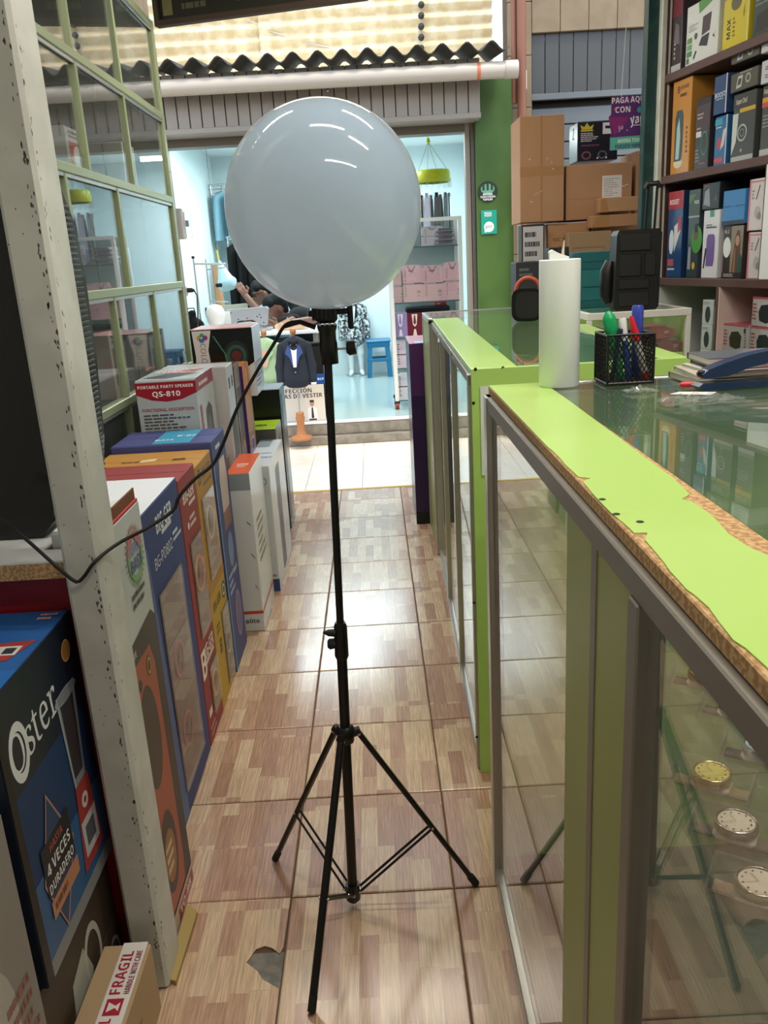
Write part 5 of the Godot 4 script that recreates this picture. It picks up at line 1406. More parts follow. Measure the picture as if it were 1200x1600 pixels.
func right_shelf() -> void:
	var a := deg_to_rad(10.0)
	var t := thing("board_shelf", "dark brown board shelf with pale uprights packed with small boxes", "shelf", SO, -deg_to_rad(80.0))
	var ly := [2.232, 1.803, 1.348, 0.93]
	for y in ly:
		part(t, "board", sp(Vector3(-0.02, y - 0.034, 0), Vector3(2.6, y, -0.36), 0.002), M.wood_dark)
	part(t, "back_panel", sp(Vector3(-0.02, 0.5, -0.36), Vector3(2.6, 3.0, -0.372), 0.0), M.dark_grey)
	part(t, "upright", sp(Vector3(-0.03, 0.3, 0), Vector3(-0.008, 3.0, -0.36), 0.002), M.wood_dark)
	part(t, "upright", sp(Vector3(-0.012, 0.93, 0.004), Vector3(0.004, 1.31, -0.36), 0.002), M.white_board)
	var u1 := shelf_at(1190, 380).x
	part(t, "upright", sp(Vector3(u1 - 0.01, 1.348, 0), Vector3(u1, 1.769, -0.36), 0.002), M.wood_dark)
	part(t, "upright", sp(Vector3(u1, 1.348, 0.003), Vector3(u1 + 0.14, 1.769, -0.36), 0.002), M.white_board)
	var u2 := shelf_at(1119, 500).x
	part(t, "upright", sp(Vector3(u2 - 0.012, 0.5, 0.002), Vector3(u2 + 0.006, 1.314, -0.36), 0.002), M.wood_dark)
	part(t, "upright", sp(Vector3(u2 + 0.006, 0.5, 0), Vector3(u2 + 0.012, 1.314, -0.36), 0.002), mat("pink_board", "dcc4c0", 0.5))
	for s in [1.5, 2.4]: part(t, "upright", sp(Vector3(s, 0.3, 0), Vector3(s + 0.02, 3.0, -0.36), 0.002), M.wood_dark)
	part(t, "foot_board", sp(Vector3(-0.02, 0.0, -0.02), Vector3(2.6, 0.5, -0.36), 0.002), M.wood_dark)
	# --- top row
	var b0: float = ly[0] + 0.0005
	shelf_box("accessory_box", "tall maroon and grey accessory box at the shelf's left end", [1042, -14, 1062, 105], b0, "4a4448", [["r", 0.0, 0.72, 1.0, 1.0, "7a2c38"], ["p", [0.2, 0.4, 0.8, 0.35, 0.7, 0.6, 0.3, 0.65], "7a7078"], ["k", 0.25, 0.16, 0.42, 0.4, 4, "c8c4c0"], ["r", 0.0, 0.0, 1.0, 0.1, "b8bcc0"]])
	shelf_box("accessory_box", "white box with a green corner and an open laptop picture", [1064, -16, 1119, 92], b0, "dcdfdc", [["p", [0.36, 1.0, 1.0, 1.0, 1.0, 0.96, 0.4, 0.8], "5aa050"], ["p", [0.5, 0.42, 0.74, 0.46, 0.78, 0.74, 0.52, 0.72], "4a3c40"], ["p", [0.42, 0.28, 0.68, 0.22, 0.74, 0.42, 0.5, 0.4], "2e3034"], ["r", 0.04, 0.38, 0.2, 0.47, "6a9a50"], ["r", 0.04, 0.27, 0.2, 0.36, "78a878"], ["r", 0.04, 0.16, 0.2, 0.25, "4a8a5a"], ["r", 0.04, 0.05, 0.12, 0.14, "4a7a4a"], ["c", 0.32, 0.46, 0.05, 1.0, "5a5458"], ["p", [0.28, 0.08, 0.36, 0.2, 0.33, 0.22, 0.26, 0.12], "2e3034"], ["p", [0.84, 0.34, 0.95, 0.42, 0.88, 0.36, 0.92, 0.3], "2e3034"], ["k", 0.08, 0.56, 0.4, 0.68, 3, "b8bcb8"]])
	shelf_box("accessory_box", "bright yellow box with dark upright lettering", [1121, -20, 1166, 66], b0, "d6c416", [["t", 0.24, 0.4, 0.14, "MAX", "2c2a14", 90, "bold"], ["c", 0.5, 0.86, 0.2, 0.8, "6a6440"], ["k", 0.4, 0.2, 0.5, 0.6, 5, "8a7f20"], ["p", [0.8, 0.5, 0.84, 0.6, 0.82, 0.75, 0.78, 0.6], "9a8c20"], ["r", 0.96, 0.0, 1.0, 1.0, "e8e0b0"]])
	shelf_box("accessory_box", "dark green box with a blurred black picture beside the yellow one", [1168, -24, 1206, 42], b0, "39493f", [["p", [0.1, 0.1, 0.9, 0.2, 0.8, 0.6, 0.2, 0.5], "1a201c"], ["k", 0.1, 0.7, 0.7, 0.9, 2, "7a8a80"]])
	# --- second row
	var b1: float = ly[1] + 0.0005
	shelf_box("speaker_box", "orange box with a silver speaker behind a long window", [1040, 117, 1076, 279], b1, "c58a3e", [["t", 0.32, 0.9, 0.18, "B", "4a3218"], ["t", 0.64, 0.915, 0.1, "BIG-GER", "6a4a20", 0, "bold", 0.4], ["k", 0.4, 0.8, 0.75, 0.86, 1, "6a4a20"], ["c", 0.42, 0.12, 0.24, 0.6, "d8cdb0"], ["p", [0.2, 0.14, 0.58, 0.14, 0.62, 0.24, 0.62, 0.62, 0.54, 0.68, 0.28, 0.68, 0.2, 0.6], "3e5258"], ["p", [0.27, 0.16, 0.46, 0.16, 0.5, 0.4, 0.42, 0.6, 0.3, 0.5], "a8c4c4"], ["k", 0.8, 0.2, 0.88, 0.5, 6, "4a3a20"]])
	shelf_box("accessory_box", "charcoal box with a teal ring between the orange and blue boxes", [1077, 148, 1105, 271], b1, "3a3538", [["r", 0.0, 0.5, 1.0, 0.9, "4a3a40"], ["k", 0.1, 0.7, 0.6, 0.8, 2, "b0a4a4"], ["k", 0.1, 0.56, 0.5, 0.6, 1, "b8b0b0"], ["o", 0.68, 0.36, 0.24, 0.2, 1.9, "3a8a78"], ["r", 0.06, 0.46, 0.44, 0.54, "d0d0d0"], ["k", 0.06, 0.1, 0.4, 0.3, 4, "8a8484"], ["k", 0.4, 0.06, 0.9, 0.1, 1, "b05868"]])
	shelf_box("accessory_box", "blue BOOST box standing on the lower half of its stack", [1107, 178, 1131, 263], b1, "2f6a9c", [["r", 0.0, 0.82, 0.6, 0.95, "3aa0b8"], ["k", 0.1, 0.75, 0.9, 0.8, 1, "c8d8e4"], ["p", [0.5, 0.3, 0.8, 0.4, 0.95, 0.75, 0.7, 0.7], "c8c4c4"], ["c", 0.4, 0.45, 0.16, 1.6, "b8484c"], ["r", 0.05, 0.06, 0.75, 0.16, "c84a5c"], ["r", 0.92, 0.0, 1.0, 1.0, "c8ccd8"]])
	var hb := shelf_at(1131, 176).y
	shelf_box("accessory_box", "navy blue box stacked above the lighter blue one", [1107, 113, 1131, 176], hb + 0.004, "35507c", [["t", 0.5, 0.5, 0.2, "BOOST", "c8d4e4", 0, "bold", 0.8], ["k", 0.2, 0.36, 0.8, 0.42, 1, "a8b8cc"], ["r", 0.92, 0.0, 1.0, 1.0, "c8ccd8"]])
	shelf_box("watch_box", "dark grey round dial watch box with a yellow band", [1134, 138, 1176, 255], b1, "484c4c", [["r", 0.0, 0.0, 1.0, 0.08, "a8acac"], ["r", 0.0, 0.78, 1.0, 1.0, "34342f"], ["t", 0.36, 0.88, 0.12, "Super Chef", "c8c4b4", 0, "bold", 0.5], ["r", 0.3, 0.72, 1.0, 0.78, "c8a428"], ["p", [0.0, 0.1, 0.2, 0.3, 0.26, 0.72, 0.0, 0.72], "c4ccca"], ["o", 0.46, 0.42, 0.22, 0.17, 1.0, "a8b0ac"], ["o", 0.46, 0.42, 0.1, 0.08, 1.0, "8a928e"], ["c", 0.46, 0.16, 0.04, 1.0, "a8b0ac"]])
	shelf_box("watch_box", "dark grey box with a yellow and red band at the shelf's second row", [1178, 126, 1216, 246], b1, "4a4e4e", [["r", 0.0, 0.0, 1.0, 0.1, "b0b4b4"], ["r", 0.0, 0.86, 1.0, 1.0, "34342f"], ["t", 0.4, 0.92, 0.14, "Super Chef", "c8c4b4", 0, "bold", 0.7], ["r", 0.0, 0.76, 1.0, 0.84, "c89c28"], ["r", 0.0, 0.7, 0.4, 0.77, "c8443c"], ["k", 0.1, 0.4, 0.9, 0.6, 4, "8a8e8e"]])
	var h2 := shelf_at(1176, 138).y + 0.012
	shelf_box("watch_box", "grey smart watch box lying on the round dial box", [1134, 101, 1178, 136], h2, "57554f", [["p", [0.22, 0.15, 0.42, 0.2, 0.46, 0.8, 0.28, 0.78], "b8bcb8"], ["p", [0.27, 0.3, 0.39, 0.34, 0.42, 0.66, 0.3, 0.64], "3a3c3c"], ["o", 0.66, 0.55, 0.1, 0.06, 1.0, "a0a49c"], ["k", 0.35, 0.85, 0.8, 0.95, 1, "a8a8a0"]])
	shelf_box("watch_box", "grey smart watch box on top of another smart watch box", [1135, 62, 1180, 99], h2 + 0.105, "5a5852", [["p", [0.22, 0.15, 0.42, 0.2, 0.46, 0.8, 0.28, 0.78], "b8bcb8"], ["p", [0.27, 0.3, 0.39, 0.34, 0.42, 0.66, 0.3, 0.64], "3a3c3c"], ["o", 0.7, 0.55, 0.1, 0.06, 1.0, "a0a49c"], ["k", 0.35, 0.85, 0.8, 0.95, 1, "a8a8a0"]])
	shelf_box("accessory_box", "white box with small dark captions beside the smart watch boxes", [1181, 84, 1216, 122], h2 - 0.005, "c8ccd4", [["k", 0.2, 0.55, 0.7, 0.75, 2, "5a6068"], ["k", 0.2, 0.2, 0.7, 0.4, 2, "5a6068"]])
	shelf_box("accessory_box", "white box stacked on the captioned white box", [1181, 48, 1216, 82], h2 + 0.103, "ccd0d8", [["k", 0.3, 0.3, 0.8, 0.7, 2, "5a6068"]])
	# --- third row
	var b2: float = ly[2] + 0.0005
	shelf_box("clipper_box", "navy box with a red header and a white appliance picture", [1034, 297, 1063, 432], b2, "24406e", [["r", 0.0, 0.8, 1.0, 1.0, "a02834"], ["t", 0.4, 0.88, 0.16, "BOSSET", "e8dcdc", 0, "bold", 0.6], ["c", 0.3, 0.42, 0.16, 2.6, "c8d0d8"], ["p", [0.5, 0.3, 0.9, 0.55, 0.8, 0.66, 0.45, 0.6], "c8c8cc"], ["p", [0.7, 0.52, 0.9, 0.56, 0.9, 0.7, 0.7, 0.7], "a84048"], ["r", 0.1, 0.14, 0.5, 0.22, "b04850"], ["k", 0.1, 0.08, 0.6, 0.12, 1, "c8d0d8"]])
	shelf_box("clipper_box", "dark box with a green disc and a face picture", [1065, 295, 1089, 432], b2, "3a4246", [["r", 0.0, 0.72, 1.0, 1.0, "42504e"], ["p", [0.0, 0.95, 0.6, 0.95, 0.1, 0.85, 0.0, 0.86], "5a7a50"], ["r", 0.0, 0.69, 1.0, 0.71, "9aa09c"], ["c", 0.85, 0.44, 0.5, 1.3, "3f8a2e"], ["c", 0.78, 0.5, 0.2, 1.5, "6a4a3c"], ["p", [0.6, 0.52, 0.95, 0.52, 0.9, 0.62, 0.65, 0.62], "201814"], ["c", 0.66, 0.14, 0.14, 1.3, "c8a03c"], ["p", [0.1, 0.1, 0.4, 0.1, 0.36, 0.36, 0.15, 0.36], "8a9098"], ["t", 0.7, 0.86, 0.16, "VGR", "d8dcdc"]])
	shelf_box("speaker_box", "white box with a violet wireless speaker picture", [1088, 327, 1119, 434], b2, "d3d3d8", [["r", 0.4, 0.9, 0.66, 1.0, "4a9a86"], ["k", 0.2, 0.74, 0.85, 0.8, 2, "5a5c64"], ["p", [0.28, 0.18, 0.72, 0.18, 0.78, 0.26, 0.78, 0.6, 0.7, 0.65, 0.34, 0.65, 0.26, 0.58], "6f5494"], ["p", [0.1, 0.15, 0.18, 0.15, 0.3, 0.45, 0.2, 0.45], "2c2a34"], ["r", 0.2, 0.74, 0.85, 0.76, "4a4c54"]])
	var h3 := shelf_at(1119, 327).y + 0.004
	shelf_box("accessory_box", "glossy black box lying on the white violet speaker box", [1090, 283, 1119, 324], h3, "26282c", [["p", [0.1, 0.2, 0.5, 0.1, 0.4, 0.8, 0.15, 0.7], "8a9498"], ["p", [0.6, 0.3, 0.9, 0.3, 0.85, 0.6], "4a5054"], ["k", 0.1, 0.84, 0.6, 0.94, 1, "b04048"]])
	shelf_box("ring_light_box", "ring light box with a picture of a long haired person", [1120, 352, 1156, 438], b2, "3c322c", [["r", 0.4, 0.1, 1.0, 1.0, "8a8070"], ["c", 0.2, 0.6, 0.2, 1.5, "dcdfe0"], ["p", [0.48, 0.1, 0.62, 0.8, 0.7, 0.92, 0.82, 0.9, 0.88, 0.7, 0.9, 0.1], "5a3c2a"], ["c", 0.73, 0.72, 0.1, 1.5, "b88a74"], ["p", [0.75, 0.1, 1.0, 0.1, 1.0, 0.4, 0.86, 0.5, 0.78, 0.4], "2e4c44"], ["p", [0.55, 0.1, 0.68, 0.1, 0.66, 0.6, 0.6, 0.55], "8a6444"], ["r", 0.0, 0.0, 1.0, 0.12, "201a18"], ["k", 0.1, 0.03, 0.9, 0.1, 2, "b0a8a0"], ["t", 0.16, 0.9, 0.1, "10.2", "c8c0b8", 0, "bold"]])
	var h4 := shelf_at(1156, 352).y + 0.006
	shelf_box("accessory_box", "bright blue box lying on the ring light box", [1121, 294, 1159, 348], h4, "3a80bc", [["r", 0.0, 0.52, 0.4, 0.55, "24486c"], ["r", 0.6, 0.52, 1.0, 0.55, "24486c"], ["r", 0.0, 0.0, 1.0, 0.12, "2a3a4a"]])
	shelf_box("earphone_box", "white and pink earphone box on the shelf board beside the upright", [1158, 362, 1188, 439], b2, "cfc9ca", [["r", 0.0, 0.0, 0.1, 1.0, "c8788c"], ["r", 0.0, 0.93, 1.0, 0.96, "c87a88"], ["p", [0.45, 0.6, 0.5, 0.6, 0.7, 0.86, 0.66, 0.88], "3a3c40"], ["c", 0.6, 0.35, 0.2, 1.2, "b0acaa"], ["c", 0.72, 0.28, 0.12, 1.2, "8a8888"], ["k", 0.2, 0.6, 0.35, 0.8, 3, "8a868a"]])
	var h5 := shelf_at(1188, 362).y + 0.006
	shelf_box("earphone_box", "white and pink earphone box stacked on its twin", [1160, 277, 1190, 359], h5, "d3cdce", [["r", 0.0, 0.0, 0.1, 1.0, "c8788c"], ["r", 0.0, 0.93, 1.0, 0.96, "c87a88"], ["p", [0.45, 0.6, 0.5, 0.6, 0.7, 0.86, 0.66, 0.88], "3a3c40"], ["c", 0.6, 0.35, 0.2, 1.2, "b0acaa"], ["c", 0.72, 0.28, 0.12, 1.2, "8a8888"], ["k", 0.2, 0.6, 0.35, 0.8, 3, "8a868a"]])
	# --- fourth row: mouse boxes stacked on the low board
	var b3: float = ly[3] + 0.0005
	var mo := func(col: String, lid: String) -> Array: return [["r", 0.0, 0.93, 1.0, 1.0, lid], ["p", [0.3, 0.2, 0.55, 0.12, 0.72, 0.2, 0.74, 0.6, 0.6, 0.76, 0.34, 0.72, 0.26, 0.5], col], ["k", 0.04, 0.2, 0.22, 0.8, 5, "b05860"], ["k", 0.86, 0.2, 0.94, 0.7, 5, "7a7a80"], ["c", 0.86, 0.8, 0.04, 1.6, "3a3c40"]]
	var s0 := shelf_at(1087, 500).x
	var s1 := shelf_at(1104, 500).x
	var rows := [["mouse_box", "white mouse box with a green side, topmost of the slim stack", 2, "3a4246"], ["mouse_box", "white mouse box with a green side, middle of the slim stack", 1, "3a4246"], ["mouse_box", "white mouse box with a green side, lowest of the slim stack", 0, "3a4246"]]
	var nn := Vector3(-cos(a), 0, sin(a))
	var dd := Vector3(sin(a), 0, cos(a))
	for q in rows:
		var p := SO + dd * (s0 + s1) * 0.5 - nn * 0.09
		carton(q[0], q[1], Vector3(p.x, b3 + q[2] * 0.1085, p.z), Vector3(s1 - s0, 0.108, 0.12), -deg_to_rad(80.0), ["2f8a4a", "c8cccc", "c8cccc", "c8cccc", "c2c6c8", "c8cccc"], {"front": [["c", 0.52, 0.42, 0.24, 1.7, "34393d"], ["k", 0.1, 0.8, 0.9, 0.92, 2, "8a9090"]]}, M.gloss_card, "box", "slim mouse boxes", false)
	s0 = shelf_at(1105.5, 500).x
	s1 = shelf_at(1117, 500).x
	for k in 3:
		var p := SO + dd * (s0 + s1) * 0.5 - nn * 0.08
		carton("charger_box", ["small grey charger box, lowest beside the mouse boxes", "small grey charger box, middle beside the mouse boxes", "small grey charger box, topmost beside the mouse boxes"][k], Vector3(p.x, b3 + k * 0.1, p.z), Vector3(s1 - s0, 0.0995, 0.1), -deg_to_rad(80.0), "a9adac", {"front": [["r", 0.25, 0.15, 0.8, 0.75, "6a6c6c"], ["r", 0.3, 0.2, 0.75, 0.7, "4a4a4c"], ["r", 0.1, 0.8, 0.9, 0.9, "d0d4d4"]]}, M.gloss_card, "box", "small charger boxes", false)
	var mice := [[1121, 1161, 0, "2c2a28", "red lidded mouse box at the bottom of the left stack", 0.0], [1121, 1161, 1, "3a322c", "red lidded mouse box with a dark curved mouse, top of the left stack", 0.0], [1163, 1206, 0, "343638", "red lidded mouse box at the bottom of the right stack", 0.0], [1163, 1206, 1, "2e3438", "red lidded mouse box in the middle of the right stack", 0.0], [1163, 1206, 2, "2a2e32", "red lidded mouse box on top of the right stack", 0.0]]
	for q in mice:
		var m0 := shelf_at(q[0], 500).x
		var m1 := shelf_at(q[1], 500).x
		var p := SO + dd * (m0 + m1) * 0.5 - nn * 0.1
		carton("mouse_box", q[4], Vector3(p.x, b3 + q[2] * 0.1165, p.z), Vector3(m1 - m0 - 0.004, 0.116, 0.14), -deg_to_rad(80.0), ["b8b4b6", "b8b4b6", "b8505a", "b8b4b6", "b8b6b8", "b8b4b6"], {"front": mo.call(q[3], "b85a62" if q[2] > 0 else "b8b6b8")}, M.gloss_card, "box", "red lidded mouse boxes", false)

# ---------- cartons and goods at the far right, by the alley
func kraft_box(label: String, rect: Array, z: float, depth: float, ops := {}, hex := "b08560", base := -1.0) -> Node3D:
	var b := zbox(rect[0], rect[1], rect[2], rect[3], z, depth)
	if base >= 0.0:
		b[1].y += b[0].y - base
		b[0].y = base
	var t := carton("cardboard_box", label, b[0], b[1], 0.0, hex, ops, M.kraft)
	return t
func far_cartons() -> void:
	var t := thing("stock_table", "low stock table behind the corner showcase carrying the cardboard boxes", "table")
	part(t, "table_top", sp(Vector3(0.82, 1.12, -4.74), Vector3(1.75, 1.15, -5.4), 0.003), M.wood_dark)
	for x in [0.85, 1.72]:
		for z in [-4.77, -5.37]: part(t, "leg", sp(Vector3(x - 0.025, 0, z - 0.025), Vector3(x + 0.025, 1.12, z + 0.025), 0.003), M.wood_dark)
	rebase(t, Vector3(1.28, 0, -5.07))
	var tb0 := 1.1502
	# bottom layer
	var k := kraft_box("kraft box stamped KGS and PCS upside down under the tall cardboard box", [856, 347, 921, 420], -4.98, 0.32, {"front": [["t", 0.36, 0.83, 0.08, "3036 .ON", "7a5236", 180, "bold"], ["t", 0.36, 0.74, 0.07, "KGS", "6a4630", 180], ["t", 0.36, 0.65, 0.07, "KGS", "6a4630", 180], ["t", 0.36, 0.56, 0.07, "PCS", "6a4630", 180]]}, "b08560", tb0)
	var yk := k.position.y + (on_z(856, 347, -4.98).y - tb0) + 0.002
	kraft_box("kraft box under the flapped cartons beside the trolley speaker", [924, 345, 1002, 420], -4.98, 0.32, {"front": [["k", 0.15, 0.86, 0.3, 0.96, 3, "8a6240"]]}, "ad805a", tb0)
	# tall and wide boxes of the upper layer
	t = kraft_box("tall upright kraft box with a folded seam on top of the stack", [813, 178, 882, 345], -4.96, 0.3, {"front": [["r", 0.47, 0.0, 0.51, 1.0, "a37547"], ["r", 0.0, 0.44, 1.0, 0.53, "a87a50"], ["p", [0.3, 0.26, 0.52, 0.3, 0.52, 0.305, 0.3, 0.265], "d8b088"], ["c", 0.22, 0.6, 0.02, 0.8, "e0c0a0"], ["c", 0.25, 0.2, 0.025, 0.5, "e0c0a0"], ["c", 0.62, 0.6, 0.018, 0.8, "d8b48c"], ["c", 0.72, 0.56, 0.014, 0.8, "e0c0a0"], ["c", 0.75, 0.5, 0.012, 1.0, "e8ccb0"]]}, "b08663", yk)
	t = kraft_box("wide kraft box with a white shipping label", [884, 253, 988, 344], -4.98, 0.34, {"front": [["p", [0.0, 0.4, 0.25, 0.36, 0.5, 0.4, 0.75, 0.36, 0.75, 0.37, 0.5, 0.41, 0.25, 0.37, 0.0, 0.41], "a5774a"], ["r", 0.55, 0.36, 0.85, 0.78, "dedbd6"], ["k", 0.58, 0.4, 0.82, 0.74, 9, "b0aca8"], ["p", [0.66, 0.5, 0.95, 0.6, 0.95, 0.61, 0.66, 0.52], "e8e0d8"]]}, "ae8360", yk)
	var yw := k.position.y
	var wtop := on_z(884, 253, -4.98).y
	kraft_box("narrow kraft box between the wide one and the dark green post", [991, 235, 1010, 344], -5.0, 0.3, {}, "ab7f5a", yk)
	# flapped cartons in front
	kraft_box("small kraft carton with raised flaps in front of the shipping label", [938, 306, 1004, 332], -4.86, 0.1, {"front": [["p", [0.0, 0.0, 0.2, 0.0, 0.14, 1.0, 0.0, 0.9], "a87a4c"]]}, "b38861")
	kraft_box("low kraft carton under the raised flaps", [924, 333, 1004, 356], -4.86, 0.1, {"front": [["p", [0.0, 0.0, 0.34, 0.0, 0.36, 1.0, 0.1, 0.9], "a57848"]]}, "ad815a")
	kraft_box("soft brown printed carton with a torn patch before the stamped box", [888, 360, 955, 416], -4.85, 0.1, {"front": [["r", 0.1, 0.68, 0.86, 0.82, "8a6f54"], ["r", 0.12, 0.7, 0.84, 0.8, "9f8262"], ["k", 0.12, 0.36, 0.8, 0.64, 5, "6f563e"], ["p", [0.3, 0.25, 0.5, 0.34, 0.66, 0.26, 0.6, 0.14, 0.42, 0.16], "b8a088"]]}, "9d8060", tb0)
	# handwritten card on a dark box
	t = carton("dark_box", "dark box with a handwritten white card beside the tall kraft box", Vector3(0.93, tb0, -5.0), Vector3(0.13, on_z(820, 350, -4.93).y - tb0 - 0.005, 0.12), 0.0, "2c2826", {"front": [["r", 0.06, 0.36, 0.94, 0.98, "c8c4c8"], ["k", 0.14, 0.42, 0.86, 0.94, 5, "4a4a54"]]})
	# black games box on the wide kraft box
	var gb := zbox(902, 187, 966, 252, -5.02, 0.2)
	gb[1].y += gb[0].y - (wtop + 0.003)
	gb[0].y = wtop + 0.003
	carton("games_box", "black box with a yellow crown mark and white lines on the wide kraft box", gb[0], gb[1], 0.0, "26262c", {"front": [["p", [0.1, 0.8, 0.36, 0.8, 0.4, 0.92, 0.3, 0.86, 0.23, 0.97, 0.16, 0.86, 0.06, 0.92], "c8b43c"], ["r", 0.08, 0.75, 0.38, 0.79, "c8b43c"], ["k", 0.08, 0.48, 0.52, 0.72, 5, "c8c4c8"], ["k", 0.1, 0.36, 0.55, 0.42, 1, "7a4048"], ["p", [0.62, 0.66, 0.95, 0.66, 0.95, 0.95, 0.62, 0.95], "dcdce0"], ["p", [0.68, 0.8, 0.95, 0.78, 0.9, 0.86, 0.68, 0.87], "1c1c22"], ["o", 0.22, 0.14, 0.12, 0.08, 0.8, "7a5058"], ["o", 0.62, 0.14, 0.12, 0.08, 0.8, "5a5a64"], ["c", 0.72, 0.06, 0.02, 1.0, "f0f0f0"], ["c", 0.5, 0.06, 0.02, 1.0, "f0f0f0"]], "left": [["t", 0.5, 0.75, 0.3, "Z", "a89a3c"]]}, M.gloss_card)
	# teal boxes on the corner showcase
	var ct := 1.2145
	for i in 3:
		var hgt: float = [0.035, 0.15, 0.085][i]
		var y0: float = ct + [0.0, 0.0355, 0.186][i]
		carton("teal_box", ["flat teal box at the bottom of the pile on the corner showcase", "tall teal box in the middle of the pile on the corner showcase", "dusty teal box on top of the pile on the corner showcase"][i], Vector3(1.14, y0, -4.42), Vector3(0.2, hgt, 0.22), 0.0, ["1f6a72", "2a7a80"][i % 2], {"front": [["r", 0.1, 0.42, 0.9, 0.46, "185058"]]}, null, "box", "", false)
	# dark carton and the boombox by the wall
	carton("dark_box", "charcoal speaker box on the corner showcase behind the boombox", Vector3(0.79, ct, -4.3), Vector3(0.16, 0.24, 0.16), 0.0, "2f3438", {"front": [["k", 0.1, 0.7, 0.6, 0.9, 2, "6a7074"]]})
	carton("dark_box", "small black box with a red corner beside the charcoal speaker box", Vector3(0.95, ct, -4.42), Vector3(0.1, 0.30, 0.14), 0.0, "1d1b1c", {"front": [["r", 0.0, 0.78, 0.3, 0.95, "7a2c28"], ["r", 0.4, 0.82, 0.9, 1.0, "33383c"]]})
	var bp := on_y(829, 503, 1.2145)
	t = thing("boombox", "round black boombox with a painted side and an orange handle on the glass top", "speaker", Vector3(bp.x, 1.2145, bp.z - 0.07), -0.25)
	var rr := PackedVector2Array()
	for i in 32:
		var an := TAU * i / 32
		rr.append(Vector2(0.064 * signf(cos(an)) * pow(absf(cos(an)), 0.5), 0.07 + 0.069 * signf(sin(an)) * pow(absf(sin(an)), 0.5)))
	part(t, "housing", pr(Array(rr), 0.15, Transform3D(Basis.IDENTITY, Vector3(0, 0, -0.1))), M.black_gloss)
	var fr := PackedVector2Array()
	for q in rr: fr.append(Vector2(q.x * 0.8, 0.07 + (q.y - 0.07) * 0.8))
	part(t, "front_grille", pr(Array(fr), 0.006, Transform3D(Basis.IDENTITY, Vector3(0.004, 0, 0.05))), M.rubber)
	for i in 10:
		var c: String = ["8a3c34", "3c5a8a", "7a4a3a", "4a6a94", "a0523c"][i % 5]
		part(t, "painted_patch", bx(Vector3(-0.058 + 0.003 * sin(i * 2.0), 0.03 + (i % 5) * 0.02, -0.075 + (i / 5) * 0.07), Vector3(0.016, 0.019, 0.065), 0.004, lin(c)), M.plastic)
	var hd := []
	for i in 13:
		var an := PI * i / 12
		hd.append(Vector3(cos(an) * 0.052, 0.125 + sin(an) * 0.055, -0.03))
	part(t, "handle", tb(hd, 0.0085, 8), mat("handle_orange", "cc5a3c", 0.5))
	# payment sign hanging by the post
	var q0 := on_z(950, 236, -4.45)
	var q1 := on_z(1016, 146, -4.45)
	t = thing("payment_sign", "purple and teal payment sign reading PAGA AQUI CON, hanging by the green post", "sign", Vector3((q0.x + q1.x) / 2, q0.y, -4.45), 0.0)
	var sw := q1.x - q0.x
	var shh := q1.y - q0.y
	var so := [Vector2(-sw * 0.46, 0.0), Vector2(sw * 0.5, 0.02), Vector2(sw * 0.5, shh), Vector2(-sw * 0.44, shh * 0.97), Vector2(-sw * 0.44, shh * 0.66), Vector2(-sw * 0.5, shh * 0.62), Vector2(-sw * 0.42, shh * 0.3), Vector2(-sw * 0.46, shh * 0.24)]
	part(t, "board", pr(so, 0.004, Transform3D(Basis.IDENTITY, Vector3(0, 0, -0.004))), mat("sign_purple", "5a2470", 0.4))
	part(t, "cord", tb([Vector3(-sw * 0.2, shh * 0.97, -0.002), Vector3(0.0, 3.05 - q0.y, -0.002)], 0.0015, 5), M.white_paint)
	part(t, "sign_print", print_on(frame(Vector3(-sw / 2, 0, 0.0), Vector3.RIGHT, Vector3.UP), sw, shh, [["p", [0.05, 0.01, 1.0, 0.02, 1.0, 0.26, 0.05, 0.24], "58b8a4"], ["p", [0.0, 0.62, 0.5, 0.6, 0.4, 0.48, 0.14, 0.28], "8a2470"], ["t", 0.5, 0.9, 0.13, "PAGA AQUI", "f0e4f0", 1, "bold", 0.86], ["t", 0.34, 0.74, 0.13, "CON", "f0e4f0", 1, "bold"], ["c", 0.76, 0.72, 0.07, 1.0, "3a9ab0"], ["r", 0.12, 0.745, 0.2, 0.76, "e88a5c"], ["r", 0.15, 0.72, 0.17, 0.785, "e88a5c"], ["t", 0.76, 0.52, 0.2, "yape", "f4ecf4", 4, "slant", 0.46], ["t", 0.3, 0.4, 0.1, "jo", "d8b4d8", 10, "slant"], ["r", 0.6, 0.44, 0.92, 0.452, "f4ecf4"], ["c", 0.46, 0.36, 0.015, 1.0, "e0c0e0"], ["c", 0.88, 0.34, 0.015, 1.0, "e0c0e0"], ["t", 0.56, 0.175, 0.085, "AHORA TODOS", "f4f8f4", 1, "bold", 0.66], ["t", 0.55, 0.075, 0.085, "PUEDEN YAPEAR", "5a3a80", 1, "bold", 0.76]]), M.ink)
	# trolley loudspeaker
	t = thing("trolley_speaker", "black trolley loudspeaker with a raised pull handle on the white framed showcase", "speaker", Vector3(1.10, 1.2465, -3.6), -0.12)
	part(t, "cabinet", pr([Vector2(-0.092, 0.012), Vector2(-0.08, 0.0), Vector2(0.08, 0.0), Vector2(0.09, 0.012), Vector2(0.094, 0.3), Vector2(0.082, 0.318), Vector2(-0.076, 0.318), Vector2(-0.084, 0.3)], 0.17, Transform3D(Basis.IDENTITY, Vector3(0, 0, -0.1))), M.black)
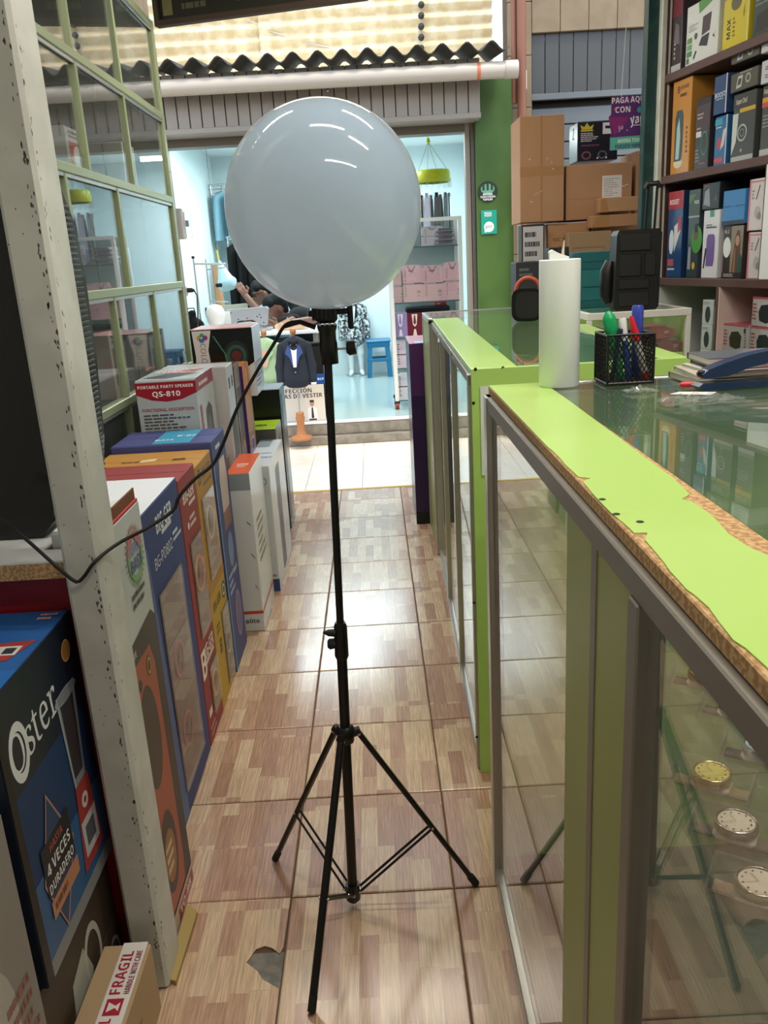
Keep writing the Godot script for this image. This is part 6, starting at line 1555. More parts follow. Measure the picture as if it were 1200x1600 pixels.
	for q in [[-0.012, 0.27, 0.125, 0.07], [-0.03, 0.18, 0.09, 0.09], [0.05, 0.18, 0.045, 0.09], [-0.012, 0.105, 0.125, 0.04], [-0.012, 0.045, 0.125, 0.06]]:
		part(t, "moulded_panel", bx(Vector3(q[0], q[1], 0.072), Vector3(q[2], q[3], 0.008), 0.004), M.dark_black if M.has("dark_black") else mat("dark_black", "151617", 0.5))
	for s in [-1.0, 1.0]:
		part(t, "wheel", tb([Vector3(-0.075 + (0.0 if s < 0 else 0.15), 0.04, -0.11), Vector3(-0.055 + (0.0 if s < 0 else 0.15), 0.04, -0.11)], 0.04, 16), M.rubber)
	part(t, "side_bulge", tb([Vector3(-0.095, 0.03, -0.02), Vector3(-0.105, 0.06, -0.02), Vector3(-0.105, 0.16, -0.02), Vector3(-0.095, 0.2, -0.02)], [0.02, 0.032, 0.032, 0.02], 12), M.black)
	for x in [0.038, 0.075]:
		part(t, "handle_rod", tb([Vector3(x, 0.2, -0.02), Vector3(x + 0.01, 0.485, -0.02)], 0.0055, 8), M.black)
	part(t, "handle_grip", tb([Vector3(0.04, 0.475, -0.02), Vector3(0.046, 0.492, -0.02), Vector3(0.088, 0.494, -0.02), Vector3(0.094, 0.475, -0.02)], 0.011, 10), M.black)
	# the tall violet carton by the corner showcase
	carton("tower_carton", "tall dark violet carton standing on the floor behind the corner showcase", Vector3(0.279, 0, -4.93), Vector3(0.178, 1.05, 0.5), 0.0, ["2c1a48", "2c1a48", "d8a8b4", "2c1a48", "2c1a48", "2c1a48"], {
		"front": [["r", 0.0, 0.72, 1.0, 1.0, "45205a"], ["r", 0.0, 0.0, 1.0, 0.07, "14121c"], ["c", 0.7, 0.86, 0.17, 1.0, "b9a8c0"], ["r", 0.64, 0.42, 0.95, 0.54, "c8c0d0"], ["r", 0.67, 0.43, 0.92, 0.53, "3a2c58"], ["r", 0.7, 0.44, 0.8, 0.46, "d8d0e0"], ["k", 0.66, 0.25, 0.8, 0.36, 3, "8a80a0"]],
		"top": [["r", 0.2, 0.0, 1.0, 0.25, "a8c0d8"]]}, M.gloss_card)

# ---------- the tailor's shop across the alley
const FY := 0.19
func sewing_machine(label: String, at: Vector3, yaw: float, hex: String) -> void:
	var t := thing("sewing_machine", label, "sewing machine", at, yaw, "sewing machines")
	var m := mat("machine_" + hex, hex, 0.35)
	part(t, "machine_bed", bx(Vector3(0.2, 0.012, 0), Vector3(0.42, 0.024, 0.17), 0.006), m)
	part(t, "arm", pr([Vector2(0.0, 0.024), Vector2(0.1, 0.024), Vector2(0.105, 0.095), Vector2(0.25, 0.1), Vector2(0.325, 0.045), Vector2(0.37, 0.045), Vector2(0.392, 0.19), Vector2(0.375, 0.205), Vector2(0.02, 0.195), Vector2(0.0, 0.18)], 0.1, Transform3D(Basis.IDENTITY, Vector3(0, 0, -0.05))), m)
	part(t, "needle_bar", tb([Vector3(0.35, 0.024, 0.02), Vector3(0.35, 0.06, 0.02)], 0.006, 8), M.steel)
	part(t, "presser_foot", bx(Vector3(0.35, 0.028, 0.025), Vector3(0.02, 0.008, 0.03), 0.002), M.steel)
	part(t, "hand_wheel", tb([Vector3(-0.035, 0.14, 0), Vector3(-0.004, 0.14, 0)], 0.05, 18), M.dark_grey)
	part(t, "belt_cover", bx(Vector3(0.02, 0.13, 0.052), Vector3(0.07, 0.11, 0.012), 0.004), M.white_paint)
	for p in [[0.12, 0.11], [0.2, 0.115], [0.29, 0.125], [0.315, 0.14], [0.325, 0.115], [0.345, 0.07], [0.06, 0.17]]:
		part(t, "screw", lt([[0.0, 0.0], [0.006, 0.0], [0.0, 0.003]], Vector3.ZERO, 8, Color.WHITE, Transform3D(Basis(Vector3.RIGHT, PI / 2), Vector3(p[0], p[1], 0.05))), M.rubber)
func table(label: String, a: Vector3, b: Vector3, top_y: float, m: Material) -> void:
	var t := thing("sewing_table", label, "table")
	part(t, "table_top", sp(Vector3(a.x, top_y - 0.035, a.z), Vector3(b.x, top_y, b.z), 0.006), m)
	part(t, "lower_rail", sp(Vector3(a.x + 0.05, top_y - 0.14, a.z - 0.02), Vector3(b.x - 0.02, top_y - 0.115, a.z - 0.05), 0.003), m)
	for x in [a.x + 0.05, b.x - 0.05]:
		for z in [a.z - 0.05, b.z + 0.05]: part(t, "leg", sp(Vector3(x - 0.018, FY, z - 0.018), Vector3(x + 0.018, top_y - 0.035, z + 0.018), 0.003), M.alu)
	rebase(t, Vector3((a.x + b.x) / 2, FY, (a.z + b.z) / 2))
func hanging(label: String, hook: Vector3, w: float, h: float, hex: String, group: String, yaw := 0.0) -> void:
	# a garment on a hanger: sloping shoulders, soft folds, gently flared
	var t := thing("hanging_garment", label, "garment", hook, yaw, group)
	var st := S()
	var N := 14
	var R := 10
	var P := func(i: int, j: int, s: float) -> Vector3:
		var u := i / float(N) * 2.0 - 1.0
		var v := j / float(R)
		var y := -0.05 - absf(u) * 0.05 * (1.0 - v) - v * h
		return Vector3(u * w * 0.5 * (0.9 + 0.18 * v), y, s * (0.018 + 0.012 * sin(u * 9.0 + hook.x * 20.0) * v))
	st.set_smooth_group(1)
	for i in N:
		for j in R:
			quad(st, P.call(i, j + 1, 1.0), P.call(i + 1, j + 1, 1.0), P.call(i + 1, j, 1.0), P.call(i, j, 1.0), lin(hex))
			quad(st, P.call(i, j, -1.0), P.call(i + 1, j, -1.0), P.call(i + 1, j + 1, -1.0), P.call(i, j + 1, -1.0), lin(hex))
	for j in R:
		for i in [0, N]:
			quad(st, P.call(i, j, 1.0), P.call(i, j, -1.0), P.call(i, j + 1, -1.0), P.call(i, j + 1, 1.0), lin(hex))
	part(t, "cloth", st, M.cloth)
	part(t, "hanger", tb([Vector3(-w * 0.4, -0.075, 0), Vector3(0, -0.045, 0), Vector3(0, -0.01, 0), Vector3(0.012, 0.004, 0), Vector3(0, 0.012, 0)], 0.003, 6), M.dark_grey)
func shirt_pack(label: String, rect: Array, z: float, base: float, hex: String, group: String, lean := 0.0) -> void:
	var b := zbox(rect[0], rect[1], rect[2], rect[3], z, 0.035)
	var w: float = b[1].x - 0.004
	var h: float = b[0].y + b[1].y - base
	var t := thing("shirt_pack", label, "shirt", Vector3(b[0].x, base, z), lean, group)
	part(t, "folded_shirt", pr([Vector2(-w / 2, 0), Vector2(w / 2, 0), Vector2(w / 2, h * 0.86), Vector2(w * 0.36, h * 0.98), Vector2(0.0, h), Vector2(-w * 0.36, h * 0.98), Vector2(-w / 2, h * 0.86)], 0.03, Transform3D(Basis.IDENTITY, Vector3(0, 0, -0.03)), lin(hex)), M.cloth)
	var dark := Color.html(hex).darkened(0.3).to_html(false)
	part(t, "pack_print", print_on(frame(Vector3(-w / 2, 0, 0), Vector3.RIGHT, Vector3.UP), w, h, [["p", [0.28, 0.96, 0.5, 0.76, 0.72, 0.96, 0.66, 0.98, 0.5, 0.84, 0.34, 0.98], dark], ["r", 0.0, 0.47, 1.0, 0.51, "2e2828"], ["k", 0.1, 0.475, 0.9, 0.505, 1, "d8d0c8"], ["k", 0.16, 0.12, 0.24, 0.44, 6, "7a4a50"], ["k", 0.16, 0.55, 0.24, 0.84, 6, "7a4a50"], ["o", 0.82, 0.26, 0.08, 0.05, 0.7, "3a3234"], ["k", 0.74, 0.12, 0.92, 0.18, 1, "8a7a7c"], ["r", 0.36, 0.82, 0.6, 0.86, "5a4448"]]), M.ink)
	part(t, "clear_bag", bx(Vector3(0, h / 2, 0.0035), Vector3(w, h, 0.0008), 0.0), M.film)

func tailor_shop() -> void:
	# --- tables and machines
	table("white edged sewing table at the tailor shop's front", Vector3(-1.65, 0, -7.47), Vector3(-0.47, 0, -8.0), 0.955, M.white_board)
	table("second sewing table against the back of the tailor shop", Vector3(-1.7, 0, -8.35), Vector3(-1.12, 0, -8.95), 0.955, M.white_board)
	sewing_machine("grey sewing machine on the front table beside the white head form", Vector3(-1.325, 0.956, -7.7), 0.0, "a8a8aa")
	sewing_machine("beige sewing machine on the second table under the plastic bag", Vector3(-1.64, 0.956, -8.6), 0.12, "a9a695")
	# --- head form
	var t := thing("head_form", "plain white egg shaped head form on the front sewing table", "head form", Vector3(-1.387, 0.956, -7.56))
	var st := S()
	lathe(st, [[0.0, 0.0], [0.05, 0.0], [0.055, 0.01], [0.048, 0.03], [0.058, 0.07], [0.075, 0.115], [0.084, 0.16], [0.08, 0.2], [0.06, 0.235], [0.03, 0.252], [0.0, 0.256]], Vector3.ZERO, 24)
	part(t, "head", st, mat("head_white", "f4f4f2", 0.4))
	# --- thread stand
	t = thing("thread_stand", "metal thread stand with two poles behind the head form", "thread stand", Vector3(-1.56, 0.956, -7.75))
	var h1 := on_z(306, 404, -7.75).y - 0.956
	part(t, "pole", tb([Vector3(0, 0, 0), Vector3(-0.005, h1, 0)], 0.009, 8), M.steel)
	part(t, "pole", tb([Vector3(0.085, 0, -0.1), Vector3(0.085, h1 - 0.01, -0.1)], 0.007, 8), M.steel)
	part(t, "crossbar", tb([Vector3(-0.005, h1 - 0.045, 0), Vector3(0.27, h1 - 0.06, -0.06)], 0.008, 8), M.steel)
	part(t, "crossbar", tb([Vector3(0.085, h1 - 0.1, -0.1), Vector3(0.25, h1 - 0.09, -0.1)], 0.006, 8), M.steel)
	part(t, "spool_tray", tb([Vector3(0.085, h1 * 0.42, -0.1), Vector3(0.25, h1 * 0.4, -0.1)], 0.006, 8), M.steel)
	part(t, "stand_foot", bx(Vector3(0.04, 0.005, -0.05), Vector3(0.16, 0.01, 0.16), 0.002), M.steel)
	part(t, "pole_cap", lt([[0.0, 0.0], [0.014, 0.0], [0.014, 0.02], [0.0, 0.024]], Vector3(-0.005, h1, 0), 10), M.rubber)
	part(t, "thread_guide", bx(Vector3(0.18, h1 * 0.63, -0.1), Vector3(0.06, 0.035, 0.03), 0.008), M.rubber)
	# --- wall boxes
	t = thing("meter_box", "beige electric meter box with a clear cover inside the shop's left jamb", "meter box", on_z(283, 350, -7.3) + Vector3(-0.03, -0.12, 0))
	part(t, "box_body", bx(Vector3(0, 0.12, 0), Vector3(0.12, 0.24, 0.1), 0.012), mat("beige_plastic", "c9bfb6", 0.5))
	part(t, "clear_cover", bx(Vector3(0.085, 0.11, 0.0), Vector3(0.05, 0.2, 0.08), 0.006), M.film)
	part(t, "breaker", bx(Vector3(0.085, 0.12, 0.02), Vector3(0.025, 0.05, 0.03), 0.003), M.dark_grey)
	t = thing("wall_socket", "beige wall socket with a black plug and cord at the shop entrance", "socket", on_z(287, 455, -7.3) + Vector3(-0.02, -0.04, 0))
	part(t, "socket_body", bx(Vector3(0, 0.04, 0), Vector3(0.11, 0.09, 0.06), 0.015), M.beige_plastic)
	part(t, "plug", tb([Vector3(0.055, 0.045, 0.01), Vector3(0.09, 0.045, 0.01), Vector3(0.115, 0.04, 0.01)], [0.02, 0.02, 0.01], 10), M.rubber)
	part(t, "cord", tb([Vector3(0.11, 0.04, 0.01), Vector3(0.13, 0.0, 0.01), Vector3(0.12, -0.15, 0.01), Vector3(0.1, -0.3, 0.01)], 0.006, 6), M.dark_grey)
	t = thing("shoulder_bag", "black fabric bag standing on the sewing table by the shop's left wall", "bag", Vector3(-1.6, 0.967, -7.6))
	part(t, "bag_body", bl([[Vector3(-0.03, 0.07, 0), Vector3(0.03, 0.06, 0), 0.075, 0.07], [Vector3(-0.02, 0.15, 0), Vector3(0.0, 0.17, 0), 0.05, 0.035]], 0.012, 0.04, Vector3(1, 1, 0.7)), M.black_cloth)
	part(t, "strap", tb([Vector3(-0.05, 0.17, 0), Vector3(-0.03, 0.22, 0), Vector3(0.02, 0.22, 0), Vector3(0.03, 0.17, 0)], 0.006, 6), M.black_cloth)
	# --- clothes
	t = thing("clothes_rail", "chrome clothes rail at the back of the tailor shop", "clothes rail", Vector3(-1.5, FY, -9.9))
	var ry := on_z(345, 289, -9.9).y - FY
	part(t, "rail", tb([Vector3(-0.24, ry, 0), Vector3(0.9, ry, 0)], 0.012, 10), M.steel)
	for x in [-0.22, 0.88]: part(t, "upright", tb([Vector3(x, 0.0, 0), Vector3(x, ry, 0)], 0.012, 10), M.steel)
	part(t, "second_rail", tb([Vector3(-0.24, ry - 0.04, 0), Vector3(0.9, ry - 0.04, 0)], 0.008, 10), M.steel)
	var top := FY + ry - 0.02
	for i in 6:
		hanging(["sky blue garment nearest the wall on the clothes rail", "pale blue garment second on the clothes rail", "sky blue garment third on the clothes rail", "mint garment fourth on the clothes rail", "pale green garment fifth on the clothes rail", "white garment last on the clothes rail"][i], Vector3(-1.6 + i * 0.15, top, -9.9), 0.34, 0.52, ["7fa9b8", "8fb8c8", "79a4b4", "9ac4a8", "a8ccb0", "d4dcdc"][i], "garments on the clothes rail", 1.1)
	var t2 := thing("clothes_rail", "low clothes rail of dark trousers in front of the chrome rail", "clothes rail", Vector3(-1.35, FY, -9.55))
	var r2 := on_z(352, 371, -9.55).y - FY
	part(t2, "rail", tb([Vector3(-0.2, r2, 0), Vector3(0.75, r2, 0)], 0.01, 8), M.steel)
	for x in [-0.18, 0.73]: part(t2, "upright", tb([Vector3(x, 0.0, 0), Vector3(x, r2, 0)], 0.01, 8), M.steel)
	for i in 7:
		hanging(["black trousers at the wall end of the low rail", "black jacket second on the low rail", "black skirt third on the low rail", "brown trousers fourth on the low rail", "black coat fifth on the low rail", "black suit sixth on the low rail", "charcoal suit last on the low rail"][i], Vector3(-1.44 + i * 0.105, FY + r2 - 0.01, -9.55), 0.3, 0.95, ["060607", "050506", "070708", "5a4c3c", "050506", "060607", "0a0a0b"][i], "dark clothes on the low rail", 0.9)
	t = thing("cloth_tube", "brown cardboard cloth tube leaning by the dark clothes", "tube", on_z(340, 430, -9.3))
	part(t, "tube", tb([Vector3(0.0, -0.95, 0), Vector3(-0.01, 0.42, 0)], 0.045, 14), M.kraft_plain)
	t.position.y = FY + 0.951
	t = thing("plastic_bag", "pale blue plastic bag hanging full above the second sewing machine", "bag", on_z(355, 455, -8.75))
	var bagm := mat("bag_film", "a9c6cf", 0.25)
	bagm.backlight_enabled = true
	bagm.backlight = Color(0.3, 0.34, 0.36)
	part(t, "bag_body", bl([[Vector3(-0.02, 0.06, 0), Vector3(0.03, 0.07, 0), 0.065, 0.06], [Vector3(0.0, 0.1, 0), Vector3(-0.05, 0.3, 0), 0.085, 0.012], [Vector3(0.06, 0.06, 0), Vector3(0.075, 0.1, 0), 0.04, 0.03]], 0.012, 0.03), bagm)
	part(t, "yellow_tie", tb([Vector3(-0.05, 0.29, 0), Vector3(-0.062, 0.4, 0)], 0.009, 6), mat("tie_yellow", "d0b428", 0.5))
	part(t, "cord", tb([Vector3(-0.062, 0.4, 0), Vector3(-0.062, 2.72 - t.position.y, 0)], 0.002, 5), M.dark_grey)
	# --- two miniature suits on turned stands
	suit_stand("navy miniature suit with a bow tie on a turned wooden stand", Vector3(-0.665, 0.0755, -7.0), 0.895 - 0.0755, M.navy_cloth, mat("lapel_blue", "2f4a86", 0.6), true)
	suit_stand("pale green miniature suit on a wooden stand beside the navy one", Vector3(-0.95, 0.1905, -7.33), 0.68, mat("green_cloth", "9cb894", 0.9), M.green_cloth, false)
	# --- poster board and bank sign on the step
	var pa := on_z(440, 664, -7.2)
	var pb := on_z(512, 600, -7.2)
	t = thing("poster_board", "cream poster board reading CAMISAS DE VESTIR with a man in a tie", "poster", Vector3(-0.74, 0.1925, -7.215))
	var pw := 0.56
	var ph := pb.y - 0.1925
	part(t, "board", bx(Vector3(0, ph / 2, 0), Vector3(pw, ph, 0.012), 0.001, lin("d8cfc4")), M.card)
	part(t, "poster_print", print_on(frame(Vector3(-pw / 2, 0, 0.006), Vector3.RIGHT, Vector3.UP), pw, ph, [["t", 0.5, 0.87, 0.062, "CONFECCIÓN", "2c2422", 0, "bold", 0.62], ["t", 0.53, 0.71, 0.062, "CAMISAS DE VESTIR", "2c2422", 0, "bold", 0.88], ["p", [0.72, 0.02, 0.88, 0.02, 0.87, 0.34, 0.83, 0.4, 0.77, 0.4, 0.73, 0.34], "eae6e2"], ["c", 0.8, 0.48, 0.034, 1.3, "b08a74"], ["p", [0.764, 0.52, 0.836, 0.52, 0.83, 0.58, 0.77, 0.58], "2a201c"], ["p", [0.79, 0.38, 0.81, 0.38, 0.82, 0.1, 0.8, 0.06, 0.78, 0.1], "22242a"], ["p", [0.74, 0.02, 0.86, 0.02, 0.86, 0.06, 0.74, 0.06], "22242a"]]), M.ink)
	t = thing("counter_front", "black cloth covered counter front behind the poster board", "counter", Vector3(-0.585, FY + 0.001, -7.4))
	part(t, "cloth_front", bx(Vector3(0, 0.32, 0), Vector3(0.25, 0.64, 0.06), 0.01), M.black_cloth)
	part(t, "counter_lid", bx(Vector3(0, 0.65, 0), Vector3(0.26, 0.02, 0.08), 0.004), M.black)
	var bs := on_z(501, 592, -7.36)
	t = thing("bank_sign", "small blue bank sign with white letters above the poster board", "sign", Vector3(bs.x, bs.y - 0.045, -7.366))
	part(t, "plate", bx(Vector3(0, 0.045, 0), Vector3(0.078, 0.088, 0.004), 0.001), mat("bank_blue", "1f4f94", 0.4))
	part(t, "plate_print", print_on(frame(Vector3(-0.039, 0, 0.002), Vector3.RIGHT, Vector3.UP), 0.078, 0.09, [["t", 0.5, 0.5, 0.24, "BCP", "f0f4f8", 0, "bold", 0.7]]), M.ink)
	t = thing("crumpled_paper", "crumpled brown wrapping paper on the front sewing table", "paper", Vector3(-0.72, 0.956, -7.56))
	st = S()
	var nz := FastNoiseLite.new()
	nz.frequency = 0.35
	var PP := func(i: int, j: int) -> Vector3:
		var u := i / 10.0 - 0.5
		var v := j / 8.0 - 0.5
		return Vector3(u * 0.3 + nz.get_noise_2d(i * 2.0, j * 2.0 + 5) * 0.03, 0.002 + absf(nz.get_noise_2d(i * 3.1, j * 3.1)) * 0.16 * (1.0 - 1.8 * maxf(absf(u), absf(v))) + 0.05 * (1.0 - absf(v) * 2.0), v * 0.1)
	for i in 10:
		for j in 8: quad(st, PP.call(i, j + 1), PP.call(i + 1, j + 1), PP.call(i + 1, j), PP.call(i, j))
	part(t, "sheet", st, mat("wrap_paper", "c9a888", 0.85))
	# --- mannequin child with the patterned blazer, and the stools
	mannequin()
	stool("bright blue plastic stool on the tailor shop floor", on_y(590, 588, FY) + Vector3(0.03, 0, 0.12), "1f6f9a", 0.0)
	stool("dark blue plastic stool beside the bright blue one", on_y(589, 588, FY) + Vector3(0.42, 0, 0.02), "17466a", 0.1)
	rolling_rack()
	tie_ring()
	t = thing("dome_camera", "small white dome camera with a dark lens on the shop ceiling", "camera", Vector3(on_z(716, 222, -8.3).x, 2.72, -8.3))
	part(t, "bracket", tb([Vector3(0, -0.0, 0), Vector3(0, -0.03, 0)], 0.05, 18), M.white_paint)
	var cs := S()
	ball_mesh(cs, Vector3(0, -0.05, 0.0), Vector3(0.036, 0.045, 0.036), 16, 8)
	part(t, "lens_dome", cs, M.black_gloss)

func suit_stand(label: String, at: Vector3, shoulder: float, m: Material, lapel: Material, bow: bool) -> void:
	var t := thing("suit_stand", label, "suit stand", at, 0.0, "miniature suits on stands")
	part(t, "turned_base", lt([[0.0, 0.0], [0.09, 0.0], [0.094, 0.012], [0.09, 0.026], [0.055, 0.034], [0.042, 0.05], [0.034, 0.09], [0.032, 0.15], [0.04, 0.19], [0.032, 0.205], [0.036, 0.22], [0.03, 0.235], [0.0, 0.238]], Vector3.ZERO, 24), M.wood_light)
	part(t, "pole", tb([Vector3(0, 0.23, 0), Vector3(0, shoulder, 0)], 0.007, 8), M.steel)
	var s := shoulder
	part(t, "jacket", bl([[Vector3(-0.075, s - 0.03, 0), Vector3(0.075, s - 0.03, 0), 0.042, 0.042], [Vector3(0, s - 0.05, 0), Vector3(0, s - 0.2, 0), 0.1, 0.085], [Vector3(-0.02, s - 0.2, 0), Vector3(-0.035, s - 0.29, 0), 0.085, 0.09], [Vector3(0.02, s - 0.2, 0), Vector3(0.035, s - 0.29, 0), 0.085, 0.09]], 0.011, 0.03, Vector3(1, 1, 0.62)), m)
	for x in [-1.0, 1.0]:
		part(t, "sleeve", bl([[Vector3(x * 0.105, s - 0.035, 0), Vector3(x * 0.135, s - 0.2, 0.01), 0.038, 0.034], [Vector3(x * 0.135, s - 0.2, 0.01), Vector3(x * 0.14, s - 0.31, 0.03), 0.034, 0.028]], 0.01, 0.02, Vector3(1, 1, 0.8)), m)
		part(t, "cuff", tb([Vector3(x * 0.14, s - 0.335, 0.025), Vector3(x * 0.14, s - 0.352, 0.027)], [0.024, 0.022], 12), M.white_board)
		part(t, "lapel", pr([Vector2(x * 0.012, s - 0.21), Vector2(x * 0.04, s - 0.12), Vector2(x * 0.075, s - 0.085), Vector2(x * 0.05, s - 0.02), Vector2(x * 0.03, s + 0.005), Vector2(x * 0.02, s - 0.1)], 0.005, Transform3D(Basis(Vector3.RIGHT, -0.1), Vector3(0, s * 0.005, 0.062 + (s - 0.1) * 0.0998))), lapel)
	part(t, "shirt_front", pr([Vector2(-0.012, s - 0.2), Vector2(0.012, s - 0.2), Vector2(0.034, s - 0.01), Vector2(-0.034, s - 0.01)], 0.004, Transform3D(Basis(Vector3.RIGHT, -0.1), Vector3(0, s * 0.005, 0.061 + (s - 0.1) * 0.0998))), M.white_board if bow else mat("peach", "c99a84", 0.8))
	if bow:
		var z := 0.064
		part(t, "bow_tie", pr([Vector2(-0.04, s - 0.02), Vector2(-0.01, s - 0.008), Vector2(0.01, s - 0.008), Vector2(0.04, s - 0.02), Vector2(0.042, s + 0.022), Vector2(0.01, s + 0.006), Vector2(-0.01, s + 0.006), Vector2(-0.042, s + 0.022)], 0.012, Transform3D(Basis.IDENTITY, Vector3(0, 0, z))), M.black)
		part(t, "button", lt([[0.0, 0.0], [0.008, 0.0], [0.0, 0.004]], Vector3.ZERO, 10, Color.WHITE, Transform3D(Basis(Vector3.RIGHT, PI / 2), Vector3(0.0, s - 0.24, 0.067))), M.steel)
	part(t, "neck_block", lt([[0.05, s - 0.005], [0.045, s + 0.02], [0.022, s + 0.034], [0.02, s + 0.045], [0.0, s + 0.045]], Vector3.ZERO, 18, Color.WHITE, Transform3D(Basis.from_scale(Vector3(1, 1, 0.8)), Vector3.ZERO)), mat("pale_wood", "d8a878", 0.5))
	part(t, "finial", lt([[0.0, s + 0.04], [0.014, s + 0.045], [0.011, s + 0.058], [0.022, s + 0.07], [0.027, s + 0.088], [0.022, s + 0.106], [0.0, s + 0.114]], Vector3.ZERO, 18), M.wood_light)

func mannequin() -> void:
	var p := on_y(558, 586, FY)
	var t := thing("child_mannequin", "white child mannequin wearing a black and white patterned blazer", "mannequin", Vector3(p.x, FY, p.z))
	for x in [-1.0, 1.0]:
		part(t, "leg", bl([[Vector3(x * 0.055, 0.46, 0), Vector3(x * 0.06, 0.26, 0.005), 0.055, 0.04], [Vector3(x * 0.06, 0.26, 0.005), Vector3(x * 0.062, 0.045, 0), 0.042, 0.026], [Vector3(x * 0.062, 0.03, 0), Vector3(x * 0.075, 0.02, 0.09), 0.028, 0.02]], 0.01, 0.02), M.mannequin)
	part(t, "torso", bl([[Vector3(0, 0.5, 0), Vector3(0, 0.75, 0), 0.085, 0.075], [Vector3(0, 0.78, 0), Vector3(0, 0.86, 0), 0.03, 0.03], [Vector3(0, 0.96, 0.005), Vector3(0, 0.91, 0.02), 0.072, 0.055]], 0.01, 0.02), M.mannequin)
	part(t, "blazer", bl([[Vector3(-0.085, 0.79, 0), Vector3(0.085, 0.79, 0), 0.045, 0.045], [Vector3(0, 0.76, 0), Vector3(0, 0.6, 0), 0.105, 0.1], [Vector3(0, 0.6, 0), Vector3(0, 0.45, 0), 0.1, 0.125]], 0.011, 0.03, Vector3(1, 1, 0.85)), tri_mat("blazer_cloth", noise_tex(0.035, "17181c", "d0d4d4", 256, 2, 0.46, 0.54), 2.2, 0.85))
	for x in [-1.0, 1.0]:
		part(t, "sleeve", bl([[Vector3(x * 0.115, 0.79, 0), Vector3(x * 0.15, 0.6, 0.01), 0.045, 0.04], [Vector3(x * 0.15, 0.6, 0.01), Vector3(x * 0.155, 0.45, 0.04), 0.04, 0.034]], 0.011, 0.02), M.blazer_cloth)
		part(t, "lapel", pr([Vector2(x * 0.006, 0.62), Vector2(x * 0.045, 0.72), Vector2(x * 0.05, 0.84), Vector2(x * 0.036, 0.84)], 0.006, Transform3D(Basis.IDENTITY, Vector3(0, 0, 0.088))), M.black)
	part(t, "shirt_front", pr([Vector2(-0.006, 0.63), Vector2(0.006, 0.63), Vector2(0.042, 0.84), Vector2(-0.042, 0.84)], 0.004, Transform3D(Basis.IDENTITY, Vector3(0, 0, 0.087))), M.white_board)
	part(t, "bow_tie", pr([Vector2(-0.04, 0.815), Vector2(0, 0.83), Vector2(0.04, 0.815), Vector2(0.04, 0.855), Vector2(0, 0.84), Vector2(-0.04, 0.855)], 0.01, Transform3D(Basis.IDENTITY, Vector3(0, 0, 0.092))), M.black)
	part(t, "foot_plate", lt([[0.0, 0.0], [0.13, 0.0], [0.13, 0.006], [0.0, 0.006]], Vector3.ZERO, 24), mat("plate_glass", "8aa0a4", 0.2))

func stool(label: String, p: Vector3, hex: String, yaw: float) -> void:
	var t := thing("plastic_stool", label, "stool", Vector3(p.x, FY, p.z - 0.16), yaw, "plastic stools")
	var m := mat("stool_" + hex, hex, 0.4)
	var h := 0.43
	part(t, "seat", bx(Vector3(0, h - 0.015, 0), Vector3(0.29, 0.03, 0.29), 0.012), m)
	for sx in [-1.0, 1.0]:
		for sz in [-1.0, 1.0]:
			var st := S()
			var lo := Vector3(sx * 0.15, 0, sz * 0.15)
			var hi := Vector3(sx * 0.125, h - 0.02, sz * 0.125)
			for k in 2:
				var w := Vector3(0.055, 0, 0) if k == 0 else Vector3(0, 0, 0.055)
				var d := Vector3(0, 0, -sz * 0.006) if k == 0 else Vector3(-sx * 0.006, 0, 0)
				var i := Vector3(-sx * w.x, 0, -sz * w.z)
				quad(st, lo, lo + i, hi + i, hi)
				quad(st, lo + d, hi + d, hi + i + d, lo + i + d)
				quad(st, lo + i, lo + i + d, hi + i + d, hi + i)
			part(t, "leg", st, m)
	for k in 4:
		var b := Basis(Vector3.UP, PI / 2 * k)
		part(t, "stretcher", bx(Vector3(0, 0.2, 0.138), Vector3(0.22, 0.035, 0.008), 0.003, null, Transform3D(b, Vector3.ZERO)), m)
		part(t, "apron", bx(Vector3(0, h - 0.055, 0.128), Vector3(0.24, 0.06, 0.008), 0.003, null, Transform3D(b, Vector3.ZERO)), m)

